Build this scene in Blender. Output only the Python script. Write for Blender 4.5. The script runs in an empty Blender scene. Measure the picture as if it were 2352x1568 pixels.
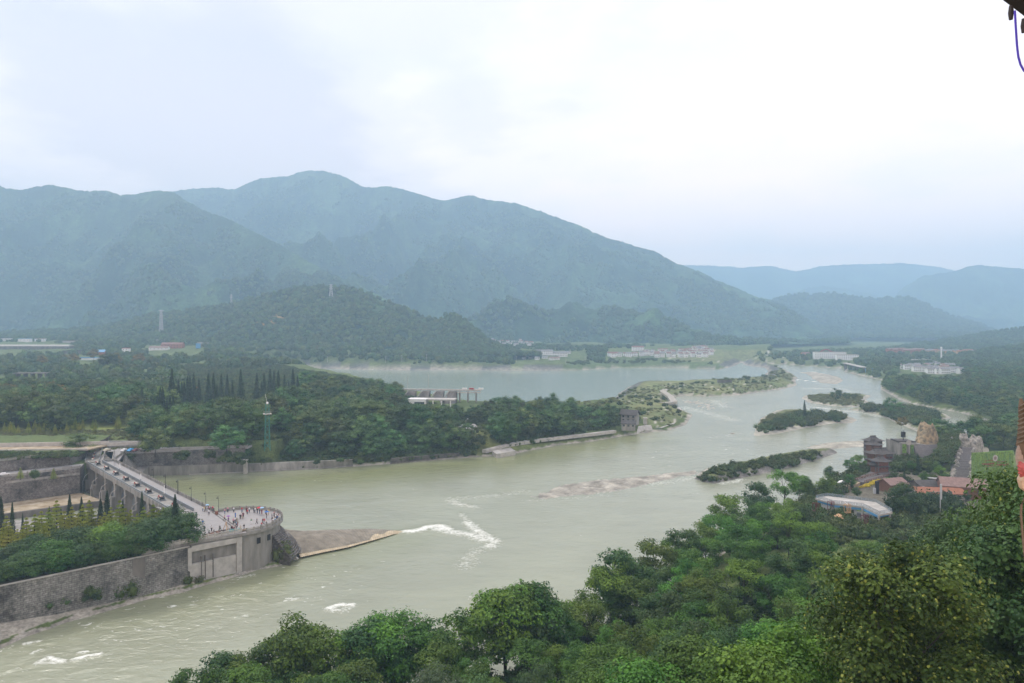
import bpy, math, random
import numpy as np
from mathutils import Vector, Matrix, Euler

SC = bpy.context.scene
COL = SC.collection
rnd = random.Random(7)
nr = np.random.RandomState(11)
PI = math.pi
R = math.radians

# ------------------------------------------------------------------ camera
HC, F, UC, VH = 72.0, 1568.0, 1176.0, 752.0      # eye height, focal length and horizon in 2352-wide picture units
cam_d = bpy.data.cameras.new('camera')
cam = bpy.data.objects.new('camera', cam_d)
COL.objects.link(cam)
cam.location = (0, 0, HC)
cam.rotation_euler = (R(90), 0, 0)
cam_d.lens = 24.0
cam_d.sensor_width = 36.0
cam_d.shift_y = -32.0 / 2352.0
cam_d.clip_start = 0.2
cam_d.clip_end = 60000
SC.camera = cam

# ------------------------------------------------------------------ render look
SC.view_settings.view_transform = 'Standard'
SC.view_settings.look = 'None'
SC.view_settings.exposure = 0.6
SC.view_settings.gamma = 1.0
SC.view_settings.use_curve_mapping = False
SC.render.engine = 'CYCLES'
SC.cycles.max_bounces = 8
SC.cycles.diffuse_bounces = 3
SC.cycles.glossy_bounces = 2
SC.cycles.transmission_bounces = 3
SC.cycles.transparent_max_bounces = 6
SC.cycles.volume_bounces = 3
SC.cycles.use_denoising = True
SC.cycles.caustics_reflective = False
SC.cycles.caustics_refractive = False

# ------------------------------------------------------------------ sky and sun
SUN_EL, SUN_AZ = 52.0, -35.0      # azimuth measured clockwise from straight ahead
world = bpy.data.worlds.new('World')
SC.world = world
world.use_nodes = True
wn = world.node_tree
wn.nodes.clear()
def N(nt, kind, **kw):
    n = nt.nodes.new(kind)
    for k, v in kw.items():
        if k.startswith('i_'):
            key = k[2:]
            key = int(key) if key.isdigit() else key.replace('_', ' ')
            n.inputs[key].default_value = v
        else:
            setattr(n, k, v)
    return n
def L(nt, a, b): nt.links.new(a, b)
def ramp(nt, fac, stops, interp='EASE'):
    n = N(nt, 'ShaderNodeValToRGB')
    n.color_ramp.interpolation = interp
    e = n.color_ramp.elements
    while len(e) < len(stops): e.new(0.5)
    for el, (p, c) in zip(e, stops):
        el.position = p
        el.color = (c[0], c[1], c[2], 1) if hasattr(c, '__len__') else (c, c, c, 1)
    L(nt, fac, n.inputs['Fac'])
    return n
def mth(nt, op, a, b=None, c=None, clamp=False):
    n = N(nt, 'ShaderNodeMath', operation=op)
    n.use_clamp = clamp
    for i, x in enumerate((a, b, c)):
        if x is None: continue
        if isinstance(x, (int, float)): n.inputs[i].default_value = x
        else: L(nt, x, n.inputs[i])
    return n.outputs[0]
def mixc(nt, fac, a, b, blend='MIX'):
    n = N(nt, 'ShaderNodeMix', data_type='RGBA', blend_type=blend)
    for sock, x in ((n.inputs[0], fac), (n.inputs[6], a), (n.inputs[7], b)):
        if isinstance(x, (int, float)): sock.default_value = x
        elif isinstance(x, (tuple, list)): sock.default_value = (x[0], x[1], x[2], 1)
        else: L(nt, x, sock)
    return n.outputs[2]
sky = N(wn, 'ShaderNodeTexSky', sky_type='NISHITA')
sky.sun_disc = False
sky.sun_elevation = R(SUN_EL)
sky.sun_rotation = R(SUN_AZ)
sky.air_density = 1.0
sky.dust_density = 2.0
tc = N(wn, 'ShaderNodeTexCoord')
sep = N(wn, 'ShaderNodeSeparateXYZ'); L(wn, tc.outputs['Generated'], sep.inputs[0])
zz = mth(wn, 'ADD', mth(wn, 'MAXIMUM', sep.outputs[2], 0.0), 0.16)
cv = N(wn, 'ShaderNodeCombineXYZ')
L(wn, mth(wn, 'DIVIDE', sep.outputs[0], zz), cv.inputs[0])
L(wn, mth(wn, 'DIVIDE', sep.outputs[1], zz), cv.inputs[1])
nz = N(wn, 'ShaderNodeTexNoise', noise_dimensions='3D', i_Scale=0.42, i_Detail=7.0, i_Roughness=0.5, i_Distortion=0.3)
mp = N(wn, 'ShaderNodeMapping'); mp.inputs['Location'].default_value = (3.1, 1.35, 0.4)
L(wn, cv.outputs[0], mp.inputs[0]); L(wn, mp.outputs[0], nz.inputs['Vector'])
nz2 = N(wn, 'ShaderNodeTexNoise', noise_dimensions='3D', i_Scale=1.5, i_Detail=6.0, i_Roughness=0.55)
L(wn, mp.outputs[0], nz2.inputs['Vector'])
# the darker cloud bank that lies over the range on one side
def blob(nt, d, k):
    v = N(nt, 'ShaderNodeVectorMath', operation='DOT_PRODUCT')
    L(nt, tc.outputs['Generated'], v.inputs[0])
    dd = Vector(d).normalized(); v.inputs[1].default_value = dd
    return mth(nt, 'POWER', mth(nt, 'MAXIMUM', v.outputs['Value'], 0.0), k)
def dirv(u, v): return (u - UC, F, VH - v)
bank = mth(wn, 'ADD', blob(wn, dirv(230, 345), 26), mth(wn, 'MULTIPLY', blob(wn, dirv(700, 300), 70), 0.75))
bank = mth(wn, 'ADD', bank, mth(wn, 'MULTIPLY', blob(wn, dirv(1060, 210), 500), 0.55))
cl = mth(wn, 'ADD', mth(wn, 'MULTIPLY', nz.outputs['Fac'], 0.62), mth(wn, 'MULTIPLY', nz2.outputs['Fac'], 0.38))
cl = mth(wn, 'SUBTRACT', cl, mth(wn, 'MULTIPLY', bank, 0.17))
cr = ramp(wn, cl, [(0.27, (6.2, 6.0, 7.0)), (0.36, (7.8, 7.4, 8.3)), (0.44, (9.3, 8.6, 9.1)), (0.51, (10.1, 8.9, 9.3)), (0.62, (10.9, 9.3, 9.4))])
glow = ramp(wn, sep.outputs[2], [(0.0, (2.05, 1.55, 1.1)), (0.16, (1.42, 1.22, 1.0)), (0.36, (1.04, 1.02, 1.0))], 'LINEAR')   # the cloud deck thins and brightens towards the horizon
skc = mixc(wn, 0.94, sky.outputs[0], mixc(wn, 1.0, cr.outputs[0], glow.outputs[0], 'MULTIPLY'))
bg = N(wn, 'ShaderNodeBackground', i_Strength=0.1)
L(wn, skc, bg.inputs['Color'])
wo = N(wn, 'ShaderNodeOutputWorld'); L(wn, bg.outputs[0], wo.inputs['Surface'])

sun_d = bpy.data.lights.new('sun', 'SUN')
sun_d.energy = 1.5
sun_d.angle = R(14)
sun_d.color = (1.0, 0.95, 0.86)
sun = bpy.data.objects.new('sun', sun_d); COL.objects.link(sun)
sun.rotation_euler = (R(90 - SUN_EL), 0, R(180 - SUN_AZ))   # shines from ahead and to one side
sun.location = (0, 0, 400)

# ------------------------------------------------------------------ materials
def new_mat(name):
    m = bpy.data.materials.new(name); m.use_nodes = True
    nt = m.node_tree; nt.nodes.clear()
    out = N(nt, 'ShaderNodeOutputMaterial')
    p = N(nt, 'ShaderNodeBsdfPrincipled')
    L(nt, p.outputs[0], out.inputs['Surface'])
    return m, nt, p, out
def simple(name, col, rough=0.7, var=0.25, scale=0.6, bump=0.0, metal=0.0, vscale=(1, 1, 1), col2=None, detail=5.0, spec=0.3):
    m, nt, p, out = new_mat(name)
    tcn = N(nt, 'ShaderNodeTexCoord')
    mpn = N(nt, 'ShaderNodeMapping'); mpn.inputs['Scale'].default_value = vscale
    geo = N(nt, 'ShaderNodeNewGeometry')
    L(nt, geo.outputs['Position'], mpn.inputs[0])
    n = N(nt, 'ShaderNodeTexNoise', i_Scale=scale, i_Detail=detail, i_Roughness=0.6)
    L(nt, mpn.outputs[0], n.inputs['Vector'])
    lo = tuple(c * (1 - var) for c in col); hi = tuple(min(1, c * (1 + var)) for c in col)
    if col2: lo = col2
    r = ramp(nt, n.outputs['Fac'], [(0.32, lo), (0.68, hi)], 'LINEAR')
    L(nt, r.outputs[0], p.inputs['Base Color'])
    p.inputs['Roughness'].default_value = rough
    p.inputs['Metallic'].default_value = metal
    p.inputs['Specular IOR Level'].default_value = spec
    if bump:
        b = N(nt, 'ShaderNodeBump', i_Strength=0.6, i_Distance=bump)
        L(nt, n.outputs['Fac'], b.inputs['Height']); L(nt, b.outputs[0], p.inputs['Normal'])
    return m
def attr_mat(name, scales=((0.02, .3), (0.2, .3), (1.2, .25)), bump=0.4, rough=0.95, bscale=0.5):
    m, nt, p, out = new_mat(name)
    a = N(nt, 'ShaderNodeAttribute', attribute_name='Col')
    geo = N(nt, 'ShaderNodeNewGeometry')
    c = a.outputs['Color']
    last = None
    for s, amt in scales:
        n = N(nt, 'ShaderNodeTexNoise', i_Scale=s, i_Detail=4.0, i_Roughness=0.6)
        L(nt, geo.outputs['Position'], n.inputs['Vector'])
        r = ramp(nt, n.outputs['Fac'], [(0.3, 1 - amt), (0.7, 1 + amt)], 'LINEAR')
        c = mixc(nt, 1.0, c, r.outputs[0], 'MULTIPLY')
    L(nt, c, p.inputs['Base Color'])
    p.inputs['Roughness'].default_value = rough
    p.inputs['Specular IOR Level'].default_value = 0.15
    n = N(nt, 'ShaderNodeTexNoise', i_Scale=bscale, i_Detail=5.0, i_Roughness=0.65)
    L(nt, geo.outputs['Position'], n.inputs['Vector'])
    b = N(nt, 'ShaderNodeBump', i_Strength=0.8, i_Distance=bump)
    L(nt, n.outputs['Fac'], b.inputs['Height']); L(nt, b.outputs[0], p.inputs['Normal'])
    return m

def leaf_mat(name, dark, light, hue_var=0.03, val_var=0.30, transl=0.14, tip=None):
    m, nt, p, out = new_mat(name)
    a = N(nt, 'ShaderNodeAttribute', attribute_name='tint')
    oi = N(nt, 'ShaderNodeObjectInfo')
    c = mixc(nt, a.outputs['Fac'], dark, light)
    if tip:
        r = ramp(nt, a.outputs['Fac'], [(0.90, 0.0), (0.97, 1.0)], 'LINEAR')
        c = mixc(nt, r.outputs[0], c, tip)
    hs = N(nt, 'ShaderNodeHueSaturation')
    L(nt, c, hs.inputs['Color'])
    L(nt, mth(nt, 'MULTIPLY_ADD', oi.outputs['Random'], hue_var * 2, 0.5 - hue_var * 1.1), hs.inputs['Hue'])
    rv = mth(nt, 'FRACT', mth(nt, 'MULTIPLY', oi.outputs['Random'], 7.31))
    L(nt, mth(nt, 'MULTIPLY_ADD', rv, val_var * 2, 1.0 - val_var), hs.inputs['Value'])
    hs.inputs['Saturation'].default_value = 1.0
    col = hs.outputs[0]
    L(nt, col, p.inputs['Base Color'])
    p.inputs['Roughness'].default_value = 0.55
    p.inputs['Specular IOR Level'].default_value = 0.25
    tr = N(nt, 'ShaderNodeBsdfTranslucent')
    tcol = mixc(nt, 1.0, col, (1.15, 1.25, 0.6), 'MULTIPLY')
    L(nt, tcol, tr.inputs['Color'])
    ms = N(nt, 'ShaderNodeMixShader', i_0=transl)
    L(nt, p.outputs[0], ms.inputs[1]); L(nt, tr.outputs[0], ms.inputs[2])
    L(nt, ms.outputs[0], out.inputs['Surface'])
    return m

M = {}
M['bark'] = simple('bark', (0.05, 0.042, 0.034), 0.95, 0.4, 3.0, 0.05)
M['leaf_near'] = leaf_mat('leaf_near', (0.030, 0.088, 0.010), (0.120, 0.238, 0.024))
M['leaf_dark'] = leaf_mat('leaf_dark', (0.026, 0.072, 0.018), (0.080, 0.155, 0.036), 0.02, 0.28)
M['leaf_fruit'] = leaf_mat('leaf_fruit', (0.022, 0.058, 0.008), (0.085, 0.150, 0.018), 0.01, 0.15)
M['leaf_willow'] = leaf_mat('leaf_willow', (0.05, 0.08, 0.018), (0.11, 0.15, 0.035), 0.01, 0.1)
M['leaf_grey'] = leaf_mat('leaf_grey', (0.055, 0.095, 0.040), (0.115, 0.165, 0.075), 0.01, 0.15)
M['leaf_mid'] = leaf_mat('leaf_mid', (0.030, 0.072, 0.024), (0.110, 0.190, 0.048), 0.045, 0.38)
M['leaf_conifer'] = leaf_mat('leaf_conifer', (0.018, 0.042, 0.020), (0.046, 0.084, 0.034), 0.01, 0.2, 0.12)
M['leaf_yellow'] = leaf_mat('leaf_yellow', (0.17, 0.22, 0.030), (0.33, 0.36, 0.055), 0.02, 0.15)
M['leaf_gold'] = leaf_mat('leaf_gold', (0.035, 0.055, 0.018), (0.24, 0.17, 0.025), 0.01, 0.1)
M['leaf_shrub'] = leaf_mat('leaf_shrub', (0.035, 0.062, 0.018), (0.095, 0.135, 0.035), 0.03, 0.3)
M['reed'] = leaf_mat('reed', (0.09, 0.11, 0.04), (0.20, 0.21, 0.09), 0.02, 0.2)
M['fruit'] = simple('fruit', (0.20, 0.235, 0.035), 0.6, 0.3, 8)

# ------------------------------------------------------------------ object helpers
def link(o, parent=None):
    COL.objects.link(o)
    if parent is not None: o.parent = parent
    return o
def tag(o, label=None, cat=None, group=None, kind=None):
    if label: o['label'] = label
    if cat: o['category'] = cat
    if group: o['group'] = group
    if kind: o['kind'] = kind
    return o
def empty(name, loc, rz=0.0, label=None, cat=None, group=None):
    o = bpy.data.objects.new(name, None)
    o.empty_display_size = 0.5
    COL.objects.link(o)
    o.location = loc; o.rotation_euler = (0, 0, rz)
    return tag(o, label, cat, group)
def np_mesh(name, verts, faces, mats=None, smooth=False, attrs=None, midx=None):
    """verts (n,3); faces (m,k) array of equal-sized faces"""
    me = bpy.data.meshes.new(name)
    verts = np.asarray(verts, np.float32); faces = np.asarray(faces, np.int32)
    k = faces.shape[1]
    me.vertices.add(len(verts)); me.vertices.foreach_set('co', verts.ravel())
    me.loops.add(faces.size); me.loops.foreach_set('vertex_index', faces.ravel())
    me.polygons.add(len(faces))
    me.polygons.foreach_set('loop_start', np.arange(0, faces.size, k, dtype=np.int32))
    try: me.polygons.foreach_set('loop_total', np.full(len(faces), k, np.int32))
    except Exception: pass
    if midx is not None: me.polygons.foreach_set('material_index', np.asarray(midx, np.int32))
    if smooth: me.polygons.foreach_set('use_smooth', np.ones(len(faces), bool))
    for m in (mats or []): me.materials.append(m)
    for an, (typ, dom, dat) in (attrs or {}).items():
        at = me.attributes.new(an, typ, dom)
        at.data.foreach_set('color' if 'COLOR' in typ else 'value', np.asarray(dat, np.float32).ravel())
    me.update(calc_edges=True)
    return me

class MB:
    """collects simple solids and builds them as one mesh"""
    def __init__(s): s.v = []; s.f = []; s.m = []
    def add(s, vs, fs, mi=0):
        o = len(s.v); s.v += [tuple(p) for p in vs]
        for f in fs: s.f.append([o + i for i in f]); s.m.append(mi)
        return s
    def box(s, c, d, rz=0.0, mi=0, rot=None):
        x, y, z = d[0] / 2, d[1] / 2, d[2] / 2
        ps = [Vector((a, b, cc)) for cc in (-z, z) for b in (-y, y) for a in (-x, x)]
        Rm = rot if rot is not None else Matrix.Rotation(rz, 3, 'Z')
        c = Vector(c)
        return s.add([c + Rm @ p for p in ps], [(0, 2, 3, 1), (4, 5, 7, 6), (0, 1, 5, 4), (2, 6, 7, 3), (0, 4, 6, 2), (1, 3, 7, 5)], mi)
    def bar(s, a, b, w, h=None, mi=0):
        a, b = Vector(a), Vector(b); h = h or w
        d = (b - a); ln = d.length
        if ln < 1e-6: return s
        q = d.to_track_quat('X', 'Z').to_matrix()
        return s.box((a + b) / 2, (ln, w, h), mi=mi, rot=q)
    def tube(s, pts, rads, n=8, mi=0, cap=True):
        pts = [Vector(p) for p in pts]
        if not hasattr(rads, '__len__'): rads = [rads] * len(pts)
        o = len(s.v); k = len(pts)
        for i, p in enumerate(pts):
            t = (pts[min(i + 1, k - 1)] - pts[max(i - 1, 0)]).normalized()
            up = Vector((0, 0, 1)) if abs(t.z) < 0.95 else Vector((1, 0, 0))
            a = t.cross(up).normalized(); b = t.cross(a)
            for j in range(n):
                an = 2 * PI * j / n
                s.v.append(tuple(p + (a * math.cos(an) + b * math.sin(an)) * rads[i]))
        for i in range(k - 1):
            for j in range(n):
                s.f.append([o + i * n + j, o + i * n + (j + 1) % n, o + (i + 1) * n + (j + 1) % n, o + (i + 1) * n + j]); s.m.append(mi)
        if cap:
            s.f.append([o + j for j in range(n)][::-1]); s.m.append(mi)
            s.f.append([o + (k - 1) * n + j for j in range(n)]); s.m.append(mi)
        return s
    def lathe(s, c, prof, n=12, mi=0, sx=1, sy=1):
        o = len(s.v)
        for r, z in prof:
            for j in range(n):
                a = 2 * PI * j / n
                s.v.append((c[0] + r * sx * math.cos(a), c[1] + r * sy * math.sin(a), c[2] + z))
        for i in range(len(prof) - 1):
            for j in range(n):
                s.f.append([o + i * n + j, o + i * n + (j + 1) % n, o + (i + 1) * n + (j + 1) % n, o + (i + 1) * n + j]); s.m.append(mi)
        s.f.append([o + j for j in range(n)][::-1]); s.m.append(mi)
        s.f.append([o + (len(prof) - 1) * n + j for j in range(n)]); s.m.append(mi)
        return s
    def prism(s, poly, z0, z1, mi=0, top_mi=None, inset=None):
        """poly: list of (x,y); z may be lists; inset: bottom outline (x,y) list for battered walls"""
        n = len(poly); o = len(s.v)
        area = sum(poly[i][0] * poly[(i + 1) % n][1] - poly[(i + 1) % n][0] * poly[i][1] for i in range(n))
        if area < 0:
            poly = poly[::-1]
            if inset: inset = inset[::-1]
            if hasattr(z0, '__len__'): z0 = z0[::-1]
            if hasattr(z1, '__len__'): z1 = z1[::-1]
        g = lambda z, i: z[i] if hasattr(z, '__len__') else z
        bot = inset or poly
        for i, p in enumerate(bot): s.v.append((p[0], p[1], g(z0, i)))
        for i, p in enumerate(poly): s.v.append((p[0], p[1], g(z1, i)))
        for i in range(n):
            j = (i + 1) % n
            s.f.append([o + i, o + j, o + n + j, o + n + i]); s.m.append(mi)
        s.f.append([o + i for i in range(n)][::-1]); s.m.append(mi)
        s.f.append([o + n + i for i in range(n)]); s.m.append(mi if top_mi is None else top_mi)
        return s
    def mesh(s, name, mats, smooth=False):
        me = bpy.data.meshes.new(name)
        me.from_pydata(s.v, [], s.f)
        for m in (mats if isinstance(mats, (list, tuple)) else [mats]): me.materials.append(m)
        me.polygons.foreach_set('material_index', s.m)
        if smooth: me.polygons.foreach_set('use_smooth', [True] * len(s.f))
        me.update()
        return me
    def build(s, name, mats, parent=None, smooth=False, loc=None):
        o = bpy.data.objects.new(name, s.mesh(name, mats, smooth))
        link(o, parent)
        if loc is not None: o.location = loc
        return o
def copy_tree(o, parent=None):
    c = o.copy(); COL.objects.link(c); c.parent = parent
    for ch in o.children: 
        d = ch.copy(); COL.objects.link(d); d.parent = c
        for g in ch.children:
            e = g.copy(); COL.objects.link(e); e.parent = d
    return c

# ------------------------------------------------------------------ placing by view ray onto a level plane
def at(u, v, z=0.0):
    y = F * (HC - z) / (v - VH)
    return Vector(((u - UC) * y / F, y, z))
def at_y(u, v, y):
    return Vector(((u - UC) * y / F, y, HC - (v - VH) * y / F))

# ------------------------------------------------------------------ vectorised noise
_perm = np.random.RandomState(5).permutation(512).astype(np.int64)
_perm = np.concatenate([_perm, _perm])
_gr = np.stack([np.cos(np.arange(512) * 2.399), np.sin(np.arange(512) * 2.399)], 1)
def perlin(x, y):
    xi = np.floor(x).astype(np.int64); yi = np.floor(y).astype(np.int64)
    xf = x - xi; yf = y - yi
    xi &= 511; yi &= 511
    def g(a, b, dx, dy):
        h = _perm[(_perm[a & 511] + b) & 511]
        q = _gr[h]; return q[..., 0] * dx + q[..., 1] * dy
    u = xf * xf * xf * (xf * (xf * 6 - 15) + 10); v = yf * yf * yf * (yf * (yf * 6 - 15) + 10)
    a = g(xi, yi, xf, yf); b = g(xi + 1, yi, xf - 1, yf)
    c = g(xi, yi + 1, xf, yf - 1); d = g(xi + 1, yi + 1, xf - 1, yf - 1)
    return (a * (1 - u) + b * u) * (1 - v) + (c * (1 - u) + d * u) * v
def fbm(x, y, oct=4, gain=0.5):
    s = 0; a = 1; t = 0
    for i in range(oct):
        s = s + a * perlin(x * 2 ** i + 17.3 * i, y * 2 ** i - 9.1 * i); t += a; a *= gain
    return s / t * 1.6
def ridged(x, y, oct=4):
    s = 0; a = 1; t = 0
    for i in range(oct):
        s = s + a * (1 - np.abs(perlin(x * 2 ** i + 5.3 * i, y * 2 ** i + 3.7 * i)) * 2.2); t += a; a *= 0.5
    return s / t
def sstep(x, a, b):
    t = np.clip((x - a) / (b - a), 0, 1); return t * t * (3 - 2 * t)
# ------------------------------------------------------------------ shorelines
def W(pts, z=0.0):
    return np.array([tuple(at(u, v, z))[:2] for u, v in pts])
RIVER = [(-900, 1780), (-500, 1660), (-150, 1553), (0, 1490), (60, 1462), (150, 1430), (250, 1402), (330, 1378), (420, 1360), (480, 1341), (560, 1320), (590, 1308),
 (640, 1300), (680, 1284), (700, 1262), (660, 1250), (503, 1251), (400, 1165), (292, 1098), (355, 1089), (560, 1083), (700, 1078), (840, 1069), (960, 1060), (1080, 1050), (1130, 1047),
 (1181, 1042), (1281, 1022), (1357, 1014), (1432, 1001), (1465, 996), (1507, 990), (1527, 990), (1558, 981), (1575, 975), (1590, 952), (1573, 944),
 (1553, 934), (1537, 917), (1545, 911), (1575, 908), (1620, 911), (1665, 909), (1708, 906), (1762, 898), (1800, 893), (1830, 884), (1826, 874), (1832, 867),
 (1812, 854), (1792, 843), (1777, 837), (1762, 834.5), (1800, 836), (1837, 839.5), (1903, 844), (1945, 847), (1938, 854), (1988, 865), (2026, 873), (2023, 895),
 (2046, 906), (2066, 917), (2096, 927), (2146, 937), (2174, 942), (2209, 948), (2242, 958), (2280, 975), (2250, 1000), (2170, 1012), (2110, 1025), (2075, 1030),
 (2055, 1032), (2010, 1045), (1975, 1065), (1930, 1088), (1870, 1125), (1780, 1180), (1600, 1310), (1400, 1455), (1200, 1560), (1000, 1610), (300, 1690), (-400, 1800)]
LAKE = [(1419, 910), (1420, 904), (1437, 894), (1447, 887), (1465, 882), (1558, 880.5), (1658, 877), (1758, 869), (1758, 860), (1766, 852), (1758, 844), (1711, 838),
 (1703, 831.5), (1690, 838), (1683, 841.5), (1653, 848), (1558, 845), (1432, 844), (1332, 850), (1181, 851), (1055, 849), (967, 850), (841, 849), (703, 845),
 (640, 844), (640, 852), (760, 868), (880, 892), (960, 912), (1080, 935), (1250, 945), (1380, 930)]
POND = [(1703, 827), (1758, 826.5), (1765, 830), (1712, 831)]
ISL = {
 'tree_island': ([(1730, 1001), (1736, 982), (1748, 960), (1771, 948), (1787, 941), (1830, 941), (1880, 946), (1923, 950), (1950, 956), (1970, 964.6), (1955, 971), (1913, 972), (1837, 985), (1787, 996), (1762, 998.5)], 0.22, 1.6, 0.25, 9),
 'grass_island': ([(1841, 914), (1857, 924), (1913, 932), (1975, 935), (1996, 924), (1988, 917), (2003, 909), (1975, 904), (1913, 903), (1850, 907)], 0.15, 1.6, 0.25, 7),
 'bush_island': ([(1943, 941), (1975, 944), (2026, 956), (2063, 972), (2098, 987), (2121, 998), (2135, 990), (2139, 982), (2154, 975), (2164, 963), (2186, 960), (2170, 950), (2120, 945), (2060, 938), (1990, 931)], 0.25, 1.8, 0.25, 5),
 'paved_spit': ([(1593, 1100), (1640, 1111), (1680, 1102), (1790, 1080), (1860, 1060), (1925, 1040), (1915, 1034), (1830, 1040), (1700, 1066), (1610, 1083)], 0.7, 2.6, 0.2, 2.0),
 'gravel_bar': ([(1850, 1028), (1895, 1017), (1960, 1012), (2020, 1012), (2035, 1017), (2000, 1024), (1930, 1030), (1880, 1032)], 0.05, 0.6, 0.3, 99),
 'far_gravel_bar': ([(1837, 854), (1870, 853), (1923, 864), (1936, 874), (1923, 882), (1887, 880), (1870, 872), (1857, 861)], 0.05, 0.6, 0.5, 99),
 'rapids': ([(1215, 1142), (1290, 1112), (1400, 1098), (1480, 1092), (1600, 1078), (1605, 1090), (1550, 1100), (1500, 1114), (1440, 1125), (1380, 1134), (1290, 1142), (1240, 1150)], 0.06, 0.42, 0.30, 99),
 'upper_rapids': ([(1560, 920), (1620, 916), (1680, 925), (1655, 938), (1640, 948), (1600, 935)], 0.02, 0.1, 0.35, 99),
}
def inside(px, py, poly):
    c = np.zeros(px.shape, bool); n = len(poly)
    for i in range(n):
        x1, y1 = poly[i]; x2, y2 = poly[(i + 1) % n]
        if y1 == y2: continue
        m = ((y1 > py) != (y2 > py)) & (px < (x2 - x1) * (py - y1) / (y2 - y1) + x1)
        c ^= m
    return c
def dist(px, py, poly, closed=True):
    d = np.full(px.shape, 1e18); n = len(poly)
    for i in range(n if closed else n - 1):
        x1, y1 = poly[i]; x2, y2 = poly[(i + 1) % n]
        dx, dy = x2 - x1, y2 - y1
        t = np.clip(((px - x1) * dx + (py - y1) * dy) / (dx * dx + dy * dy + 1e-12), 0, 1)
        d = np.minimum(d, (px - x1 - t * dx) ** 2 + (py - y1 - t * dy) ** 2)
    return np.sqrt(d)
wR, wL, wP = W(RIVER), W(LAKE), W(POND)
wI = {k: (W(v[0]),) + v[1:] for k, v in ISL.items()}
# the basin below the sluice and the terrace beside it (plan, metres)
BASIN = np.array([(-330, 169), (-207, 277), (-190, 301), (-183, 308), (-95, 221), (-79, 201), (-90, 191), (-121, 162), (-230, 60), (-330, 60)])
def pin(px, py, uv, z): return inside(px, py, W(uv, z))

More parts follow.
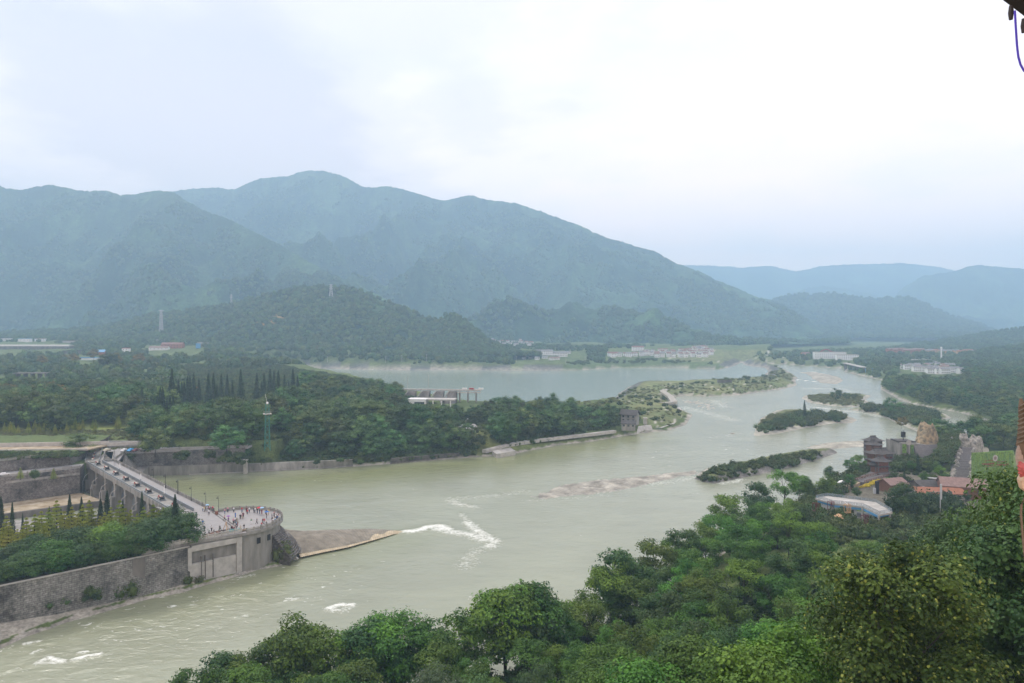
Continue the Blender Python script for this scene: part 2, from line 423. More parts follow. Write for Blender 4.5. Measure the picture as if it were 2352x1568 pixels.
def terrain(px, py):
    """ground height and colour at plan points"""
    px = np.asarray(px, float); py = np.asarray(py, float)
    wig = fbm(px / 9, py / 9, 3) * np.clip(py / 300, 0.4, 5) * 0.9
    dR = dist(px, py, wR); dL = dist(px, py, wL); dP = dist(px, py, wP)
    inR, inL, inP = inside(px, py, wR), inside(px, py, wL), inside(px, py, wP)
    ds = np.minimum(np.minimum(dR, dL), dP)
    ds = np.where(inR | inL | inP, -ds, ds)
    az = px / np.maximum(py, 1)
    # broad heights of the land
    hm = np.full(px.shape, 8.5)
    hm = np.where(px < -60, 11.4, hm)
    hm = hm + 4.6 * (px < -60) * sstep(py, 341, 352) * sstep(-px, 110, 150)
    right = (px > 110) & (py > 200) & (az > 0.42)
    hm = np.where(right, 5.0, hm)
    dike = (px > 80) & (py > 440) & ~right
    hm = np.where(dike & (px > 95), 5.5, hm)
    far = sstep(py, 1150, 1700)
    hm = hm + far * 18 * (az < 0.38) + far * 6 * (az >= 0.38)
    hm = hm + sstep(py, 450, 1500) * 12 * (az < -0.2)
    slope = np.where(dL < dR, 0.45, 0.30)
    slope = np.where(right, 0.22, slope)
    quay = (px < -122) & (py > 300) & (py < 420)
    slope = np.where(quay, 2.5, slope)
    hl = 0.15 + np.minimum(np.maximum(ds + np.where(quay, -3.5, wig * 0.5), 0) * slope, hm)
    und = fbm(px / 60, py / 60, 3) * 1.6
    hl = hl + und * np.clip(ds / 40, 0, 1) * np.clip(py / 500, 0.3, 2.5)
    # the wooded hill the viewer stands on
    rr = np.hypot(px, py)
    azd = np.degrees(np.arctan2(px, np.maximum(py, 0.1)))
    azd = np.where(py < 0, 0, azd)
    Rh = np.interp(azd, [-60, -25, 0, 15, 25, 40, 60], [128, 128, 140, 185, 215, 250, 300])
    t = np.clip((rr - 6) / (Rh - 6), 0, 1)
    hh = 60 * (1 - t) ** np.interp(azd, [0, 20, 33, 40], [2.0, 2.0, 1.45, 1.35]) + 4 * (1 - t)
    hh = np.where(t < 1, hh + fbm(px / 25, py / 25, 2) * 2.0 * t, 0)
    hl = np.where(ds > 0, np.maximum(hl, np.minimum(hh, 0.3 + ds * 1.2 + 0)), hl)
    hw = -np.minimum(-ds * 0.25, 2.5)
    h = np.where(ds > 0, hl, hw)
    # colours
    n1 = fbm(px / 30, py / 30, 3); n2 = fbm(px / 7 + 50, py / 7, 3)
    col = np.empty(px.shape + (3,))
    g1 = np.array([0.065, 0.100, 0.030]); g2 = np.array([0.12, 0.15, 0.05])
    w = np.clip(0.5 + n1 * 0.8, 0, 1)[..., None]
    col[:] = g1 * (1 - w) + g2 * w
    grav = np.array([0.33, 0.31, 0.26]); conc = np.array([0.11, 0.115, 0.10]); pale = np.array([0.27, 0.25, 0.21])
    edge = ((ds < (2.0 + 2.5 * n2) * np.clip(py / 450, 0.7, 3)))[..., None]
    col = np.where(edge, grav * (0.9 + 0.3 * n2[..., None]), col)
    # concrete revetment all round the lake, paler foot
    lk = (dL < 17) & (dL < dR) & (ds > 0) & (py > 560)
    col = np.where(lk[..., None], conc * (1 + 0.25 * n2[..., None]), col)
    col = np.where((lk & (dL < 4.5))[..., None], pale, col)
    # dike: dry grass
    dk = dike & (dR < 200) & (dL > 16) & (dR > 6) & (px > 95)
    dkc = np.array([0.15, 0.17, 0.07]) + np.clip(n1, -0.4, 0.5)[..., None] * np.array([0.06, 0.03, 0.03])
    col = np.where(dk[..., None], dkc, col)
    rub = dk & (fbm(px / 5, py / 9, 3) > 0.42)
    col = np.where(rub[..., None], np.array([0.42, 0.40, 0.35]), col)
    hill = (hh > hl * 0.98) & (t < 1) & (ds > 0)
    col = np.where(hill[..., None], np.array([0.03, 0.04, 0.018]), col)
    for k, (poly, sl, mx, amp, veg) in wI.items():
        d = dist(px, py, poly); ins = inside(px, py, poly)
        sd = np.where(ins, d, -d) + wig * (0.35 if veg < 90 else 1.0)
        nn = fbm(px / 6, py / 6, 3)
        sc_ = np.clip(py / 300, 0.5, 3)
        hi = np.minimum(sd * sl, mx) + nn * amp * np.clip(sd / 3, 0.2, 1)
        use = (sd > -6) & (ds < 0)
        if k == 'rapids':
            hi = hi - 0.06 + perlin(px / 1.3, py / 2.2) * 0.25
        if k == 'upper_rapids':
            hi = hi - 0.10 + perlin(px / 2.2, py / 3.2) * 0.25
        h = np.where(use, np.maximum(h, hi), h)
        c = np.where((sd > veg * (0.5 + 0.12 * sc_) )[..., None], (np.array([0.14, 0.16, 0.07]) + 0.05 * nn[..., None]) * np.ones(3), np.array([0.33, 0.315, 0.26]) * (1 + 0.45 * nn[..., None]))
        if k in ('rapids', 'upper_rapids'): c = np.array([0.31, 0.295, 0.25]) * (1 + 0.6 * nn[..., None])
        if k == 'paved_spit': c = np.where((sd < 3.2)[..., None], np.array([0.22, 0.21, 0.19]) * (1 + .3 * nn[..., None]), c)
        col = np.where(use[..., None] & (sd > -6)[..., None], c, col)
    # sunken basin below the sluice
    ib = inside(px, py, BASIN)
    h = np.where(ib, -2.0, h); col = np.where(ib[..., None], np.array([.2, .19, .16]), col)
    # clearings and fields
    def patch(uv, z, c, mix=1.0):
        nonlocal col
        m = pin(px, py, uv, z) & (ds > 2)
        col = np.where(m[..., None], col * (1 - mix) + np.array(c) * mix, col)
    patch([(-300, 1022), (-300, 985), (150, 985), (330, 978), (320, 1010), (200, 1020)], 11, (0.16, 0.19, 0.05))
    patch([(430, 870), (430, 845), (640, 850), (700, 880), (600, 900)], 16, (0.10, 0.15, 0.045))
    patch([(1110, 1040), (1180, 1020), (1430, 985), (1440, 995), (1300, 1020), (1130, 1045)], 3, (0.13, 0.16, 0.05))
    patch([(1020, 1000), (1090, 985), (1180, 1000), (1190, 1015), (1100, 1030), (1040, 1020)], 7, (0.15, 0.17, 0.055))
    patch([(1290, 838), (1300, 822), (1500, 820), (1650, 825), (1690, 833), (1680, 840), (1560, 842), (1400, 841)], 14, (0.085, 0.125, 0.045))
    patch([(-900, 1800), (-900, 1700), (-300, 1560), (0, 1436), (420, 1330), (560, 1300), (640, 1280), (700, 1260), (700, 1300), (560, 1330), (420, 1370), (0, 1500), (-300, 1640)], .8, (0.31, 0.29, 0.24))
    patch([(2000, 1180), (2080, 1165), (2200, 1170), (2180, 1215), (2050, 1225)], 5, (0.10, 0.17, 0.03))
    patch([(1880, 1130), (1990, 1080), (2130, 1085), (2300, 1110), (2350, 1150), (2200, 1180), (1990, 1170)], 5, (0.13, 0.12, 0.09))
    patch([(2090, 1130), (2170, 1110), (2210, 1120), (2140, 1150), (2100, 1148)], 5, (0.12, 0.17, 0.05))
    return h, col, ds
def ground_z(x, y):
    h, _, _ = terrain(np.array([x], float), np.array([y], float)); return float(h[0])

def polar_grid(us, ys):
    Uu, Y = np.meshgrid((us - UC) / F, ys)
    X = Uu * Y
    return X, Y
def grid_faces(nrow, ncol):
    i = np.arange(nrow - 1)[:, None] * ncol + np.arange(ncol - 1)[None, :]
    return np.stack([i, i + 1, i + ncol + 1, i + ncol], -1).reshape(-1, 4)
us = np.concatenate([np.linspace(-2600, -260, 40, endpoint=False), np.arange(-260, 2620, 5.0), np.linspace(2620, 5000, 40)])
vs = np.concatenate([np.arange(1750, 790, -1.9), np.arange(790, 765, -1.2)])
ys = F * HC / (vs - VH)
ys = np.concatenate([np.linspace(-20, ys[0], 40, endpoint=False), ys, np.geomspace(ys[-1] * 1.03, 9000, 4)])
X, Y = polar_grid(us, np.maximum(ys, 1))
Y = np.repeat(ys[:, None], len(us), 1)
X[:40] = ((us - UC) / F)[None, :] * np.linspace(45, ys[40], 40)[:, None]
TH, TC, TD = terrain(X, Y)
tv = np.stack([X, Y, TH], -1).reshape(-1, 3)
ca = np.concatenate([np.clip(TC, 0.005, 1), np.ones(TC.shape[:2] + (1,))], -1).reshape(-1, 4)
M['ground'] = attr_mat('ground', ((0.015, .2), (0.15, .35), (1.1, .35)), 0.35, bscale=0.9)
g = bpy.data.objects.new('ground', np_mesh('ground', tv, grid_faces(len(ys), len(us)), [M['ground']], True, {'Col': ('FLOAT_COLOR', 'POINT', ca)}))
link(g); g['kind'] = 'structure'

# ------------------------------------------------------------------ river water
us2 = np.arange(-700, 2560, 6.0)
vs2 = np.concatenate([np.arange(1760, 800, -2.0), np.arange(800, 765, -3)])
ys2 = F * HC / (vs2 - VH)
X2, Y2 = polar_grid(us2, ys2)
U2, V2 = np.meshgrid(us2, vs2)
foam = np.zeros(X2.shape); lively = np.zeros(X2.shape)
def stroke(uv, wid, amt, arr):
    """foam along a plan line; wid in metres"""
    p = W(uv); d = dist(X2, Y2, p, False)
    arr[:] = np.maximum(arr, amt * np.exp(-(d / wid) ** 2))
stroke([(935, 1221), (960, 1219), (985, 1210), (1010, 1208), (1030, 1216)], 2.6, 1.0, foam)
stroke([(1000, 1213), (1040, 1222), (1080, 1228), (1110, 1240)], 3.6, 0.80, foam)
stroke([(1075, 1200), (1090, 1215), (1115, 1230), (1138, 1243), (1125, 1255)], 3.0, 0.78, foam)
stroke([(1100, 1262), (1080, 1280), (1070, 1300)], 4.0, 0.5, foam)
stroke([(1060, 1180), (1075, 1200)], 2.0, 0.55, foam)
stroke([(1035, 1150), (1060, 1160), (1090, 1164)], 3.2, 0.62, foam)
stroke([(1040, 1145), (1120, 1140), (1200, 1128)], 5, 0.42, foam)
stroke([(1210, 1150), (1290, 1146), (1400, 1137)], 3, 0.35, foam)
stroke([(755, 1398), (780, 1390), (808, 1390)], 1.6, 0.95, foam)
stroke([(770, 1402), (790, 1400)], 2.2, 0.62, foam)
stroke([(660, 1377), (684, 1375)], 1.2, 0.75, foam)
stroke([(170, 1515), (195, 1508), (228, 1503)], 1.0, 0.95, foam)
stroke([(90, 1522), (110, 1512), (140, 1520)], 1.2, 0.9, foam)
stroke([(60, 1478), (88, 1474)], 1.0, 0.85, foam)
stroke([(75, 1500), (92, 1492)], 0.8, 0.7, foam)
stroke([(180, 1500), (200, 1497)], 0.8, 0.7, foam)
stroke([(0, 1475), (30, 1460)], 1.0, 0.6, foam)
stroke([(545, 1328), (580, 1322)], 1.5, 0.62, foam)
stroke([(1080, 1372), (1120, 1368)], 1.5, 0.4, foam)
stroke([(1565, 935), (1610, 945), (1650, 955), (1680, 965)], 12, 0.48, foam)
stroke([(1640, 920), (1665, 935)], 9, 0.5, foam)
stroke([(1832, 872), (1880, 877)], 4, 0.95, foam)
stroke([(1860, 892), (1930, 893), (1950, 900)], 16, 0.45, foam)
stroke([(1880, 936), (1940, 944), (1985, 948), (2030, 958)], 6, 0.62, foam)
stroke([(2000, 953), (2040, 960)], 6, 0.6, foam)
stroke([(1655, 1110), (1690, 1106), (1700, 1101)], 3, 0.7, foam)
stroke([(1500, 1112), (1560, 1104), (1590, 1096)], 5, 0.5, foam)
stroke([(1640, 1000), (1700, 996)], 3, 0.35, foam)
# livelier water in the near stream and below the spit
sd_l = dist(X2, Y2, W([(-300, 1600), (100, 1480), (420, 1400), (620, 1350)]), False)
lively = np.clip(1 - sd_l / 45, 0, 1)
lively = np.maximum(lively, 0.55 * np.exp(-(dist(X2, Y2, W([(1500, 1050), (1750, 1030), (1650, 960), (1750, 910), (1900, 900)]), False) / 60) ** 2))
# green, silty slack water under the quay; paler open current
slack = np.clip(1 - dist(X2, Y2, W([(330, 1110), (520, 1120), (840, 1085), (1180, 1052), (1450, 1005)]), False) / 42, 0, 1)
slack = np.maximum(slack, 0.6 * np.clip(1 - dist(X2, Y2, W([(100, 1420), (420, 1360), (640, 1315), (900, 1240)]), False) / 22, 0, 1))
lake = inside(X2, Y2, wL).astype(float)
wa = {'foam': ('FLOAT', 'POINT', foam), 'lively': ('FLOAT', 'POINT', lively), 'slack': ('FLOAT', 'POINT', slack), 'lake': ('FLOAT', 'POINT', lake)}
def water_mat():
    m, nt, p, out = new_mat('river_water')
    geo = N(nt, 'ShaderNodeNewGeometry')
    A = {k: N(nt, 'ShaderNodeAttribute', attribute_name=k).outputs['Fac'] for k in ('foam', 'lively', 'slack', 'lake')}
    def noise(s, det, rg=0.55, sc=(1, 1, 1), rz=0.0, dist_=0.0):
        mpn = N(nt, 'ShaderNodeMapping'); mpn.inputs['Scale'].default_value = sc; mpn.inputs['Rotation'].default_value = (0, 0, rz)
        L(nt, geo.outputs['Position'], mpn.inputs[0])
        n = N(nt, 'ShaderNodeTexNoise', i_Scale=s, i_Detail=det, i_Roughness=rg, i_Distortion=dist_)
        L(nt, mpn.outputs[0], n.inputs['Vector']); return n.outputs['Fac']
    big = noise(0.02, 3, 0.5, (1, 1, 1), 0.5, 0.6)
    streak = noise(0.12, 5, 0.6, (0.25, 1, 1), -0.75, 0.8)
    c = mixc(nt, A['slack'], (0.270, 0.288, 0.205), (0.210, 0.230, 0.112))
    r1 = ramp(nt, big, [(0.35, 0.93), (0.65, 1.06)], 'LINEAR')
    c = mixc(nt, 1.0, c, r1.outputs[0], 'MULTIPLY')
    r2 = ramp(nt, streak, [(0.35, 0.96), (0.65, 1.04)], 'LINEAR')
    c = mixc(nt, 1.0, c, r2.outputs[0], 'MULTIPLY')
    c = mixc(nt, A['lake'], c, (0.24, 0.28, 0.22))
    # foam: breaks up by noise
    fn = noise(0.9, 8, 0.68, (0.6, 1, 1), -0.6, 1.2)
    fl = noise(0.35, 7, 0.72, (0.5, 1, 1), -0.7, 1.0)
    fn2 = noise(3.2, 6, 0.7, (0.6, 1, 1), -0.6, 0.8)
    fm = mth(nt, 'ADD', mth(nt, 'MULTIPLY', A['foam'], 0.30), mth(nt, 'ADD', mth(nt, 'MULTIPLY', fn, 0.70), mth(nt, 'MULTIPLY', fn2, 0.45)))
    fr = ramp(nt, fm, [(0.70, 0.0), (0.90, 1.0)], 'LINEAR').outputs[0]
    gate = mth(nt, 'MULTIPLY', ramp(nt, A['foam'], [(0.03, 0.0), (0.2, 1.0)], 'LINEAR').outputs[0], fr)
    lv = mth(nt, 'ADD', fl, mth(nt, 'MULTIPLY', A['lively'], 0.075))
    lr = ramp(nt, lv, [(0.665, 0.0), (0.76, 0.8)], 'LINEAR').outputs[0]
    gate = mth(nt, 'MAXIMUM', gate, lr)
    c = mixc(nt, gate, c, (0.80, 0.82, 0.76))
    L(nt, c, p.inputs['Base Color'])
    L(nt, mth(nt, 'MULTIPLY_ADD', gate, 0.5, 0.16), p.inputs['Roughness'])
    p.inputs['IOR'].default_value = 1.33
    w1 = noise(0.45, 5, 0.6, (0.55, 1, 1), -0.7, 0.4)
    w2 = noise(0.06, 4, 0.6, (0.5, 1, 1), -0.5, 0.5)
    hgt = mth(nt, 'ADD', mth(nt, 'MULTIPLY', w1, mth(nt, 'MULTIPLY_ADD', A['lively'], 0.6, 0.42)), mth(nt, 'MULTIPLY', w2, 0.6))
    hgt = mth(nt, 'ADD', hgt, mth(nt, 'MULTIPLY', gate, 0.15))
    b = N(nt, 'ShaderNodeBump', i_Strength=0.5, i_Distance=1.0)
    L(nt, hgt, b.inputs['Height'])
    L(nt, mth(nt, 'MULTIPLY_ADD', A['lake'], -0.3, 0.5), b.inputs['Strength'])
    L(nt, b.outputs[0], p.inputs['Normal'])
    return m
M['water'] = water_mat()
wz = fbm(X2 / 6, Y2 / 6, 3) * 0.05 * (1 + lively) + foam * 0.25
wv = np.stack([X2, Y2, wz * np.clip(600 / Y2, 0, 1)], -1).reshape(-1, 3)
wt = bpy.data.objects.new('river_water', np_mesh('river_water', wv, grid_faces(len(vs2), len(us2)), [M['water']], True, wa))
link(wt); wt['kind'] = 'structure'

# ------------------------------------------------------------------ mountains
def mountain(name, ridge, d_ridge, d_base, z_base, ncol, nrow, seed, spur=0.35, sc=520.0, rough_amp=7.0, cols=None, prof=1.25):
    """ridge: skyline (u,v); d_ridge / d_base: distance (value or list over u)"""
    ru = np.array([p[0] for p in ridge], float); rv = np.array([p[1] for p in ridge], float)
    uu = np.linspace(ru[0], ru[-1], ncol)
    def over(d): 
        return np.interp(uu, [a for a, b in d], [b for a, b in d]) if isinstance(d, list) else np.full(ncol, float(d))
    dr, db = over(d_ridge), over(d_base)
    rvv = np.interp(uu, ru, rv) + fbm(uu / 26.0 + seed, uu * 0 + seed, 4) * 2.6 + fbm(uu / 5.5, uu * 0 + seed + 3, 3) * 2.6
    zr = HC - (rvv - VH) * dr / F
    t = np.concatenate([np.linspace(0, 1, nrow), 1 + np.linspace(0.03, 0.35, 10)])
    T, UU = np.meshgrid(t, uu, indexing='ij')
    Yg = db[None] + (dr - db)[None] * T
    Xg = (UU - UC) / F * Yg
    rn = ridged(Xg / sc + seed, Yg / sc * 0.75 + seed * 1.7, 4)
    rn = (rn - 0.55)
    base = z_base + (zr[None] - z_base) * np.where(T <= 1, np.clip(T, 0, 1) ** prof, 1 - (T - 1) * 1.0)
    k = 4 * np.clip(T, 0, 1) * np.clip(1 - T, 0, 1)
    Z = base + (zr[None] - z_base) * spur * (rn - 0.35) * k
    Z = Z + fbm(Xg / 26, Yg / 26, 3) * rough_amp * np.clip(k + 0.15, 0, 1)
    Z = np.where((T < 1) & (base > HC), np.minimum(Z, HC + (zr[None] - HC) * Yg / dr[None] - (1 - T) * 30), Z)
    Z = np.where(T > 1, np.minimum(Z, zr[None] - 0.15 * (Yg - dr[None])), Z)
    n1 = fbm(Xg / 300 + seed, Yg / 300, 4); n2 = fbm(Xg / 60, Yg / 60 + seed, 3)
    c1 = np.array([0.014, 0.040, 0.018]); c2 = np.array([0.066, 0.125, 0.042]); c3 = np.array([0.20, 0.18, 0.09])
    w = np.clip(0.36 + n1 * 1.3 + n2 * 0.7 - rn * 0.5, 0, 1.15)[..., None]
    C = c1 * (1 - w) + c2 * w
    if cols is not None: C = cols(Xg, Yg, UU, T, C, Z)
    ca = np.concatenate([np.clip(C, 0.004, 1), np.ones(C.shape[:2] + (1,))], -1).reshape(-1, 4)
    vv = np.stack([Xg, Yg, Z], -1).reshape(-1, 3)
    me = np_mesh(name, vv, grid_faces(len(t), ncol), [M['slope']], True, {'Col': ('FLOAT_COLOR', 'POINT', ca)})
    o = bpy.data.objects.new(name, me); link(o); o['kind'] = 'structure'
    def height(u, tt):      # a point on this slope
        i = int(np.clip(round((u - uu[0]) / (uu[-1] - uu[0]) * (ncol - 1)), 0, ncol - 1)); j = int(np.clip(round(tt * (nrow - 1)), 0, nrow - 1))
        return Xg[j, i], Yg[j, i], Z[j, i]
    return o, (Xg, Yg, Z, UU, T), height
M['slope'] = attr_mat('forest_slope', ((0.006, .25), (0.03, .35), (0.10, .45)), 9.0, bscale=0.085)
def rocky(f):
    def g_(Xg, Yg, UU, T, C, Z):
        m = sstep(fbm(Xg / 140, Yg / 420, 4) + (UU - f) / 500.0, 0.25, 0.6)[..., None] * 0.8
        return C * (1 - m) + np.array([0.30, 0.27, 0.23]) * m
    return g_
def village_hill(Xg, Yg, UU, T, C, Z):
    V = VH + (HC - Z) * F / Yg
    for (u0, v0, a, b) in ((505, 728, 26, 6), (615, 741, 26, 6), (645, 728, 20, 5), (560, 735, 12, 4), (595, 745, 14, 4)):
        q = ((UU - u0) / a) ** 2 + ((V - v0) / b) ** 2 + fbm(Xg / 14, Yg / 14, 3) * 1.6
        m = sstep(1.5 - q, 0, 0.8)[..., None] * 0.85
        C = C * (1 - m) + np.array([0.33, 0.21, 0.055]) * m
    q = ((UU - 780) / 22) ** 2 + ((V - 710) / 10) ** 2 + fbm(Xg / 20, Yg / 20, 3) * 1.5
    m = sstep(1.3 - q, 0, 0.8)[..., None] * 0.6
    return C * (1 - m) + np.array([0.22, 0.12, 0.07]) * m
mountain('far_mountain', [(1380, 640), (1500, 603), (1570, 608), (1640, 610), (1700, 614), (1770, 610), (1800, 617), (1830, 623), (1880, 612), (1940, 607), (2000, 606), (2080, 604), (2150, 612), (2240, 630), (2500, 640)], 8000, 5900, 18, 260, 60, 3.1, 0.3, 1500, 14)
mountain('far_mountain', [(1760, 712), (1820, 672), (1860, 660), (1890, 657), (1940, 663), (1985, 672), (2040, 683), (2120, 720), (2200, 740)], 6700, 5600, 18, 160, 40, 8.7, 0.3, 1200, 10)
mountain('far_mountain', [(2020, 740), (2045, 690), (2080, 655), (2120, 634), (2150, 628), (2190, 624), (2220, 612), (2250, 607), (2290, 612), (2352, 617), (2420, 600), (2600, 560), (2800, 560)], 5900, 4500, 18, 240, 70, 12.3, 0.4, 900, 12, rocky(2420))
_, HILL_B, _h = mountain('side_mountain', [(1680, 745), (1740, 712), (1775, 690), (1800, 679), (1840, 676), (1865, 678), (1890, 672), (1920, 674), (1960, 681), (2010, 686), (2050, 682), (2085, 683), (2110, 691), (2140, 705), (2170, 719), (2210, 733), (2250, 745), (2270, 752), (2330, 775), (2400, 790)],
         [(1680, 4300), (2400, 3900)], [(1680, 3200), (2400, 2600)], 30, 420, 130, 4.4, 0.6, 700, 8, rocky(2330))
_, HILL_C, _h = mountain('main_mountain', [(180, 470), (380, 440), (420, 436), (450, 432), (490, 430), (540, 435), (570, 420), (600, 409), (640, 404), (665, 404), (690, 395), (715, 390), (740, 392), (770, 397), (800, 409), (825, 424), (840, 430),
         (880, 428), (925, 432), (955, 444), (1000, 456), (1020, 460), (1055, 452), (1085, 448), (1110, 458), (1135, 461), (1190, 467), (1240, 484), (1290, 502), (1330, 518), (1390, 545), (1430, 555), (1460, 566), (1505, 577),
         (1550, 603), (1600, 620), (1640, 640), (1690, 661), (1740, 682), (1775, 690), (1820, 712), (1860, 738), (1900, 765), (1950, 790)],
         [(180, 4700), (700, 4500), (1200, 4200), (1600, 3700), (1950, 3000)], [(180, 2600), (900, 2100), (1400, 1700), (1700, 1900), (1950, 2300)], 22, 720, 210, 1.3, 0.72, 900, 9, None, 1.15)
_, HILL_D, _h = mountain('left_mountain', [(-600, 400), (-300, 420), (-100, 420), (0, 427), (20, 433), (50, 436), (80, 428), (115, 424), (150, 429), (165, 434), (195, 439), (240, 437), (275, 447), (310, 447), (340, 440), (365, 437), (400, 441), (430, 462), (470, 484),
         (520, 500), (560, 520), (600, 540), (650, 566), (700, 596), (750, 622), (800, 645), (850, 668), (890, 688), (930, 712), (970, 740), (1010, 772)],
         [(-600, 3300), (300, 3300), (700, 2700), (1010, 2200)], [(-600, 1900), (400, 1800), (1010, 1650)], 24, 560, 170, 7.9, 0.70, 760, 8, None, 1.1)
_, HILL_E, hillE = mountain('near_hill', [(-260, 770), (-100, 765), (60, 762), (150, 757), (230, 752), (300, 735), (350, 722), (420, 713), (480, 706), (540, 693), (600, 678), (640, 668), (690, 660), (740, 657), (790, 660), (830, 668), (860, 682),
         (900, 697), (940, 712), (980, 731), (1005, 738), (1025, 724), (1045, 721), (1065, 732), (1090, 756), (1115, 778), (1150, 796), (1190, 812), (1240, 824)],
         [(-260, 1950), (300, 1850), (760, 1720), (1240, 1450)], [(-260, 1480), (500, 1330), (1240, 1290)], 20, 420, 110, 2.2, 0.30, 260, 3, village_hill, 0.9)
_, HILL_F2, hillF2 = mountain('low_hill', [(2020, 806), (2080, 793), (2150, 784), (2230, 770), (2290, 760), (2352, 752), (2450, 742), (2700, 730)], 2300, 1750, 12, 200, 60, 5.5, 0.25, 300, 4)
_, HILL_F1, hillF1 = mountain('wooded_hill', [(2040, 868), (2100, 850), (2140, 836), (2180, 826), (2230, 812), (2270, 806), (2300, 800), (2352, 794), (2450, 776), (2700, 740)],
         [(2040, 1330), (2352, 1500), (2700, 1500)], [(2040, 1200), (2352, 1040), (2700, 850)], 8, 220, 80, 6.5, 0.2, 160, 2.5)

# ------------------------------------------------------------------ haze
HAZE_D, HAZE_C = 0.00023, (0.495, 0.755, 1.0, 1)
hz = MB().box((0, 4300, 560), (19000, 9800, 1130))
hm_ = bpy.data.materials.new('haze'); hm_.use_nodes = True
hnt = hm_.node_tree; hnt.nodes.clear()
ho = N(hnt, 'ShaderNodeOutputMaterial')
pv = N(hnt, 'ShaderNodeVolumePrincipled', i_Density=HAZE_D)
pv.inputs['Color'].default_value = HAZE_C
pv.inputs['Anisotropy'].default_value = 0.0
L(hnt, pv.outputs[0], ho.inputs['Volume'])
try: hm_.cycles.homogeneous_volume = True
except Exception: pass
hzo = hz.build('haze', hm_); tag(hzo, 'thin blue haze filling the valley air', 'haze', kind='stuff')
# ------------------------------------------------------------------ trees: builders
def leaf_quads(P, Nn, size, rs, aspect=0.55, along=None):
    """kite shaped leaves at P with normals Nn"""
    n = len(P)
    a = rs.normal(size=(n, 3)) if along is None else along + rs.normal(size=(n, 3)) * 0.25
    a -= (a * Nn).sum(1, keepdims=True) * Nn
    a /= np.linalg.norm(a, axis=1, keepdims=True) + 1e-9
    b = np.cross(Nn, a)
    s = size * rs.uniform(0.6, 1.35, (n, 1))
    v0 = P - a * s * 0.5
    v1 = P + b * s * aspect * 0.5 + Nn * s * 0.10
    v2 = P + a * s * 0.5 - Nn * s * 0.06
    v3 = P - b * s * aspect * 0.5 + Nn * s * 0.10
    V = np.stack([v0, v1, v2, v3], 1).reshape(-1, 3)
    Fc = np.arange(n * 4).reshape(n, 4)
    return V, Fc
def unit(v): return v / (np.linalg.norm(v, axis=-1, keepdims=True) + 1e-9)
def crown_mesh(name, P, Nn, size, tint, mat, rs, aspect=0.55, along=None, cores=None):
    V, Fc = leaf_quads(P, Nn, size, rs, aspect, along)
    t = np.clip(tint + rs.uniform(-0.18, 0.18, len(P)), 0, 1)
    T4 = np.repeat(t, 4); n4 = len(Fc); sm = np.zeros(n4, bool)
    if cores is not None:      # opaque blobs added inside each cluster to block skylight and shade its underside
        C, Rr, ct = cores
        v, f = SPH; k = len(C)
        cv_ = (v[None] * (1 + rs.uniform(-.28, .24, (k, len(v), 1)))) * Rr[:, None, :] + C[:, None, :]
        V = np.concatenate([V, cv_.reshape(-1, 3)]); Fc = np.concatenate([Fc, (f[None] + (n4 * 4 + np.arange(k) * len(v))[:, None, None]).reshape(-1, 4)])
        T4 = np.concatenate([T4, np.repeat(ct, len(v))]); sm = np.concatenate([sm, np.ones(k * len(f), bool)])
    me = np_mesh(name, V, Fc, [mat], False, {'tint': ('FLOAT', 'POINT', T4)})
    me.polygons.foreach_set('use_smooth', sm)
    return me
def _sph(n=8, m=5):
    v = [(math.sin(PI * (i + .35) / (m + .7 - 1) * .93) * math.cos(2 * PI * j / n), math.sin(PI * (i + .35) / (m + .7 - 1) * .93) * math.sin(2 * PI * j / n), math.cos(PI * (i + .35) / (m + .7 - 1) * .93)) for i in range(m) for j in range(n)]
    f = [(i * n + j, (i + 1) * n + j, (i + 1) * n + (j + 1) % n, i * n + (j + 1) % n) for i in range(m - 1) for j in range(n)]
    f += [(0, 1, 2, 3), (0, 3, 4, 7), (4, 5, 6, 7)]
    return np.array(v), np.array(f)
SPH = _sph()
def limb_mesh(name, H, cw, targets, rs, r0, bend=0.06, mat=None):
    mb = MB()
    top = H * 0.55
    off = rs.normal(size=2) * H * bend
    pts = [(0, 0, -0.8), (off[0] * .2, off[1] * .2, top * 0.35), (off[0] * .6, off[1] * .6, top * 0.7), (off[0], off[1], top)]
    mb.tube(pts, [r0 * 1.25, r0 * 0.9, r0 * 0.7, r0 * 0.45], 7)
    for c in targets:
        s = rs.uniform(0.35, 0.95)
        b = Vector((off[0] * s, off[1] * s, top * s))
        c = Vector(c)
        m = b.lerp(c, 0.5) + Vector((rs.normal() * .3, rs.normal() * .3, 0.06 * H * rs.uniform(-.3, 1)))
        mb.tube([b, m, c], [r0 * 0.42, r0 * 0.26, r0 * 0.07], 5, cap=False)
    return mb.mesh(name, mat or M['bark'], True)
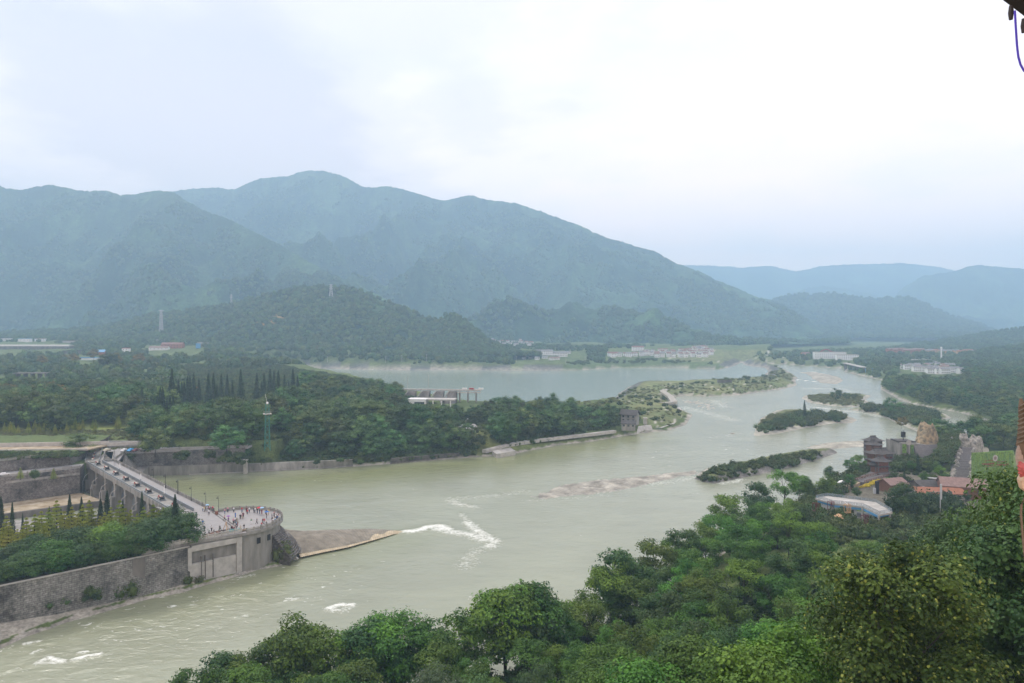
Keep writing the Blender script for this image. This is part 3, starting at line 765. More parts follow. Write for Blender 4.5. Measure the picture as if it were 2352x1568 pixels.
def broadleaf(seed, H, cw, lobes, per, leaf, mat, low=0.28, flat=0.72, name='broadleaf_tree', open_=0.0, fruit=0, squash=1.0, core=0.78, asp=0.62):
    rs = np.random.RandomState(seed)
    zc = H * (low + 1) / 2; rz_ = H * (1 - low) / 2
    d = unit(rs.normal(size=(lobes, 3)))
    rad = rs.uniform(0.45, 1.0, lobes) ** 0.5
    C = d * rad[:, None] * np.array([cw / 2, cw / 2, rz_]) * 0.86
    C[:, 2] = C[:, 2] * squash + zc
    lr = cw * rs.uniform(0.10, 0.19, lobes)
    C += rs.normal(size=C.shape) * cw * 0.025
    tb = rs.uniform(0.1, 0.9, lobes)
    P = []; Q = []; T = []
    for c, r_, t in zip(C, lr, tb):
        k = int(per * (r_ / (cw * 0.155)) ** 2)
        dd = unit(rs.normal(size=(k, 3)) + np.array([0, 0, 0.75]))
        # uneven lobes: sprays of leaves stick out
        sp = 1 + 0.32 * np.sin(dd[:, 0] * 5 + seed) * np.sin(dd[:, 1] * 6 + t * 9) + rs.uniform(-0.28, 0.22, k)
        p = c + dd * (r_ * sp)[:, None] * np.array([1.1, 1.1, flat])
        P.append(p); Q.append(unit(dd * 0.9 + np.array([0, 0, 0.45]) + rs.normal(size=(k, 3)) * 0.36)); T.append(np.full(k, t))
    P = np.concatenate(P); Q = np.concatenate(Q); T = np.concatenate(T)
    big = C; cr_ = np.stack([lr * core, lr * core, lr * core * flat], 1)
    cm = crown_mesh(name + '_crown', P, Q, leaf, T, mat, rs, asp, cores=(C - np.array([0, 0, 1.0]) * lr[:, None] * .12, cr_, tb) if core else None)
    sel = C[rs.permutation(lobes)[:max(6, lobes // 3)]]
    tm = limb_mesh(name + '_trunk', H, cw, sel, rs, 0.009 * H + 0.06)
    parts = [('trunk', tm), ('crown', cm)]
    if fruit:
        k = fruit; idx = rs.permutation(len(P))[:k]
        ctr = P[idx] + Q[idx] * 0.08
        V, Fc = leaf_quads(ctr, unit(Q[idx] + rs.normal(size=(k, 3)) * .4), 0.17, rs, 1.0)
        parts.append(('fruit', np_mesh('fruit', V, Fc, [M['fruit']])))
    return parts
def conifer(seed, H, w, n, leaf, mat, name='conifer', low=0.08, droop=-0.25, layers=26):
    rs = np.random.RandomState(seed)
    h = low + (1 - low) * rs.uniform(0, 1, n) ** 1.45
    layer = np.round(h * layers) / layers
    h = layer + rs.normal(size=n) * 0.010
    an = rs.uniform(0, 2 * PI, n)
    arm = 0.72 + 0.28 * np.sin(an * 4 + layer * 37) * np.sin(an * 7 + layer * 91)
    rr = (1 - np.clip(h, 0, 1)) ** 0.85 * w / 2 * arm * rs.uniform(0.25, 1.0, n) ** 0.6 + 0.05
    P = np.stack([np.cos(an) * rr, np.sin(an) * rr, h * H + rr * droop * 0.6], 1)
    out = np.stack([np.cos(an), np.sin(an), np.full(n, droop)], 1)
    Nn = unit(np.stack([np.cos(an) * 0.4, np.sin(an) * 0.4, np.ones(n)], 1) + rs.normal(size=(n, 3)) * 0.35)
    cm = crown_mesh(name + '_crown', P, Nn, leaf, 0.5 + 0.25 * np.sin(layer * 53), mat, rs, 0.42, unit(out))
    mb = MB(); mb.tube([(0, 0, -0.6), (0.05, 0, H * 0.5), (0, 0, H * 0.97)], [0.014 * H + .05, 0.009 * H + .03, 0.02], 6)
    return [('trunk', mb.mesh(name + '_trunk', M['bark'], True)), ('crown', cm)]
def willow(seed, H, cw, n, leaf, mat):
    rs = np.random.RandomState(seed)
    k = 60
    d = unit(rs.normal(size=(k, 3)) + np.array([0, 0, 0.5])); d[:, 2] = np.abs(d[:, 2])
    C = d * rs.uniform(0.4, 1, (k, 1)) * np.array([cw / 2, cw / 2, H * 0.42]) + np.array([0, 0, H * 0.52])
    idx = rs.randint(0, k, n)
    L_ = rs.uniform(0.15, 0.5, k) * H
    dr = rs.uniform(0, 1, n)
    P = C[idx] + rs.normal(size=(n, 3)) * np.array([.32, .32, .25])
    P[:, 2] -= dr * L_[idx]
    out = unit(C[idx] * np.array([1, 1, 0.01]))
    P += out * (dr * 0.15 * (1 - dr))[:, None] * 2
    Nn = unit(out + rs.normal(size=(n, 3)) * 0.5)
    al = np.tile(np.array([0, 0, -1.0]), (n, 1))
    cm = crown_mesh('willow_crown', P, Nn, leaf, np.full(n, .5) + rs.uniform(-.2, .2, k)[idx], mat, rs, 0.28, al)
    return [('trunk', limb_mesh('willow_trunk', H, cw, C[:16], rs, 0.2)), ('crown', cm)]
def shrub_parts(seed, H, w, n, leaf, mat, name='shrub'):
    rs = np.random.RandomState(seed)
    k = 9
    C = rs.normal(size=(k, 3)) * np.array([w * .22, w * .22, H * .12]) + np.array([0, 0, H * .45])
    idx = rs.randint(0, k, n)
    d = unit(rs.normal(size=(n, 3)) + np.array([0, 0, .45]))
    P = C[idx] + d * np.array([w * .27, w * .27, H * .42]) * rs.uniform(.7, 1.1, (n, 1))
    P[:, 2] = np.maximum(P[:, 2], 0.05)
    cm = crown_mesh(name + '_crown', P, unit(d + rs.normal(size=(n, 3)) * .4), leaf, rs.uniform(.2, .8, k)[idx], mat, rs, cores=(C - np.array([0, 0, H * .06]), np.tile(np.array([[w * .15, w * .15, H * .26]]), (k, 1)), rs.uniform(.2, .8, k)))
    mb = MB()
    for i in range(4): mb.tube([(0, 0, -.3), tuple(C[i] * .6), tuple(C[i])], [.05, .03, .01], 4)
    return [('stem', mb.mesh(name + '_stem', M['bark'])), ('crown', cm)]

class Kind:
    def __init__(s, name, cat, parts): s.name, s.cat, s.parts = name, cat, parts
    def put(s, x, y, z, sc, label, group=None, rz=None, sx=1.0):
        o = empty(s.name, (x, y, z), rnd.uniform(0, 6.28) if rz is None else rz, label, s.cat, group)
        o.scale = (sc * sx, sc * sx, sc)
        for pn, me in s.parts:
            link(bpy.data.objects.new(pn, me), o)
        return o
KN = [Kind('broadleaf_tree', 'tree', broadleaf(20 + i, 13, 9.5 + i * 0.5, 34 + 4 * i, 430, 0.27, M['leaf_near'], 0.16, 0.62, core=0.44, asp=.85)) for i in range(4)]
KNd = [Kind('broadleaf_tree', 'tree', broadleaf(40 + i, 13, 10, 42, 380, 0.27, M['leaf_dark'], 0.16, core=0.44, asp=.85)) for i in range(2)]
KF = [Kind('fruiting_tree', 'tree', broadleaf(50 + i, 13, 10, 42, 520, 0.27, M['leaf_fruit'], 0.14, fruit=2400, core=0.36, asp=.7)) for i in range(2)]
KG = [Kind('grey_leaved_tree', 'tree', broadleaf(60, 12, 10, 40, 420, 0.25, M['leaf_grey'], 0.16, core=0.4, asp=.5))]
KO = [Kind('broadleaf_tree', 'tree', broadleaf(70 + i, 14, 10, 26, 230, 0.40, M['leaf_near'], 0.26, 0.6, core=(0.0 if i == 1 else 0.42), asp=.75)) for i in range(3)]
KO += [Kind('broadleaf_tree', 'tree', broadleaf(76, 14, 11, 36, 200, 0.42, M['leaf_dark'], 0.22, core=0.5, asp=.75))]
KW = Kind('willow', 'tree', willow(80, 11, 8.5, 7000, 0.42, M['leaf_willow']))
KM = [Kind('broadleaf_tree', 'tree', broadleaf(90 + i, 16, 14 + i, 26 + 2 * i, 95, 0.72, M['leaf_mid'], 0.12, 0.6, core=.62)) for i in range(5)]
KC = [Kind('conifer', 'tree', conifer(110 + i, 18, 6.8, 1500, 0.85, M['leaf_conifer'])) for i in range(3)]
KCn = [Kind('conifer', 'tree', conifer(116 + i, 13, 4.6, 3600, 0.42, M['leaf_conifer'])) for i in range(2)]
KY = [Kind('young_ginkgo', 'tree', conifer(120 + i, 9, 6.4, 1900, 0.55, M['leaf_yellow'], 'ginkgo', 0.12, 0.12, 10)) for i in range(3)]
KT = [Kind('bushy_tree', 'tree', broadleaf(130 + i, 10, 10.5, 44, 190, 0.40, M['leaf_dark'], 0.03, core=.5, asp=.75)) for i in range(3)]
KT += [Kind('bushy_tree', 'tree', broadleaf(134, 10, 10.5, 40, 190, 0.40, M['leaf_near'], 0.03, core=.5, asp=.75))]
KS = [Kind('shrub', 'shrub', shrub_parts(140 + i, 3.0, 4.2, 420, 0.45, M['leaf_shrub'])) for i in range(3)]
KGo = [Kind('flowering_tree', 'tree', broadleaf(150 + i, 15, 15, 30, 55, 0.85, M['leaf_gold'], 0.25, 0.6)) for i in range(2)]

# ------------------------------------------------------------------ masses of far trees and scrub
PROTO = bpy.data.collections.new('proto')
def proto_objs(kinds, part='crown'):
    c = bpy.data.collections.new('set')
    for i, k in enumerate(kinds):
        for pn, me in k:
            if pn == part:
                c.objects.link(bpy.data.objects.new('leafage_%02d' % i, me))
    return c
def scatter(name, P, S, coll, label, cat, kind='stuff'):
    P = np.asarray(P, np.float32)
    if len(P) == 0: return
    me = bpy.data.meshes.new(name)
    me.vertices.add(len(P)); me.vertices.foreach_set('co', P.ravel())
    a = me.attributes.new('scl', 'FLOAT', 'POINT'); a.data.foreach_set('value', np.asarray(S, np.float32))
    o = bpy.data.objects.new(name, me); link(o)
    tag(o, label, cat, kind=kind)
    ng = bpy.data.node_groups.new(name, 'GeometryNodeTree')
    ng.interface.new_socket('Geometry', in_out='INPUT', socket_type='NodeSocketGeometry')
    ng.interface.new_socket('Geometry', in_out='OUTPUT', socket_type='NodeSocketGeometry')
    gi = ng.nodes.new('NodeGroupInput'); go = ng.nodes.new('NodeGroupOutput')
    iop = ng.nodes.new('GeometryNodeInstanceOnPoints')
    ci = ng.nodes.new('GeometryNodeCollectionInfo')
    ci.inputs['Collection'].default_value = coll
    ci.inputs['Separate Children'].default_value = True
    ci.inputs['Reset Children'].default_value = True
    na = ng.nodes.new('GeometryNodeInputNamedAttribute'); na.data_type = 'FLOAT'; na.inputs['Name'].default_value = 'scl'
    rv = ng.nodes.new('FunctionNodeRandomValue'); rv.data_type = 'FLOAT_VECTOR'
    rv.inputs[0].default_value = (0, 0, 0); rv.inputs[1].default_value = (0, 0, 6.283)
    ri = ng.nodes.new('FunctionNodeRandomValue'); ri.data_type = 'INT'
    ri.inputs[4].default_value = 0; ri.inputs[5].default_value = 50
    ri.inputs['Seed'].default_value = 5
    ln = ng.links.new
    ln(gi.outputs[0], iop.inputs['Points']); ln(ci.outputs[0], iop.inputs['Instance'])
    iop.inputs['Pick Instance'].default_value = True
    ln(ri.outputs[2], iop.inputs['Instance Index'])
    ln(rv.outputs[0], iop.inputs['Rotation']); ln(na.outputs[0], iop.inputs['Scale'])
    ln(iop.outputs[0], go.inputs[0])
    md = o.modifiers.new('scatter', 'NODES'); md.node_group = ng
    return o
def far_clump(seed, H, w, n, leaf, mat):
    rs = np.random.RandomState(seed)
    d = unit(rs.normal(size=(n, 3)) + np.array([0, 0, .5]))
    sp = 1 + 0.25 * np.sin(d[:, 0] * 4 + seed) * np.sin(d[:, 1] * 5)
    P = d * sp[:, None] * np.array([w / 2, w / 2, H * .5]) * rs.uniform(.8, 1.05, (n, 1)) + np.array([0, 0, H * .45])
    return [('crown', crown_mesh('clump', P, unit(d + rs.normal(size=(n, 3)) * .35), leaf, np.full(n, .5), mat, rs, 0.8, cores=(np.array([[0, 0, H * .40], [w * .18, 0, H * .3], [-w * .12, w * .16, H * .32], [-w * .1, -w * .18, H * .3]]), np.array([[w * .40, w * .40, H * .44], [w * .3, w * .3, H * .36], [w * .3, w * .3, H * .38], [w * .3, w * .3, H * .36]]), np.array([.5, .6, .4, .5]))))]
M['leaf_far'] = leaf_mat('leaf_far', (0.034, 0.072, 0.028), (0.100, 0.165, 0.050), 0.02, 0.34, 0.15)
M['leaf_farl'] = leaf_mat('leaf_farl', (0.055, 0.095, 0.028), (0.14, 0.20, 0.055), 0.03, 0.30, 0.15)
C_far = proto_objs([far_clump(200 + i, 9, 10, 110, 2.6, M['leaf_far']) for i in range(4)])
C_farl = proto_objs([far_clump(210 + i, 5, 7, 80, 1.8, M['leaf_farl']) for i in range(4)])
C_mid = proto_objs([k.parts for k in KM] + [broadleaf(98, 15, 13, 28, 95, .7, M['leaf_shrub'], .12, .6, core=.62), broadleaf(99, 12, 14, 26, 95, .7, M['leaf_dark'], .12, .6, core=.62)])
KM += [Kind('broadleaf_tree', 'tree', broadleaf(98, 15, 13, 28, 95, .7, M['leaf_dark'], .12, .6, core=.62))]
C_scrub = proto_objs([shrub_parts(220 + i, 2.6, 4.2, 170, 0.62, M['leaf_shrub']) for i in range(4)])
M['leaf_under'] = leaf_mat('leaf_under', (0.014, 0.034, 0.008), (0.040, 0.075, 0.018), .02, .25, .06)  # shade of the gaps under near crowns is put into this leaf colour
C_under = proto_objs([shrub_parts(225 + i, 3.0, 4.4, 300, 0.42, M['leaf_under']) for i in range(3)])
C_reed = proto_objs([shrub_parts(230 + i, 1.4, 3.4, 150, 0.5, M['reed']) for i in range(3)])
C_farm = proto_objs([far_clump(200 + i, 9, 10, 110, 2.6, M['leaf_far']) for i in range(3)] + [far_clump(206 + i, 8, 9, 110, 2.4, M['leaf_farl']) for i in range(3)])
_terr = terrain
def sample(uv, z, spacing, seed, jitter=0.5):
    """jittered points of a plan polygon given in view units on level z"""
    p = W(uv, z); rs = np.random.RandomState(seed)
    x0, y0 = p.min(0); x1, y1 = p.max(0)
    gx, gy = np.meshgrid(np.arange(x0, x1, spacing), np.arange(y0, y1, spacing))
    gx = gx + rs.uniform(-jitter, jitter, gx.shape) * spacing; gy = gy + rs.uniform(-jitter, jitter, gy.shape) * spacing
    gx, gy = gx.ravel(), gy.ravel()
    m = inside(gx, gy, p); gx, gy = gx[m], gy[m]
    uu = UC + gx * F / np.maximum(gy, 1)
    m = (uu > -160) & (uu < 2510); return gx[m], gy[m]
def clear_of(x, y, clears):
    m = np.ones(x.shape, bool)
    for uv, z in clears: m &= ~pin(x, y, uv, z)
    return m
# ------------------------------------------------------------------ woods
def vtop(x, y, ztop): return VH + (HC - ztop) * F / y
CLEARS = [  # kept open: roofs, car park, fields (view polygon, level)
 ([(1045, 992), (1045, 980), (1095, 978), (1110, 990), (1150, 1005), (1190, 1012), (1150, 1025), (1080, 1003)], 8),
 ([(925, 940), (1110, 945), (1110, 905), (925, 905)], 10),
 ([(425, 1000), (500, 1000), (500, 975), (425, 975)], 11),
 ([(1105, 1048), (1440, 1000), (1440, 975), (1300, 1000), (1105, 1030)], 4),
 ([(1420, 1010), (1480, 1010), (1500, 960), (1440, 955)], 6),
 ([(582, 1060), (645, 1060), (642, 1008), (585, 1008)], 10),
 ([(395, 985), (520, 985), (700, 940), (700, 872), (420, 872)], 14),
]
PEN = [(300, 1052), (450, 1040), (700, 1055), (850, 1058), (1000, 1052), (1110, 1036), (1180, 1015), (1300, 1000), (1425, 975), (1440, 962), (1400, 950), (1250, 945), (1110, 938), (1000, 920), (850, 900), (600, 863), (530, 870), (520, 900), (520, 985), (400, 1005), (330, 1020)]
LEFTW = [(-300, 1012), (140, 1004), (330, 990), (395, 985), (400, 960), (380, 925), (0, 900), (-300, 900)]
px_, py_ = sample(PEN, 8, 9.8, 31)
m = clear_of(px_, py_, CLEARS) & (fbm(px_ / 40, py_ / 40, 2) > -.34); px_, py_ = px_[m], py_[m]
h_, _, d_ = terrain(px_, py_)
m = d_ > 4; px_, py_, h_ = px_[m], py_[m], h_[m]
lx, ly = sample(LEFTW, 11, 9.5, 33)
lh, _, _ = terrain(lx, ly)
# tree-top limit on the peninsula so that the lake and the old dam stay in view
LIM = ([-300, 0, 300, 420, 520, 640, 720, 800, 870, 930, 960, 1100, 1130, 1200, 1300, 1345, 1400, 1450], [862, 860, 865, 880, 850, 846, 850, 858, 868, 880, 915, 915, 905, 900, 905, 918, 920, 935])
order = []
for x, y, h, w in list(zip(px_, py_, h_, [0] * len(px_))) + list(zip(lx, ly, lh, [1] * len(lx))):
    s = rnd.uniform(0.6, 1.15) * (1.1 if w else 1.0)
    u = UC + x * F / y
    lim = np.interp(u, *LIM) + rnd.uniform(0, 26)
    zmax = HC - (lim - VH) * y / F
    if h + 16 * s > zmax: s = (zmax - h) / 16
    if 925 < u < 1110:                          # nothing tall in front of the old dam
        zm = HC - (924 + rnd.uniform(0, 8) - VH) * y / F
        if h + 16 * s > zm: s = (zm - h) / 16
    if s < 0.3: continue
    order.append((y / s, x, y, h, s, w, u))
order.sort()
NIND = 120
restP, restS = [], []
for i, (_, x, y, h, s, w, u) in enumerate(order):
    if i < NIND:
        if w:
            k, lab, grp = (rnd.choice(KM), 'tall dark green tree in the dense wood beyond the grassy strip', 'dark trees left of the sluice')
            if y > 470 and rnd.random() < 0.5:
                k, lab, grp = (rnd.choice(KGo), 'dark tree topped with yellow blossom in the wood beyond the grassy strip', 'yellow blossoming trees left of the sluice')
        else:
            k = rnd.choice(KM)
            if u < 620: lab, grp = 'rounded dark green tree behind the parked cars beside the quay road', 'trees behind the quay road'
            elif u < 1130: lab, grp = 'rounded dark green tree in the wood above the sloping quay wall', 'trees of the wood above the quay'
            else: lab, grp = 'rounded dark green tree in the wood above the pale bank path', 'trees of the wood above the pale bank path'
        k.put(x, y, h - 0.3, s, lab, grp)
    else:
        restP.append((x, y, h - 0.3)); restS.append(s)
scatter('woodland', restP, restS, C_mid, 'dense woodland of rounded dark green trees stretching back to the lake', 'woodland')
# ginkgo saplings at the grassy strip
for i in range(34):
    u = rnd.uniform(-20, 325); v = np.interp(u, [0, 150, 330], [1010, 1008, 990]) + rnd.uniform(-4, 12)
    p = at(u, v, 11.5); z = ground_z(p.x, p.y)
    rnd.choice(KY).put(p.x, p.y, z - .2, rnd.uniform(0.35, .75), 'young pale yellow-green ginkgo on the grassy strip in front of the dark wood', 'young ginkgos on the grassy strip')
for u, v, s in ((648, 965, 1.1), (665, 968, 1.3), (690, 985, 1.5), (430, 985, .9), (455, 990, .8)):
    p = at(u, v + 22, 11); rnd.choice(KY).put(p.x, p.y, ground_z(p.x, p.y), s, 'bright yellow-green tree beside the green lattice tower', 'yellow-green trees by the lattice tower')
# bright willow-like tree
KB = Kind('broadleaf_tree', 'tree', broadleaf(95, 15, 17, 40, 70, 0.8, M['leaf_shrub'], 0.1))
p = at(128, 1012, 11.5); KB.put(p.x, p.y, ground_z(p.x, p.y), 0.95, 'bright green round tree in front of the dark wood beyond the sluice')
p = at(190, 1046, 12); KM[1].put(p.x, p.y, 11.5, 0.72, 'broad dark tree beside the head of the winch deck', sx=1.35)
p = at(335, 1052, 12); KM[2].put(p.x, p.y + 8, 11.5, 0.8, 'broad dark tree right behind the parked blue car', sx=1.1)
p = at(505, 1045, 12); KM[3].put(p.x, p.y + 8, 11.5, 0.85, 'broad dark tree beside the quay road bend', sx=1.2)
# rows of dark conifers
n = 0
for u0, v0, u1, v1, k, hh in ((300, 985, 400, 978, 14, 19), (385, 960, 440, 945, 8, 26), (430, 940, 690, 932, 24, 22)):
    for i in range(k):
        t = (i + rnd.uniform(.2, .8)) / k
        u = u0 + (u1 - u0) * t; v = v0 + (v1 - v0) * t + rnd.uniform(-8, 5)
        if u0 == 430 and rnd.random() < 0.12: continue
        p = at(u, v, 12); z = ground_z(p.x, p.y)
        rnd.choice(KC).put(p.x, p.y, z, hh / 18 * rnd.uniform(.6, 1.1), 'slender dark conifer in the row before the long white beam' if u0 == 430 else 'slender dark conifer at the right edge of the dark wood',
                           'row of conifers before the long white beam' if u0 == 430 else 'conifers at the edge of the dark wood')
        n += 1

# scrub along banks, on islands and slopes
def scrub(name, polys, z, spacing, smin, smax, coll, label, cat, seed, clears=(), dmin=2, keep=1.0, gate=None):
    P, S = [], []
    rs = np.random.RandomState(seed)
    for uv in polys:
        x, y = sample(uv, z, spacing, seed)
        if clears:
            mm = clear_of(x, y, clears); x, y = x[mm], y[mm]
        h, _, d = terrain(x, y)
        mm = (d > dmin) & (h > 0.25) & (rs.uniform(size=x.shape) < keep)
        if gate is not None: mm &= fbm(x / gate, y / gate, 3) > -0.05
        P.append(np.stack([x[mm], y[mm], h[mm] - .2], 1)); S.append(rs.uniform(smin, smax, mm.sum()))
    return scatter(name, np.concatenate(P), np.concatenate(S), coll, label, cat)
QUAYC = CLEARS + [([(560, 1095), (860, 1082), (840, 1058), (560, 1070)], 0)]
scrub('bank_scrub', [[(560, 1068), (700, 1068), (850, 1064), (980, 1056), (1130, 1047), (1181, 1042), (1281, 1022), (1357, 1014), (1440, 1000), (1440, 960), (1000, 985), (560, 1030)]], 2, 3.0, 0.6, 1.35, C_scrub,
      'green bushes and scrub covering the bank above the quay', 'scrub', 41, CLEARS[:1] + CLEARS[3:], 1.5, 0.9)
scrub('pasture_scrub', [[(400, 985), (400, 900), (425, 850), (640, 852), (760, 870), (880, 895), (960, 915), (900, 930), (600, 905), (700, 935), (530, 985)], [(330, 1012), (470, 1000), (700, 985), (600, 1015), (330, 1035)]], 14, 4.5, 0.7, 1.5, C_scrub,
      'light green scrub on the open slope before the lake', 'scrub', 42)
scrub('dike_reeds', [[(1200, 960), (1470, 1000), (1585, 975), (1590, 945), (1550, 912), (1840, 885), (1835, 865), (1790, 842), (1760, 850), (1762, 866), (1560, 884), (1440, 895), (1400, 925), (1200, 930)]], 4, 5.0, 0.4, 1.1, C_reed,
      'dry grass and low reeds covering the long dike', 'grass', 43, [([(1105, 1048), (1440, 1000), (1440, 975), (1105, 1030)], 4)], 4, 0.75, 40)
scrub('dike_bushes', [[(1300, 960), (1470, 1000), (1585, 975), (1600, 930), (1550, 905), (1840, 880), (1790, 842), (1560, 884), (1440, 895), (1360, 930)]], 4, 9, 0.5, 1.4, C_scrub,
      'scattered green bushes on the long dike', 'bushes', 44, [([(1105, 1048), (1440, 1000), (1440, 975), (1105, 1030)], 4)], 6, 0.35, 30)
for nm, uv, z, sp, a, b, cl, lab, cat, sd, dm, kp in (
    ('island_trees', [(1735, 992), (1765, 998), (1830, 985), (1930, 966), (1945, 960), (1925, 953), (1850, 951), (1800, 960), (1765, 975)], 1, 5.2, 0.9, 2.0, C_scrub, 'dense trees and bushes covering the wedge shaped island', 'bushes', 51, -99, 0.85),
    ('island_reeds', [(1738, 985), (1748, 965), (1771, 952), (1830, 946), (1850, 955), (1780, 975), (1755, 992)], 1, 4, 0.7, 1.5, C_reed, 'tall grass on the wedge shaped island', 'grass', 52, -99, .9),
    ('island_grass', [(1848, 913), (1862, 921), (1913, 930), (1965, 932), (1985, 922), (1970, 907), (1913, 906), (1855, 909)], 1, 5, 0.8, 1.6, C_reed, 'dry grass covering the small flat island', 'grass', 53, -99, .9),
    ('island_wood', [(1985, 935), (2040, 939), (2115, 945), (2165, 955), (2150, 970), (2135, 980), (2105, 980), (2060, 968), (2020, 950), (1990, 944)], 1, 5.5, 1.0, 2.4, C_scrub, 'dense bushes and small trees covering the long island', 'bushes', 54, -99, .9),
    ('spit_grass', [(1600, 1092), (1620, 1083), (1700, 1068), (1830, 1043), (1900, 1038), (1860, 1053), (1790, 1070), (1680, 1092), (1640, 1102)], 2.5, 2.4, 0.45, 1.2, C_scrub, 'green weeds on the paved spit', 'weeds', 55, -99, .7)):
    P, S = [], []
    x, y = sample(uv, z, sp, sd); h, _, d = terrain(x, y)
    rs = np.random.RandomState(sd); mm = (h > (0.15 if sp < 3 else 0.5)) & (rs.uniform(size=x.shape) < kp)
    scatter(nm, np.stack([x[mm], y[mm], h[mm] - .2], 1), rs.uniform(a, b, mm.sum()), cl, lab, cat)
for u, v, s, lab in ((1921, 920, .8, 'tall dark tree on the small flat island'), (1945, 918, .5, 'round bush-like tree on the small flat island, middle of three'), (1962, 916, .42, 'smallest round tree on the small flat island'),
                     (1848, 968, .9, 'pointed dark tree rising above the wedge shaped island'), (2052, 955, 1.0, 'tallest round tree on the long bushy island'), (1917, 965, .5, 'bushy tree at the upstream end of the wedge shaped island')):
    p = at(u, v, 1.5); (KC[0] if 'pointed' in lab else KM[0]).put(p.x, p.y, 1.0, s, lab)
p = at(2070, 982, 1.5); KGo[0].put(p.x, p.y, 1.0, .55, 'yellowish tree on the near shore of the long bushy island')

# right bank woods
RW = [(2024, 878), (2040, 870), (2100, 868), (2352, 830), (2560, 830), (2560, 1075), (2280, 1040), (2160, 1036), (2158, 1018), (2255, 1004), (2292, 978), (2242, 956), (2200, 946), (2150, 936), (2096, 924), (2066, 914), (2030, 898)]
x, y = sample(RW, 4, 11, 61); h, _, d = terrain(x, y); mm = d > 3
m2 = clear_of(x, y, [([(2060, 878), (2215, 878), (2215, 850), (2060, 845)], 6)]); mm &= m2
x, y, h = x[mm], y[mm], h[mm]
o_ = np.argsort(y); 
for i in o_[:45]:
    u = UC + x[i] * F / y[i]
    if u > 2400: continue
    gold = u > 2180 and y[i] > 470 and rnd.random() < 0.4
    (rnd.choice(KGo) if gold else rnd.choice(KM)).put(x[i], y[i], h[i] - .3, rnd.uniform(.6, .95), 'tree topped with yellow blossom on the far right bank' if gold else 'round dark tree on the wooded right bank beyond the rock garden',
        'yellow topped trees on the right bank' if gold else 'round trees on the right bank')
j = o_[45:]
scatter('right_bank_wood', np.stack([x[j], y[j], h[j] - .3], 1), nr.uniform(.5, .85, len(j)), C_mid, 'wood of mixed green trees on the valley floor of the right bank', 'woodland')
x, y = sample([(1945, 846), (1990, 862), (2030, 872), (2060, 868), (2352, 826), (2500, 826), (2500, 800), (2050, 806), (1700, 822), (1780, 832), (1900, 840)], 5, 16, 62)
h, _, d = terrain(x, y); mm = (d > 6) & clear_of(x, y, [([(2060, 878), (2215, 878), (2215, 850), (2060, 845)], 6), ([(1860, 832), (1980, 832), (1980, 820), (1860, 820)], 6), ([(2030, 816), (2270, 816), (2270, 806), (2030, 806)], 8), ([(2085, 836), (2145, 836), (2145, 828), (2085, 828)], 6)])
mm &= nr.uniform(size=x.shape) < 0.75
scatter('valley_trees', np.stack([x[mm], y[mm], h[mm] - .3], 1), nr.uniform(.6, 1.3, mm.sum()), C_farm, 'scattered trees covering the far valley floor', 'woodland')
# left plain behind the dark wood
x, y = sample([(-300, 905), (420, 920), (480, 862), (640, 846), (840, 838), (1180, 834), (1180, 812), (600, 800), (-300, 795)], 18, 14, 63)
h, _, d = terrain(x, y)
BL = [([(-50, 822), (165, 822), (165, 806), (-50, 806)], 22), ([(145, 846), (245, 846), (245, 826), (145, 826)], 18), ([(335, 822), (470, 822), (470, 806), (335, 806)], 24), ([(30, 880), (110, 880), (110, 862), (30, 862)], 16), ([(-20, 806), (120, 806), (120, 798), (-20, 798)], 28), ([(425, 900), (425, 855), (640, 855), (700, 880), (620, 900)], 16)]
mm = (d > 22) & clear_of(x, y, BL) & (nr.uniform(size=x.shape) < 0.85) & (fbm(x / 75, y / 110, 3) > -.22)
scatter('plain_trees', np.stack([x[mm], y[mm], h[mm] - .3], 1), nr.uniform(.5, 1.35, mm.sum()), C_farm, 'mixed trees and groves covering the plain at the foot of the hills', 'woodland')
for u, v, s in ((170, 838, .8), (215, 828, .9), (247, 850, 1.1), (262, 846, 1.0), (150, 832, .6), (318, 842, .9), (420, 832, .7), (98, 842, .8), (560, 842, .7)):
    ys_ = np.geomspace(500, 1600, 500); xs_ = (u - UC) / F * ys_; g_, _, _ = terrain(xs_, ys_); k = int(np.argmin(np.abs(HC - (v - VH) * ys_ / F - g_)))
    rnd.choice([KGo[0], KB]).put(xs_[k], ys_[k], g_[k], s * 1.3, 'large olive-gold round tree standing above the groves of the plain', 'large olive trees on the plain')
# woods on the hills
def hill_wood(name, hd, n, smin, smax, coll, label, seed, tmin=0.0, u0=-200, u1=2480):
    Xg, Yg, Z, UU, T = hd; rs = np.random.RandomState(seed)
    nr_, nc = Z.shape; rows = (T[:, 0] <= 1.03).sum()
    fi = rs.uniform(tmin * rows, (rows - 1.01) * (.955 if n > 12000 else 1), n); fj = rs.uniform(0, nc - 1.01, n)
    i = fi.astype(int); j = fj.astype(int); a = fi - i; b = fj - j
    g = lambda A: (A[i, j] * (1 - a) * (1 - b) + A[i + 1, j] * a * (1 - b) + A[i, j + 1] * (1 - a) * b + A[i + 1, j + 1] * a * b)
    x, y, z, u = g(Xg), g(Yg), g(Z), g(UU)
    mm = (u > u0) & (u < u1) & (fbm(x / (70 if n < 12000 else 160) + seed, y / (70 if n < 12000 else 160), 3) > (-0.38 if n < 12000 else -.05))
    scatter(name, np.stack([x[mm], y[mm], z[mm] - 1.0], 1), rs.uniform(smin, smax, mm.sum()), coll, label, 'woodland')
hill_wood('near_hill_wood', HILL_E, 11000, .5, 1.15, C_farm, 'thick green woods covering the nearest hill', 71)
hill_wood('left_mountain_wood', HILL_D, 22000, .8, 1.5, C_far, 'dense forest covering the left mountain', 75)
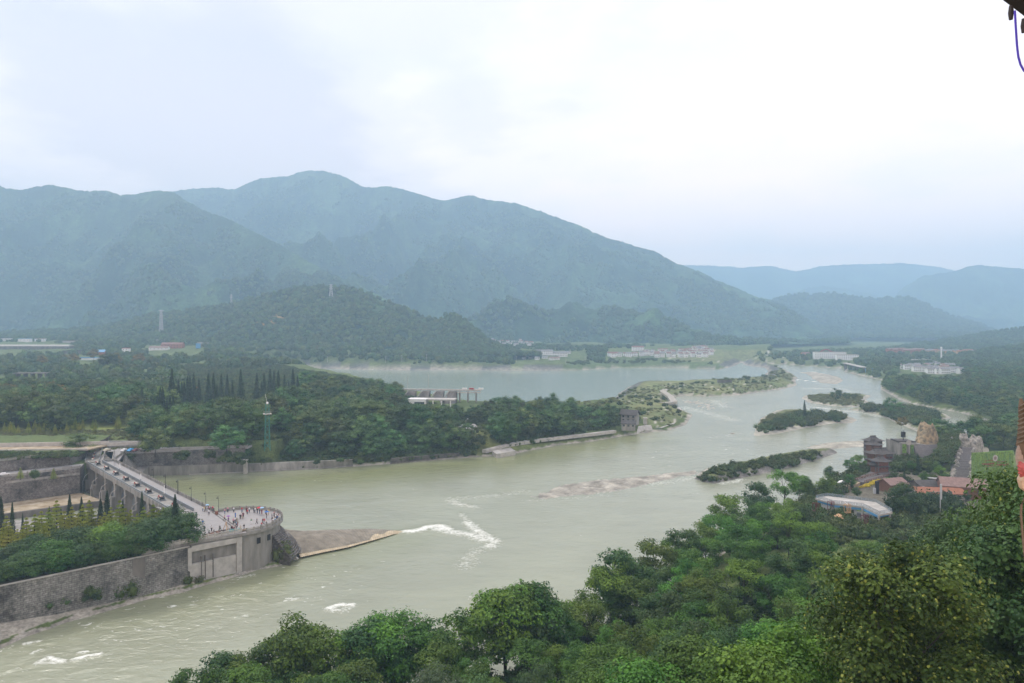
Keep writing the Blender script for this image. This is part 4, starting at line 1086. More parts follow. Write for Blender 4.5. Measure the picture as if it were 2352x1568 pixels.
hill_wood('main_mountain_wood', HILL_C, 30000, .9, 1.7, C_far, 'dense forest covering the main mountain', 76)
hill_wood('side_mountain_wood', HILL_B, 8000, 1.0, 1.9, C_far, 'dense forest covering the farther mountain on the right', 77)
hill_wood('low_hill_wood', HILL_F2, 3000, .6, 1.2, C_far, 'woods covering the low hill on the right', 72)
hill_wood('wooded_hill_wood', HILL_F1, 4200, .5, 1.1, C_far, 'woods covering the nearer slope on the right', 73)
# foot of the hills beyond the lake
x, y = sample([(640, 838), (1180, 842), (1500, 838), (1690, 836), (1700, 824), (1650, 812), (1400, 806), (1150, 805), (600, 820)], 14, 13, 64)
h, _, d = terrain(x, y)
mm = (d > 34) & clear_of(x, y, [([(1180, 832), (1350, 832), (1350, 812), (1180, 812)], 14), ([(1395, 828), (1660, 828), (1660, 808), (1395, 808)], 14), ([(1290, 840), (1690, 838), (1650, 824), (1300, 822)], 14)]) & (nr.uniform(size=x.shape) < .8)
scatter('shore_trees', np.stack([x[mm], y[mm], h[mm] - .3], 1), nr.uniform(.45, 1.0, mm.sum()), C_far, 'trees along the far shore of the lake', 'woodland')

# ------------------------------------------------------------------ near trees on the viewer's hill
NL = ([300, 380, 430, 470, 530, 575, 620, 650, 690, 715, 745, 790, 830, 870, 900, 930, 960, 1000, 1040, 1070, 1100, 1130, 1160, 1190, 1215, 1250, 1290, 1315, 1345, 1380, 1420, 1470, 1500, 1560, 1620, 1680, 1740, 1800, 1850, 1880, 1905, 1960, 2030, 2070, 2120, 2160, 2190, 2230, 2260, 2300, 2352, 2500],
      [1600, 1562, 1530, 1500, 1488, 1500, 1462, 1470, 1412, 1425, 1450, 1445, 1412, 1418, 1398, 1412, 1425, 1402, 1396, 1402, 1388, 1352, 1332, 1345, 1330, 1358, 1370, 1350, 1352, 1300, 1262, 1285, 1230, 1215, 1198, 1128, 1105, 1085, 1110, 1150, 1200, 1225, 1205, 1195, 1205, 1190, 1165, 1130, 1098, 1075, 1030, 960])
NT = 0
def near_label(u, v, k):
    z = ['at the far left end of the near treeline', 'in the near treeline below the small white rapid', 'in the near treeline at the picture middle', 'on the bank right of the willow', 'on the bank below the paved spit', 'between the river bank and the white pavilion', 'on the slope below the white pavilion', 'on the slope right of the pavilion', 'on the slope below the carved bracket'][int(np.digitize(u, [700, 1000, 1260, 1500, 1720, 1900, 2080, 2230]))]
    if k in KF: a = 'dark tree with yellow-green fruit clusters'
    elif k in KG: a = 'grey-green feathery tree'
    elif k in KNd: a = 'dense dark green tree'
    elif k in KO: a = 'open crowned green tree' if k is not KO[3] else 'broad dark tree'
    else: a = 'leafy bright green tree'
    a = ('foreground ' if v > 1440 else '') + a
    return a + ' ' + z, a.replace('tree', 'trees', 1) + ' ' + z
placed = []
def put_near(u, v_top, H, kinds=None, sx=1.0, lab=None):
    """the tree of height H whose top is seen at (u, v_top)"""
    ys_ = np.arange(24, 330, 1.0); xs_ = (u - UC) / F * ys_
    g_, _, dd_ = terrain(xs_, ys_)
    ray = HC - (v_top - VH) * ys_ / F
    e = g_ + H - ray
    ok = (ys_ > 48) & (dd_ > 0.5)
    if not ok.any(): return
    k = np.where((e[:-1] < 0) & (e[1:] >= 0) & ok[1:])[0]
    i = k[0] + 1 if len(k) else int(np.argmin(np.where(ok, np.abs(e), 1e9)))
    x, y = xs_[i], ys_[i]
    H = float(ray[i] - g_[i])
    if H < 5 or H > 22: print('near tree skipped', u, v_top, round(H, 1), round(y)); return
    if kinds is None: kinds = KN if y < 100 else KO
    kd = rnd.choice(kinds)
    hk = 13.0 if kd not in KO else 14.0
    la, gr = near_label(u, v_top, kd)
    kd.put(x, y, g_[i] - .3, H / hk, lab or la, None if lab else gr, sx=sx)
    placed.append((x, y)); 
for u in list(range(440, 1700, 60)):
    v = float(np.interp(u, *NL)); put_near(u + rnd.uniform(-8, 8), v + rnd.uniform(0, 8), rnd.uniform(10.5, 13.5))
for u, v, H in ((690, 1412, 14), (900, 1398, 12), (1215, 1330, 14), (1160, 1333, 13), (1420, 1262, 15), (1560, 1213, 13), (1620, 1196, 13), (1680, 1128, 14), (1740, 1105, 14), (1800, 1072, 14), (1835, 1085, 12)):
    put_near(u, v, H)
for u, v, y in ((2520, 965, 50), (2450, 1075, 57), (2350, 1108, 70), (2285, 1112, 88), (2310, 1180, 62), (2235, 1165, 96), (2400, 1160, 48), (2190, 1200, 104)):
    x = (u - UC) * y / F; z = ground_z(x, y); H = HC - (v - VH) * y / F - z; kd = rnd.choice(KF + KNd)
    la, gr = near_label(u, v, kd); kd.put(x, y, z - .3, H / 13, la, gr, sx=1.0 if H < 16 else .8); placed.append((x, y))
KF_zone = lambda u, v: (u > 2130 and v < 1420) or (1960 < u < 2130 and 1200 < v < 1330)
gx, gy = np.meshgrid(np.arange(-110, 260, 8.6), np.arange(43, 235, 8.6))
gx = (gx + nr.uniform(-3.6, 3.6, gx.shape)).ravel(); gy = (gy + nr.uniform(-3.6, 3.6, gy.shape)).ravel()
gh, _, gd = terrain(gx, gy)
cand = sorted(zip(gy, gx, gh, gd))
for y, x, h, d in cand:
    u = UC + x * F / y
    if d < 1.0 or u < 400 or u > 2480: continue
    if y > 195 and u > 1850: continue
    if 1870 < u < 2060 and y > 140 and VH + (HC - h - 7) * F / y < 1228: continue
    if y < 44 and u < 1900: continue
    if any((x - a) ** 2 + (y - b) ** 2 < 30 for a, b in placed): continue
    H = rnd.uniform(9.5, 14)
    v = VH + (HC - h - H) * F / y
    lim = float(np.interp(u, *NL)) + rnd.uniform(6, 40)
    if v < lim: H = HC - (lim - VH) * y / F - h; v = lim
    if H < 4.5 or v > 1640: continue
    r_ = rnd.random()
    if KF_zone(u, v) and r_ < 0.8: ks = KF
    elif y < 110 and r_ < 0.22: ks = KNd
    elif y < 110 and r_ > 0.9: ks = KG
    elif y < 110: ks = KN
    else: ks = KO
    kd = rnd.choice(ks); la, gr = near_label(u, v, kd)
    kd.put(x, y, h - .3, H / (14.0 if kd in KO else 13.0), la, gr); placed.append((x, y)); NT += 1
print('near trees', len(placed))
ux, uy = np.meshgrid(np.arange(-120, 260, 3.6), np.arange(30, 235, 3.6))
ux = (ux + nr.uniform(-1.5, 1.5, ux.shape)).ravel(); uy = (uy + nr.uniform(-1.5, 1.5, uy.shape)).ravel()
uh, _, ud_ = terrain(ux, uy); uu_ = UC + ux * F / uy
mm = (ud_ > 1) & (uy > 52) & (uu_ > 300) & (uu_ < 2500) & ((uy < 150) | (np.hypot(ux, uy) < 175)) & clear_of(ux, uy, [([(1880, 1200), (2060, 1200), (2060, 1240), (1880, 1240)], 6)])
scatter('undergrowth', np.stack([ux[mm], uy[mm], uh[mm] - .3], 1), nr.uniform(.8, 1.7, mm.sum()), C_under, 'undergrowth with painted-in shade filling the gaps beneath the near trees', 'undergrowth')
put_near(1275, 1440, 9.5, [KW], 1.0, 'pale green weeping willow among the dark trees at the waterside')
# ------------------------------------------------------------------ materials of built things
M['conc'] = simple('weathered_concrete', (0.25, 0.24, 0.215), 0.9, 0.35, 0.35, 0.03, vscale=(1, 1, 0.25))
M['conc_l'] = simple('pale_concrete', (0.40, 0.385, 0.35), 0.9, 0.2, 0.5, 0.02)
M['conc_d'] = simple('dark_concrete', (0.14, 0.13, 0.115), 0.95, 0.4, 0.3, 0.04, vscale=(1, 1, 0.3))
M['pave'] = simple('pavement', (0.30, 0.29, 0.28), 0.9, 0.10, 0.8, 0.01)
M['earth'] = simple('earth', (0.10, 0.10, 0.06), 0.95, 0.4, 0.3, 0.1)
M['grassy'] = simple('grassy', (0.085, 0.12, 0.035), 0.95, 0.35, 0.4, 0.2)
M['sand'] = simple('sandy_bed', (0.46, 0.40, 0.30), 0.9, 0.0, 0.25, 0.15, col2=(0.22, 0.16, 0.08))
M['gravel'] = simple('gravel_mat', (0.34, 0.32, 0.27), 0.95, 0.5, 1.6, 0.1)
M['white'] = simple('white_render', (0.72, 0.72, 0.70), 0.8, 0.06, 0.5)
M['cream'] = simple('cream_paint', (0.60, 0.55, 0.42), 0.6, 0.1, 2)
M['red'] = simple('red_paint', (0.30, 0.030, 0.035), 0.55, 0.2, 3)
M['dkred'] = simple('dark_red_frame', (0.13, 0.03, 0.035), 0.6, 0.2, 3)
M['steel'] = simple('steel_grey', (0.22, 0.24, 0.25), 0.5, 0.15, 2, metal=0.2)
M['black'] = simple('black_paint', (0.02, 0.02, 0.022), 0.6, 0.2, 2)
M['green_st'] = simple('green_steel', (0.05, 0.19, 0.15), 0.6, 0.2, 2)
M['rust'] = simple('rust_stain', (0.30, 0.16, 0.08), 0.9, 0.4, 1.2, vscale=(1, 1, .3))
M['tile_d'] = simple('dark_tile', (0.075, 0.070, 0.066), 0.85, 0.3, 1.0, 0.02)
M['tile_g'] = simple('grey_tile', (0.20, 0.20, 0.205), 0.85, 0.2, 1.0, 0.02)
M['tile_r'] = simple('red_tile', (0.21, 0.11, 0.09), 0.85, 0.2, 1.0, 0.02)
M['tile_p'] = simple('pink_tile', (0.22, 0.15, 0.13), 0.85, 0.2, 1.0, 0.02)
M['orange'] = simple('orange_roof', (0.27, 0.12, 0.07), 0.8, 0.15, 1.0)
M['blue_r'] = simple('blue_sheet', (0.09, 0.27, 0.47), 0.6, 0.1, 1.0)
M['timber'] = simple('timber', (0.165, 0.085, 0.055), 0.8, 0.3, 2, 0.01)
M['deck'] = simple('grey_decking', (0.13, 0.12, 0.115), 0.9, 0.25, 1.2, 0.01)
M['brick'] = simple('brick_wall', (0.32, 0.14, 0.09), 0.9, 0.2, 1)
M['ochre'] = simple('ochre_wall', (0.52, 0.33, 0.18), 0.9, 0.1, 1)
M['rock'] = simple('rock', (0.27, 0.205, 0.12), 0.95, 0.35, 0.45, 0.5, col2=(0.06, 0.06, 0.045))
M['rock_g'] = simple('grey_rock', (0.29, 0.27, 0.235), 0.95, 0.35, 0.7, 0.5, col2=(0.08, 0.078, 0.066))
M['glass'] = simple('window_glass', (0.05, 0.06, 0.07), 0.15, 0.1, 1, spec=0.6)
M['turq'] = simple('turquoise_paint', (0.03, 0.38, 0.38), 0.5, 0.1, 2)
M['yellow'] = simple('yellow_flowers', (0.62, 0.48, 0.04), 0.8, 0.3, 2.0)
M['lightgreen'] = simple('climbing_leaves', (0.14, 0.24, 0.05), 0.8, 0.5, 1.3, 0.1)
def stone_wall_mat(name, c1, c2, mortar, sx=0.8, sy=0.36):
    m, nt, p, out = new_mat(name)
    geo = N(nt, 'ShaderNodeNewGeometry'); sp_ = N(nt, 'ShaderNodeSeparateXYZ'); L(nt, geo.outputs['Position'], sp_.inputs[0])
    cb = N(nt, 'ShaderNodeCombineXYZ')
    L(nt, mth(nt, 'ADD', mth(nt, 'MULTIPLY', sp_.outputs[0], 0.73), mth(nt, 'MULTIPLY', sp_.outputs[1], 0.68)), cb.inputs[0]); L(nt, sp_.outputs[2], cb.inputs[1])
    b = N(nt, 'ShaderNodeTexBrick'); b.inputs['Scale'].default_value = 1.0
    b.inputs['Brick Width'].default_value = sx; b.inputs['Row Height'].default_value = sy; b.inputs['Mortar Size'].default_value = 0.05
    b.inputs['Color1'].default_value = (*c1, 1); b.inputs['Color2'].default_value = (*c2, 1); b.inputs['Mortar'].default_value = (*mortar, 1)
    L(nt, cb.outputs[0], b.inputs['Vector'])
    n = N(nt, 'ShaderNodeTexNoise', i_Scale=0.13, i_Detail=6.0, i_Roughness=0.65); L(nt, geo.outputs['Position'], n.inputs['Vector'])
    r = ramp(nt, n.outputs['Fac'], [(0.36, 0.30), (0.48, 0.85), (0.7, 1.25)], 'LINEAR')
    n2 = N(nt, 'ShaderNodeTexNoise', i_Scale=1.4, i_Detail=3.0); L(nt, geo.outputs['Position'], n2.inputs['Vector'])
    r2 = ramp(nt, n2.outputs['Fac'], [(0.35, 0.7), (0.7, 1.35)], 'LINEAR')
    c = mixc(nt, 1.0, b.outputs['Color'], r.outputs[0], 'MULTIPLY'); c = mixc(nt, 1.0, c, r2.outputs[0], 'MULTIPLY')
    L(nt, c, p.inputs['Base Color']); p.inputs['Roughness'].default_value = 0.95
    bp = N(nt, 'ShaderNodeBump', i_Strength=0.7, i_Distance=0.08); L(nt, b.outputs['Fac'], bp.inputs['Height']); bp.invert = True
    L(nt, bp.outputs[0], p.inputs['Normal'])
    return m
M['stone'] = stone_wall_mat('stone_wall', (0.255, 0.25, 0.225), (0.19, 0.185, 0.165), (0.115, 0.112, 0.10), 1.1, 0.5)
M['stone2'] = stone_wall_mat('quay_stone', (0.20, 0.185, 0.165), (0.16, 0.145, 0.13), (0.11, 0.10, 0.09), 1.0, 0.5)

# ------------------------------------------------------------------ frame of the sluice: s along it, t across towards the river
O_ = Vector((-188, 302, 0)); E_ = Vector((0.696, -0.718, 0)); N_ = Vector((0.718, 0.696, 0))
ROTQ = math.atan2(E_.y, E_.x)
def Q(s, t, z=0.0): p = O_ + E_ * s + N_ * t; return Vector((p.x, p.y, z))
def Q2(s, t): p = Q(s, t); return (p.x, p.y)

# terrace wall, terrace, basin
NOSE = Vector((-86, 211.5, 0)); NR = 14.3
arc = [(NOSE.x + NR * math.cos(R(a)), NOSE.y + NR * math.sin(R(a))) for a in np.linspace(134, -56, 30)]
TW = [(-90.2, 190.6), (-121, 162), (-230, 60)]
def inset_line(p, d=1.1): return [(x + 0.73 * -d, y + 0.68 * d) for x, y in p]
ter = empty('terrace', (0, 0, 0), 0, 'tree planted terrace behind the long stone embankment wall', 'terrace')
MB().prism([(-90.8, 190.9), (-121.6, 162.4), (-230, 61), (-330, 61), (-200, 168), (-150, 205), (-112, 213.4), (-104, 203)], -1.5, 10.6, 0, 1).build('earth_bank', [M['conc_d'], M['earth']], ter)
wl = MB()
# battered stone wall face standing in front of the terrace
a, b = Vector((-90.0, 190.4, 0)), Vector((-230, 59, 0)); d_ = (b - a).normalized(); nn = Vector((-d_.y, d_.x, 0)); nn = nn if nn.y < 0 else -nn
nseg = 60
for i in range(nseg):
    p0, p1 = a.lerp(b, i / nseg), a.lerp(b, (i + 1) / nseg)
    wl.add([p0 + nn * .9 + Vector((0, 0, -1)), p1 + nn * .9 + Vector((0, 0, -1)), p1 + nn * .1 + Vector((0, 0, 10.9)), p0 + nn * .1 + Vector((0, 0, 10.9)),
            p0 - nn * .8 + Vector((0, 0, 10.9)), p1 - nn * .8 + Vector((0, 0, 10.9))], [(0, 1, 2, 3), (3, 2, 5, 4)])
ew = wl.build('embankment_wall', M['stone']); tag(ew, 'long dark stone embankment wall rising from the near stream below the terrace trees', 'wall')
cp = MB().bar(a + nn * .05 + Vector((0, 0, 11.0)), b + nn * .05 + Vector((0, 0, 11.0)), 0.7, 0.22).build('coping', M['conc_l'], ew)
bed = MB().prism([(-300, 194), (-206, 275.5), (-186, 293), (-164, 277), (-192, 258.5), (-300, 172)], -1.5, 1.3, 0, 0).build('gravel_bed', M['sand']); tag(bed, kind='structure'); bed['label'] = 'pale sandy bed of the dry channel below the sluice'
dv = MB().bar((-300, 171, .3), (-165, 274.5, .3), 1.2, 4.2).build('divider_wall', M['conc_d']); tag(dv, 'low dark divider wall between the sandy bed and the channel water', 'wall')
sh = MB().prism([(-290, 178), (-190, 252), (-150, 262), (-135, 244), (-160, 236), (-290, 150)], -1.5, .45).build('channel_apron', M['conc']); tag(sh, kind='structure')
# basin back wall with the road above it and a second wall behind
bw = MB().prism([(-300, 191.5), (-205.5, 273), (-184.8, 292), (-189, 301.5), (-212, 282), (-300, 206)], -1.5, 11.95, 0, 1).build('basin_wall', [M['stone2'], M['pave']]); tag(bw, 'tall stained stone wall behind the sandy bed, carrying a railed road', 'wall')
MB().bar((-300, 191.2, 9.6), (-184.6, 291.6, 9.6), 0.5, 0.9).build('ledge', M['conc'], bw)
uw = MB().prism([(-300, 204), (-212.5, 282.2), (-194, 299.5), (-203, 341), (-207, 352), (-330, 352), (-330, 180)], 5, 16.6, 0, 1).build('upper_wall', [M['stone2'], M['grassy']]); tag(uw, 'stone retaining wall with a balustrade on the uphill side of the basin road', 'wall')
rw = MB().prism([(-202, 340.5), (-186, 341.0), (-186, 343), (-203, 343)], 11, 15.2).build('retaining_wall', M['conc']); tag(rw, 'grey retaining wall behind the parked white cars', 'wall')

def balustrade(name, pts, zb, h, step, label, post=0.28, mat='conc', panel=True, closed_panels=False, parent=None):
    """stone rail: posts and panels, each a part"""
    r = empty(name, (pts[0][0], pts[0][1], zb), 0, label, 'railing')
    org = Vector((pts[0][0], pts[0][1], zb))
    pm = MB().box((0, 0, h / 2), (post, post, h)).box((0, 0, h + .07), (post * 1.25, post * 1.25, .14)).mesh('post', M[mat])
    P = [Vector((x, y, 0)) for x, y in pts]
    poss = []
    for i in range(len(P) - 1):
        L_ = (P[i + 1] - P[i]).length; k = max(1, round(L_ / step))
        for j in range(k): poss.append(P[i].lerp(P[i + 1], j / k))
    poss.append(P[-1])
    for i, p in enumerate(poss):
        o = link(bpy.data.objects.new('post', pm), r); o.location = (p.x - org.x, p.y - org.y, 0)
        if i < len(poss) - 1:
            q = poss[i + 1]; v = q - p; ln = v.length
            key = (name, round(ln, 1), round(h, 2), panel)
            me = _pan.get(key)
            if me is None:
                b = MB().box((ln / 2, 0, h * 0.86), (ln - post, post * .55, h * .14)).box((ln / 2, 0, h * .10), (ln - post, post * .5, h * .12))
                if panel: b.box((ln / 2, 0, h * .45), (ln - post, post * .28, h * .42))
                else: b.box((ln / 2, 0, h * .5), (ln - post, post * .3, h * .08))
                me = b.mesh('panel', M[mat]); _pan[key] = me
            o = link(bpy.data.objects.new('panel', me), r); o.location = (p.x - org.x, p.y - org.y, 0); o.rotation_euler = (0, 0, math.atan2(v.y, v.x))
    return r
_pan = {}
balustrade('stone_balustrade', [(-230, 252), (-205.3, 273.4), (-184.9, 292.2)], 11.95, 1.0, 3.0, 'stone balustrade along the road above the sandy bed')
balustrade('stone_balustrade', [(-234, 263.5), (-212.2, 282.8), (-195, 299)], 16.6, 1.0, 2.6, 'stone balustrade on top of the upper retaining wall')

# ------------------------------------------------------------------ sluice: piers, deck, gates
SL = 118.0
slu = empty('sluice', tuple(Q(0, 0, 0)), ROTQ, 'long concrete sluice bridge with piers running from the far bank to the plaza', 'bridge')
def lp(s, t, z): return (s, t, z)      # local: x = s, y = t
deck = MB()
deck.box(lp(SL / 2, 4.85, 11.35), (SL, 9.9, 1.1)).box(lp(SL / 2, -0.15, 11.5), (SL, 0.5, 1.7)).box(lp(SL / 2, 10.0, 11.9), (SL + 4, 0.35, .5))
deck.build('deck', M['conc'], slu)
MB().box(lp(SL / 2 + 2, 7.6, 11.93), (SL + 8, 4.2, 0.10)).build('roadway', M['pave'], slu)
MB().box(lp(SL / 2, 0.0, 12.55), (SL, 0.25, 0.9)).build('parapet', M['steel'], slu)
MB().box(lp(SL / 2, 5.35, 12.5), (SL - 6, 0.3, 1.2)).build('parapet', M['steel'], slu)
pier = MB().box((0, 4.5, 4.2), (2.2, 9.2, 13.0)).box((0, -.6, 1.6), (2.2, 1.4, 7.0)).box((0, .2, 10.2), (3.2, .9, .8)).mesh('pier', M['conc'])
BAY = 14.1
s0 = 1.6
for i in range(9):
    o = link(bpy.data.objects.new('pier', pier), slu); o.location = (s0 + i * BAY, 0, 0)
gm = MB()
for k in range(7):
    a0, a1 = R(-35 + k * 12), R(-35 + (k + 1) * 12)
    gm.add([(-5.8, 6.5 - 4.5 * math.cos(a0), 4.5 + 4.8 * math.sin(a0)), (5.8, 6.5 - 4.5 * math.cos(a0), 4.5 + 4.8 * math.sin(a0)), (5.8, 6.5 - 4.5 * math.cos(a1), 4.5 + 4.8 * math.sin(a1)), (-5.8, 6.5 - 4.5 * math.cos(a1), 4.5 + 4.8 * math.sin(a1))], [(0, 1, 2, 3), (3, 2, 1, 0)])
for x in (-4, -1.3, 1.3, 4): gm.bar((x, 1.8, 3.2), (x, 6.0, 5.0), .35)
gm = gm.mesh('gate', M['steel'])
gu = MB().tube([(0, -2.3, 0.2), (0, -2.3, 4.5), (0, -1.5, 7.0), (0, 0.2, 8.3)], .16, 6).mesh('guide', M['conc_l'])
for i in range(8):
    o = link(bpy.data.objects.new('gate', gm), slu); o.location = (s0 + (i + .5) * BAY, 0, 0)
    o = link(bpy.data.objects.new('guide', gu), slu); o.location = (s0 + i * BAY + 1.4, 0, 0)
sill = MB().box(lp(SL / 2, 5, -.3), (SL, 12, 2.0)).build('sill', M['conc_d'], slu)
# winches
wb = MB().box((0, 0, .2), (9.5, 3.4, .28)).box((-.9, 0, .55), (.5, 2.8, .5)).box((3.9, 0, .55), (.5, 2.8, .5)).mesh('base_frame', M['steel'])
def disc(c, r, w, n=18, mi=0, mb=None, hub=True):
    mb = mb or MB()
    mb.tube([Vector(c) - Vector((0, w / 2, 0)), Vector(c) + Vector((0, w / 2, 0))], [r, r], n, mi); return mb
gw = disc((0, -.6, 1.25), 1.12, .35).tube([(0, -1.0, 1.25), (0, 1.0, 1.25)], .22, 8).box((0, -.6, .3), (1.2, .3, .5)).mesh('gear_guard', M['red'])
hb = disc((0, -.82, 1.25), .35, .12).mesh('hub', M['cream'])
dm = disc((0, 0, 1.25), .75, 1.6).tube([(0, -1.1, 1.25), (0, -.95, 1.25)], [1.15, 1.15], 18).tube([(0, .75, 1.25), (0, .95, 1.25)], [1.15, 1.15], 18).mesh('drum', M['black'])
hb2 = disc((0, -1.16, 1.2), .32, .1).mesh('hub', M['white'])
mo = MB().tube([(0, -.7, .85), (0, .7, .85)], .48, 10).box((0, 0, .4), (.7, .9, .5)).box((1.3, .2, .75), (1.2, .9, .9)).mesh('motor', M['cream'])
winch = empty('winch', (0, 0, 0), 0, 'x', 'winch', 'gate winches on the sluice deck')
for nme, me, loc in (('base_frame', wb, (0, 0, 0)), ('gear_guard', gw, (0, 0, 0)), ('drum', dm, (3.4, -.1, 0)), ('motor', mo, (-2.6, .2, .2)), ('motor', mo, (1.6, -.5, .1))):
    o = link(bpy.data.objects.new(nme, me), winch); o.location = loc
    if nme == 'gear_guard': link(bpy.data.objects.new('hub', hb), o)
    if nme == 'drum': link(bpy.data.objects.new('hub', hb2), o)
wl_ = ['winch with red gear guard and dark drum, nearest the far end of the sluice deck', 'second red and black winch from the far end of the sluice deck', 'third red and black winch from the far end of the sluice deck', 'fourth red and black winch along the sluice deck',
       'red and black winch at the middle of the sluice deck', 'red and black winch beside the third white roadside lamp', 'red and black winch left of the tall dark conifer top', 'last red and black winch, beside the information boards']
for i in range(8):
    w = winch if i == 0 else copy_tree(winch)
    p = Q(6.0 + i * BAY, 2.6, 11.9); w.location = p; w.scale = (.66,) * 3; w.rotation_euler = (0, 0, ROTQ); w['label'] = wl_[i]
# upper winch deck
ud = empty('upper_winch_deck', (-196, 320, 0), 0, 'small railed winch deck at the head of the sluice beside the broad tree', 'platform')
MB().prism([(-190.5 + 196, -15.5), (-185 + 196, -14), (-201 + 196, 15), (-207 + 196, 13.5)], 0, 12.0).build('slab', M['conc'], ud)
for (x0, y0, x1, y1) in ((5.5, -15.5, -11, 13.5), (11, -14, -5, 15), (-11, 13.5, -5, 15)):
    MB().bar((x0, y0, 12.5), (x1, y1, 12.5), .2, 1.0).build('parapet', M['steel'], ud)
ul = ['small red and black winch on the upper winch deck, lowest of three', 'middle one of three small red and black winches on the upper winch deck', 'small red and black winch on the upper winch deck, farthest of three']
for i in range(3):
    w = copy_tree(winch); t = (i + .5) / 3.2
    w.location = (-188.5 - 16 * t + .5, 306 + 28 * t, 12.0); w.scale = (.5,) * 3; w.rotation_euler = (0, 0, math.atan2(29, -16)); w['label'] = ul[i]; w['group'] = 'small winches on the upper winch deck'
pit = MB()
for (a_, b_) in (((-183, 305), (-196, 329)), ((-179.5, 306.5), (-192.5, 330.5)), ((-183, 305), (-179.5, 306.5))): pit.bar((*a_, 12.4), (*b_, 12.4), .4, 1.0)
pit = pit.build('gate_slot', M['conc']); tag(pit, 'narrow walled gate slot between the upper winch deck and the road', 'slot')
MB().prism([(-183, 305), (-179.5, 306.5), (-192.5, 330.5), (-196, 329)], 11.6, 11.98).build('slot_floor', M['conc_d'], pit)
# road apron and quay road
ap = MB().prism([(-178.5, 306), (-171, 293), (-186.5, 329), (-160, 337), (-133, 343.2), (-133, 350.5), (-160, 344), (-186, 341), (-202, 341), (-200, 333)], 11.0, 11.98).build('road', M['pave']); tag(ap, kind='structure')
MB().prism([Q2(-8, 5.6), Q2(4, 5.6), Q2(4, 9.8), Q2(-9, 14), (-186.5, 330), (-197, 332)], 9.0, 11.96).build('road', M['pave'])['kind'] = 'structure'
# quay wall: stone face, bench, lower wall with pale foot
T0 = [(-169.8, 297), (-186.8, 329.5), (-160.5, 337.0), (-134, 343.0)]
B0 = [(-166.5, 298), (-176.5, 331.5), (-158, 333.8), (-133, 339.4)]
qw = empty('quay_wall', (0, 0, 0), 0, 'tall stone quay wall under the road opposite the sluice', 'wall')
mb = MB(); mb2 = MB(); mb3 = MB()
for i in range(len(T0) - 1):
    t0, t1, b0, b1 = (Vector((*q, 0)) for q in (T0[i], T0[i + 1], B0[i], B0[i + 1]))
    f0 = t0.lerp(b0, .55); f1 = t1.lerp(b1, .55); Z = lambda p, z: (p.x, p.y, z)
    mb.add([Z(f0, 4.6), Z(f1, 4.6), Z(t1, 11.9), Z(t0, 11.9)], [(0, 1, 2, 3)])
    mb.add([Z(b0, 4.6), Z(b1, 4.6), Z(f1, 4.6), Z(f0, 4.6)], [(0, 1, 2, 3)])
    mb2.add([Z(b0, -1), Z(b1, -1), Z(b1, 4.6), Z(b0, 4.6)], [(0, 1, 2, 3)])
    d_ = (b0 - t0).normalized() * .5
    mb3.add([Z(b0 + d_, -1), Z(b1 + d_, -1), Z(b1 + d_, .35), Z(b0 + d_, .35), Z(b1, .35), Z(b0, .35)], [(0, 1, 2, 3), (3, 2, 4, 5)])
mb.build('upper_face', M['stone2'], qw); mb2.build('lower_face', M['conc'], qw); mb3.build('foot_ledge', M['conc_l'], qw)
balustrade('stone_balustrade', [(-186.6, 329.6), (-160.5, 337.1), (-133, 343.4)], 11.98, 1.0, 3.4, 'stone balustrade of the quay road behind the slack water')
balustrade('stone_balustrade', [Q2(118, 9.9), Q2(2, 9.9), (-186.2, 329)], 11.98, 1.1, 2.6, 'long stone balustrade on the river side of the sluice road')
# gauge pillar and revetments farther right
p = at(563.5, 1082, 0); p.y = 336.6; p.x = -131.4; gp = MB().box((p.x, p.y, 3), (1.6, 1.6, 7)).box((p.x, p.y, 6.7), (2.0, 2.0, .4)).box((p.x, p.y - .9, 5.6), (.9, .1, .8), mi=1).build('gauge_pillar', [M['conc_l'], M['black']]); tag(gp, 'pale square gauge pillar standing against the quay wall', 'pillar')
def revet(name, bot, top, zt, mat, label, off=0.4):
    B_ = [at(u, v, 0) for u, v in bot]; T_ = [at(u, v, zt) for u, v in top]
    m_ = MB()
    for i in range(len(B_) - 1):
        k = 6
        for j in range(k):
            f = lambda P_, t: P_[i].lerp(P_[i + 1], t)
            b0, b1, t0, t1 = f(B_, j / k), f(B_, (j + 1) / k), f(T_, j / k), f(T_, (j + 1) / k)
            m_.add([b0 + Vector((0, -1.0, -1)), b1 + Vector((0, -1.0, -1)), b1 + Vector((0, -1.0, .3)), b0 + Vector((0, -1.0, .3)), b1 + Vector((0, 0, .3)), b0 + Vector((0, 0, .3)), t1, t0, t1 + Vector((0, 1.5, 0)), t0 + Vector((0, 1.5, 0))],
                   [(0, 1, 2, 3), (3, 2, 4, 5), (5, 4, 6, 7), (7, 6, 8, 9)])
    o = m_.build(name, mat); tag(o, label, 'wall'); return o
revet('sloping_revetment', [(560, 1083), (640, 1080.5), (740, 1075), (811, 1070.5)], [(560, 1066), (640, 1062), (740, 1058.5), (809, 1055.5)], 3.8, M['conc'], 'sloping grey concrete revetment beyond the gauge pillar')
revet('gabion_wall', [(897, 1064.5), (980, 1057.5), (1055, 1050.5)], [(897, 1053), (980, 1046), (1055, 1040)], 2.8, M['stone2'], 'low mossy gabion wall at the waterline before the wood')
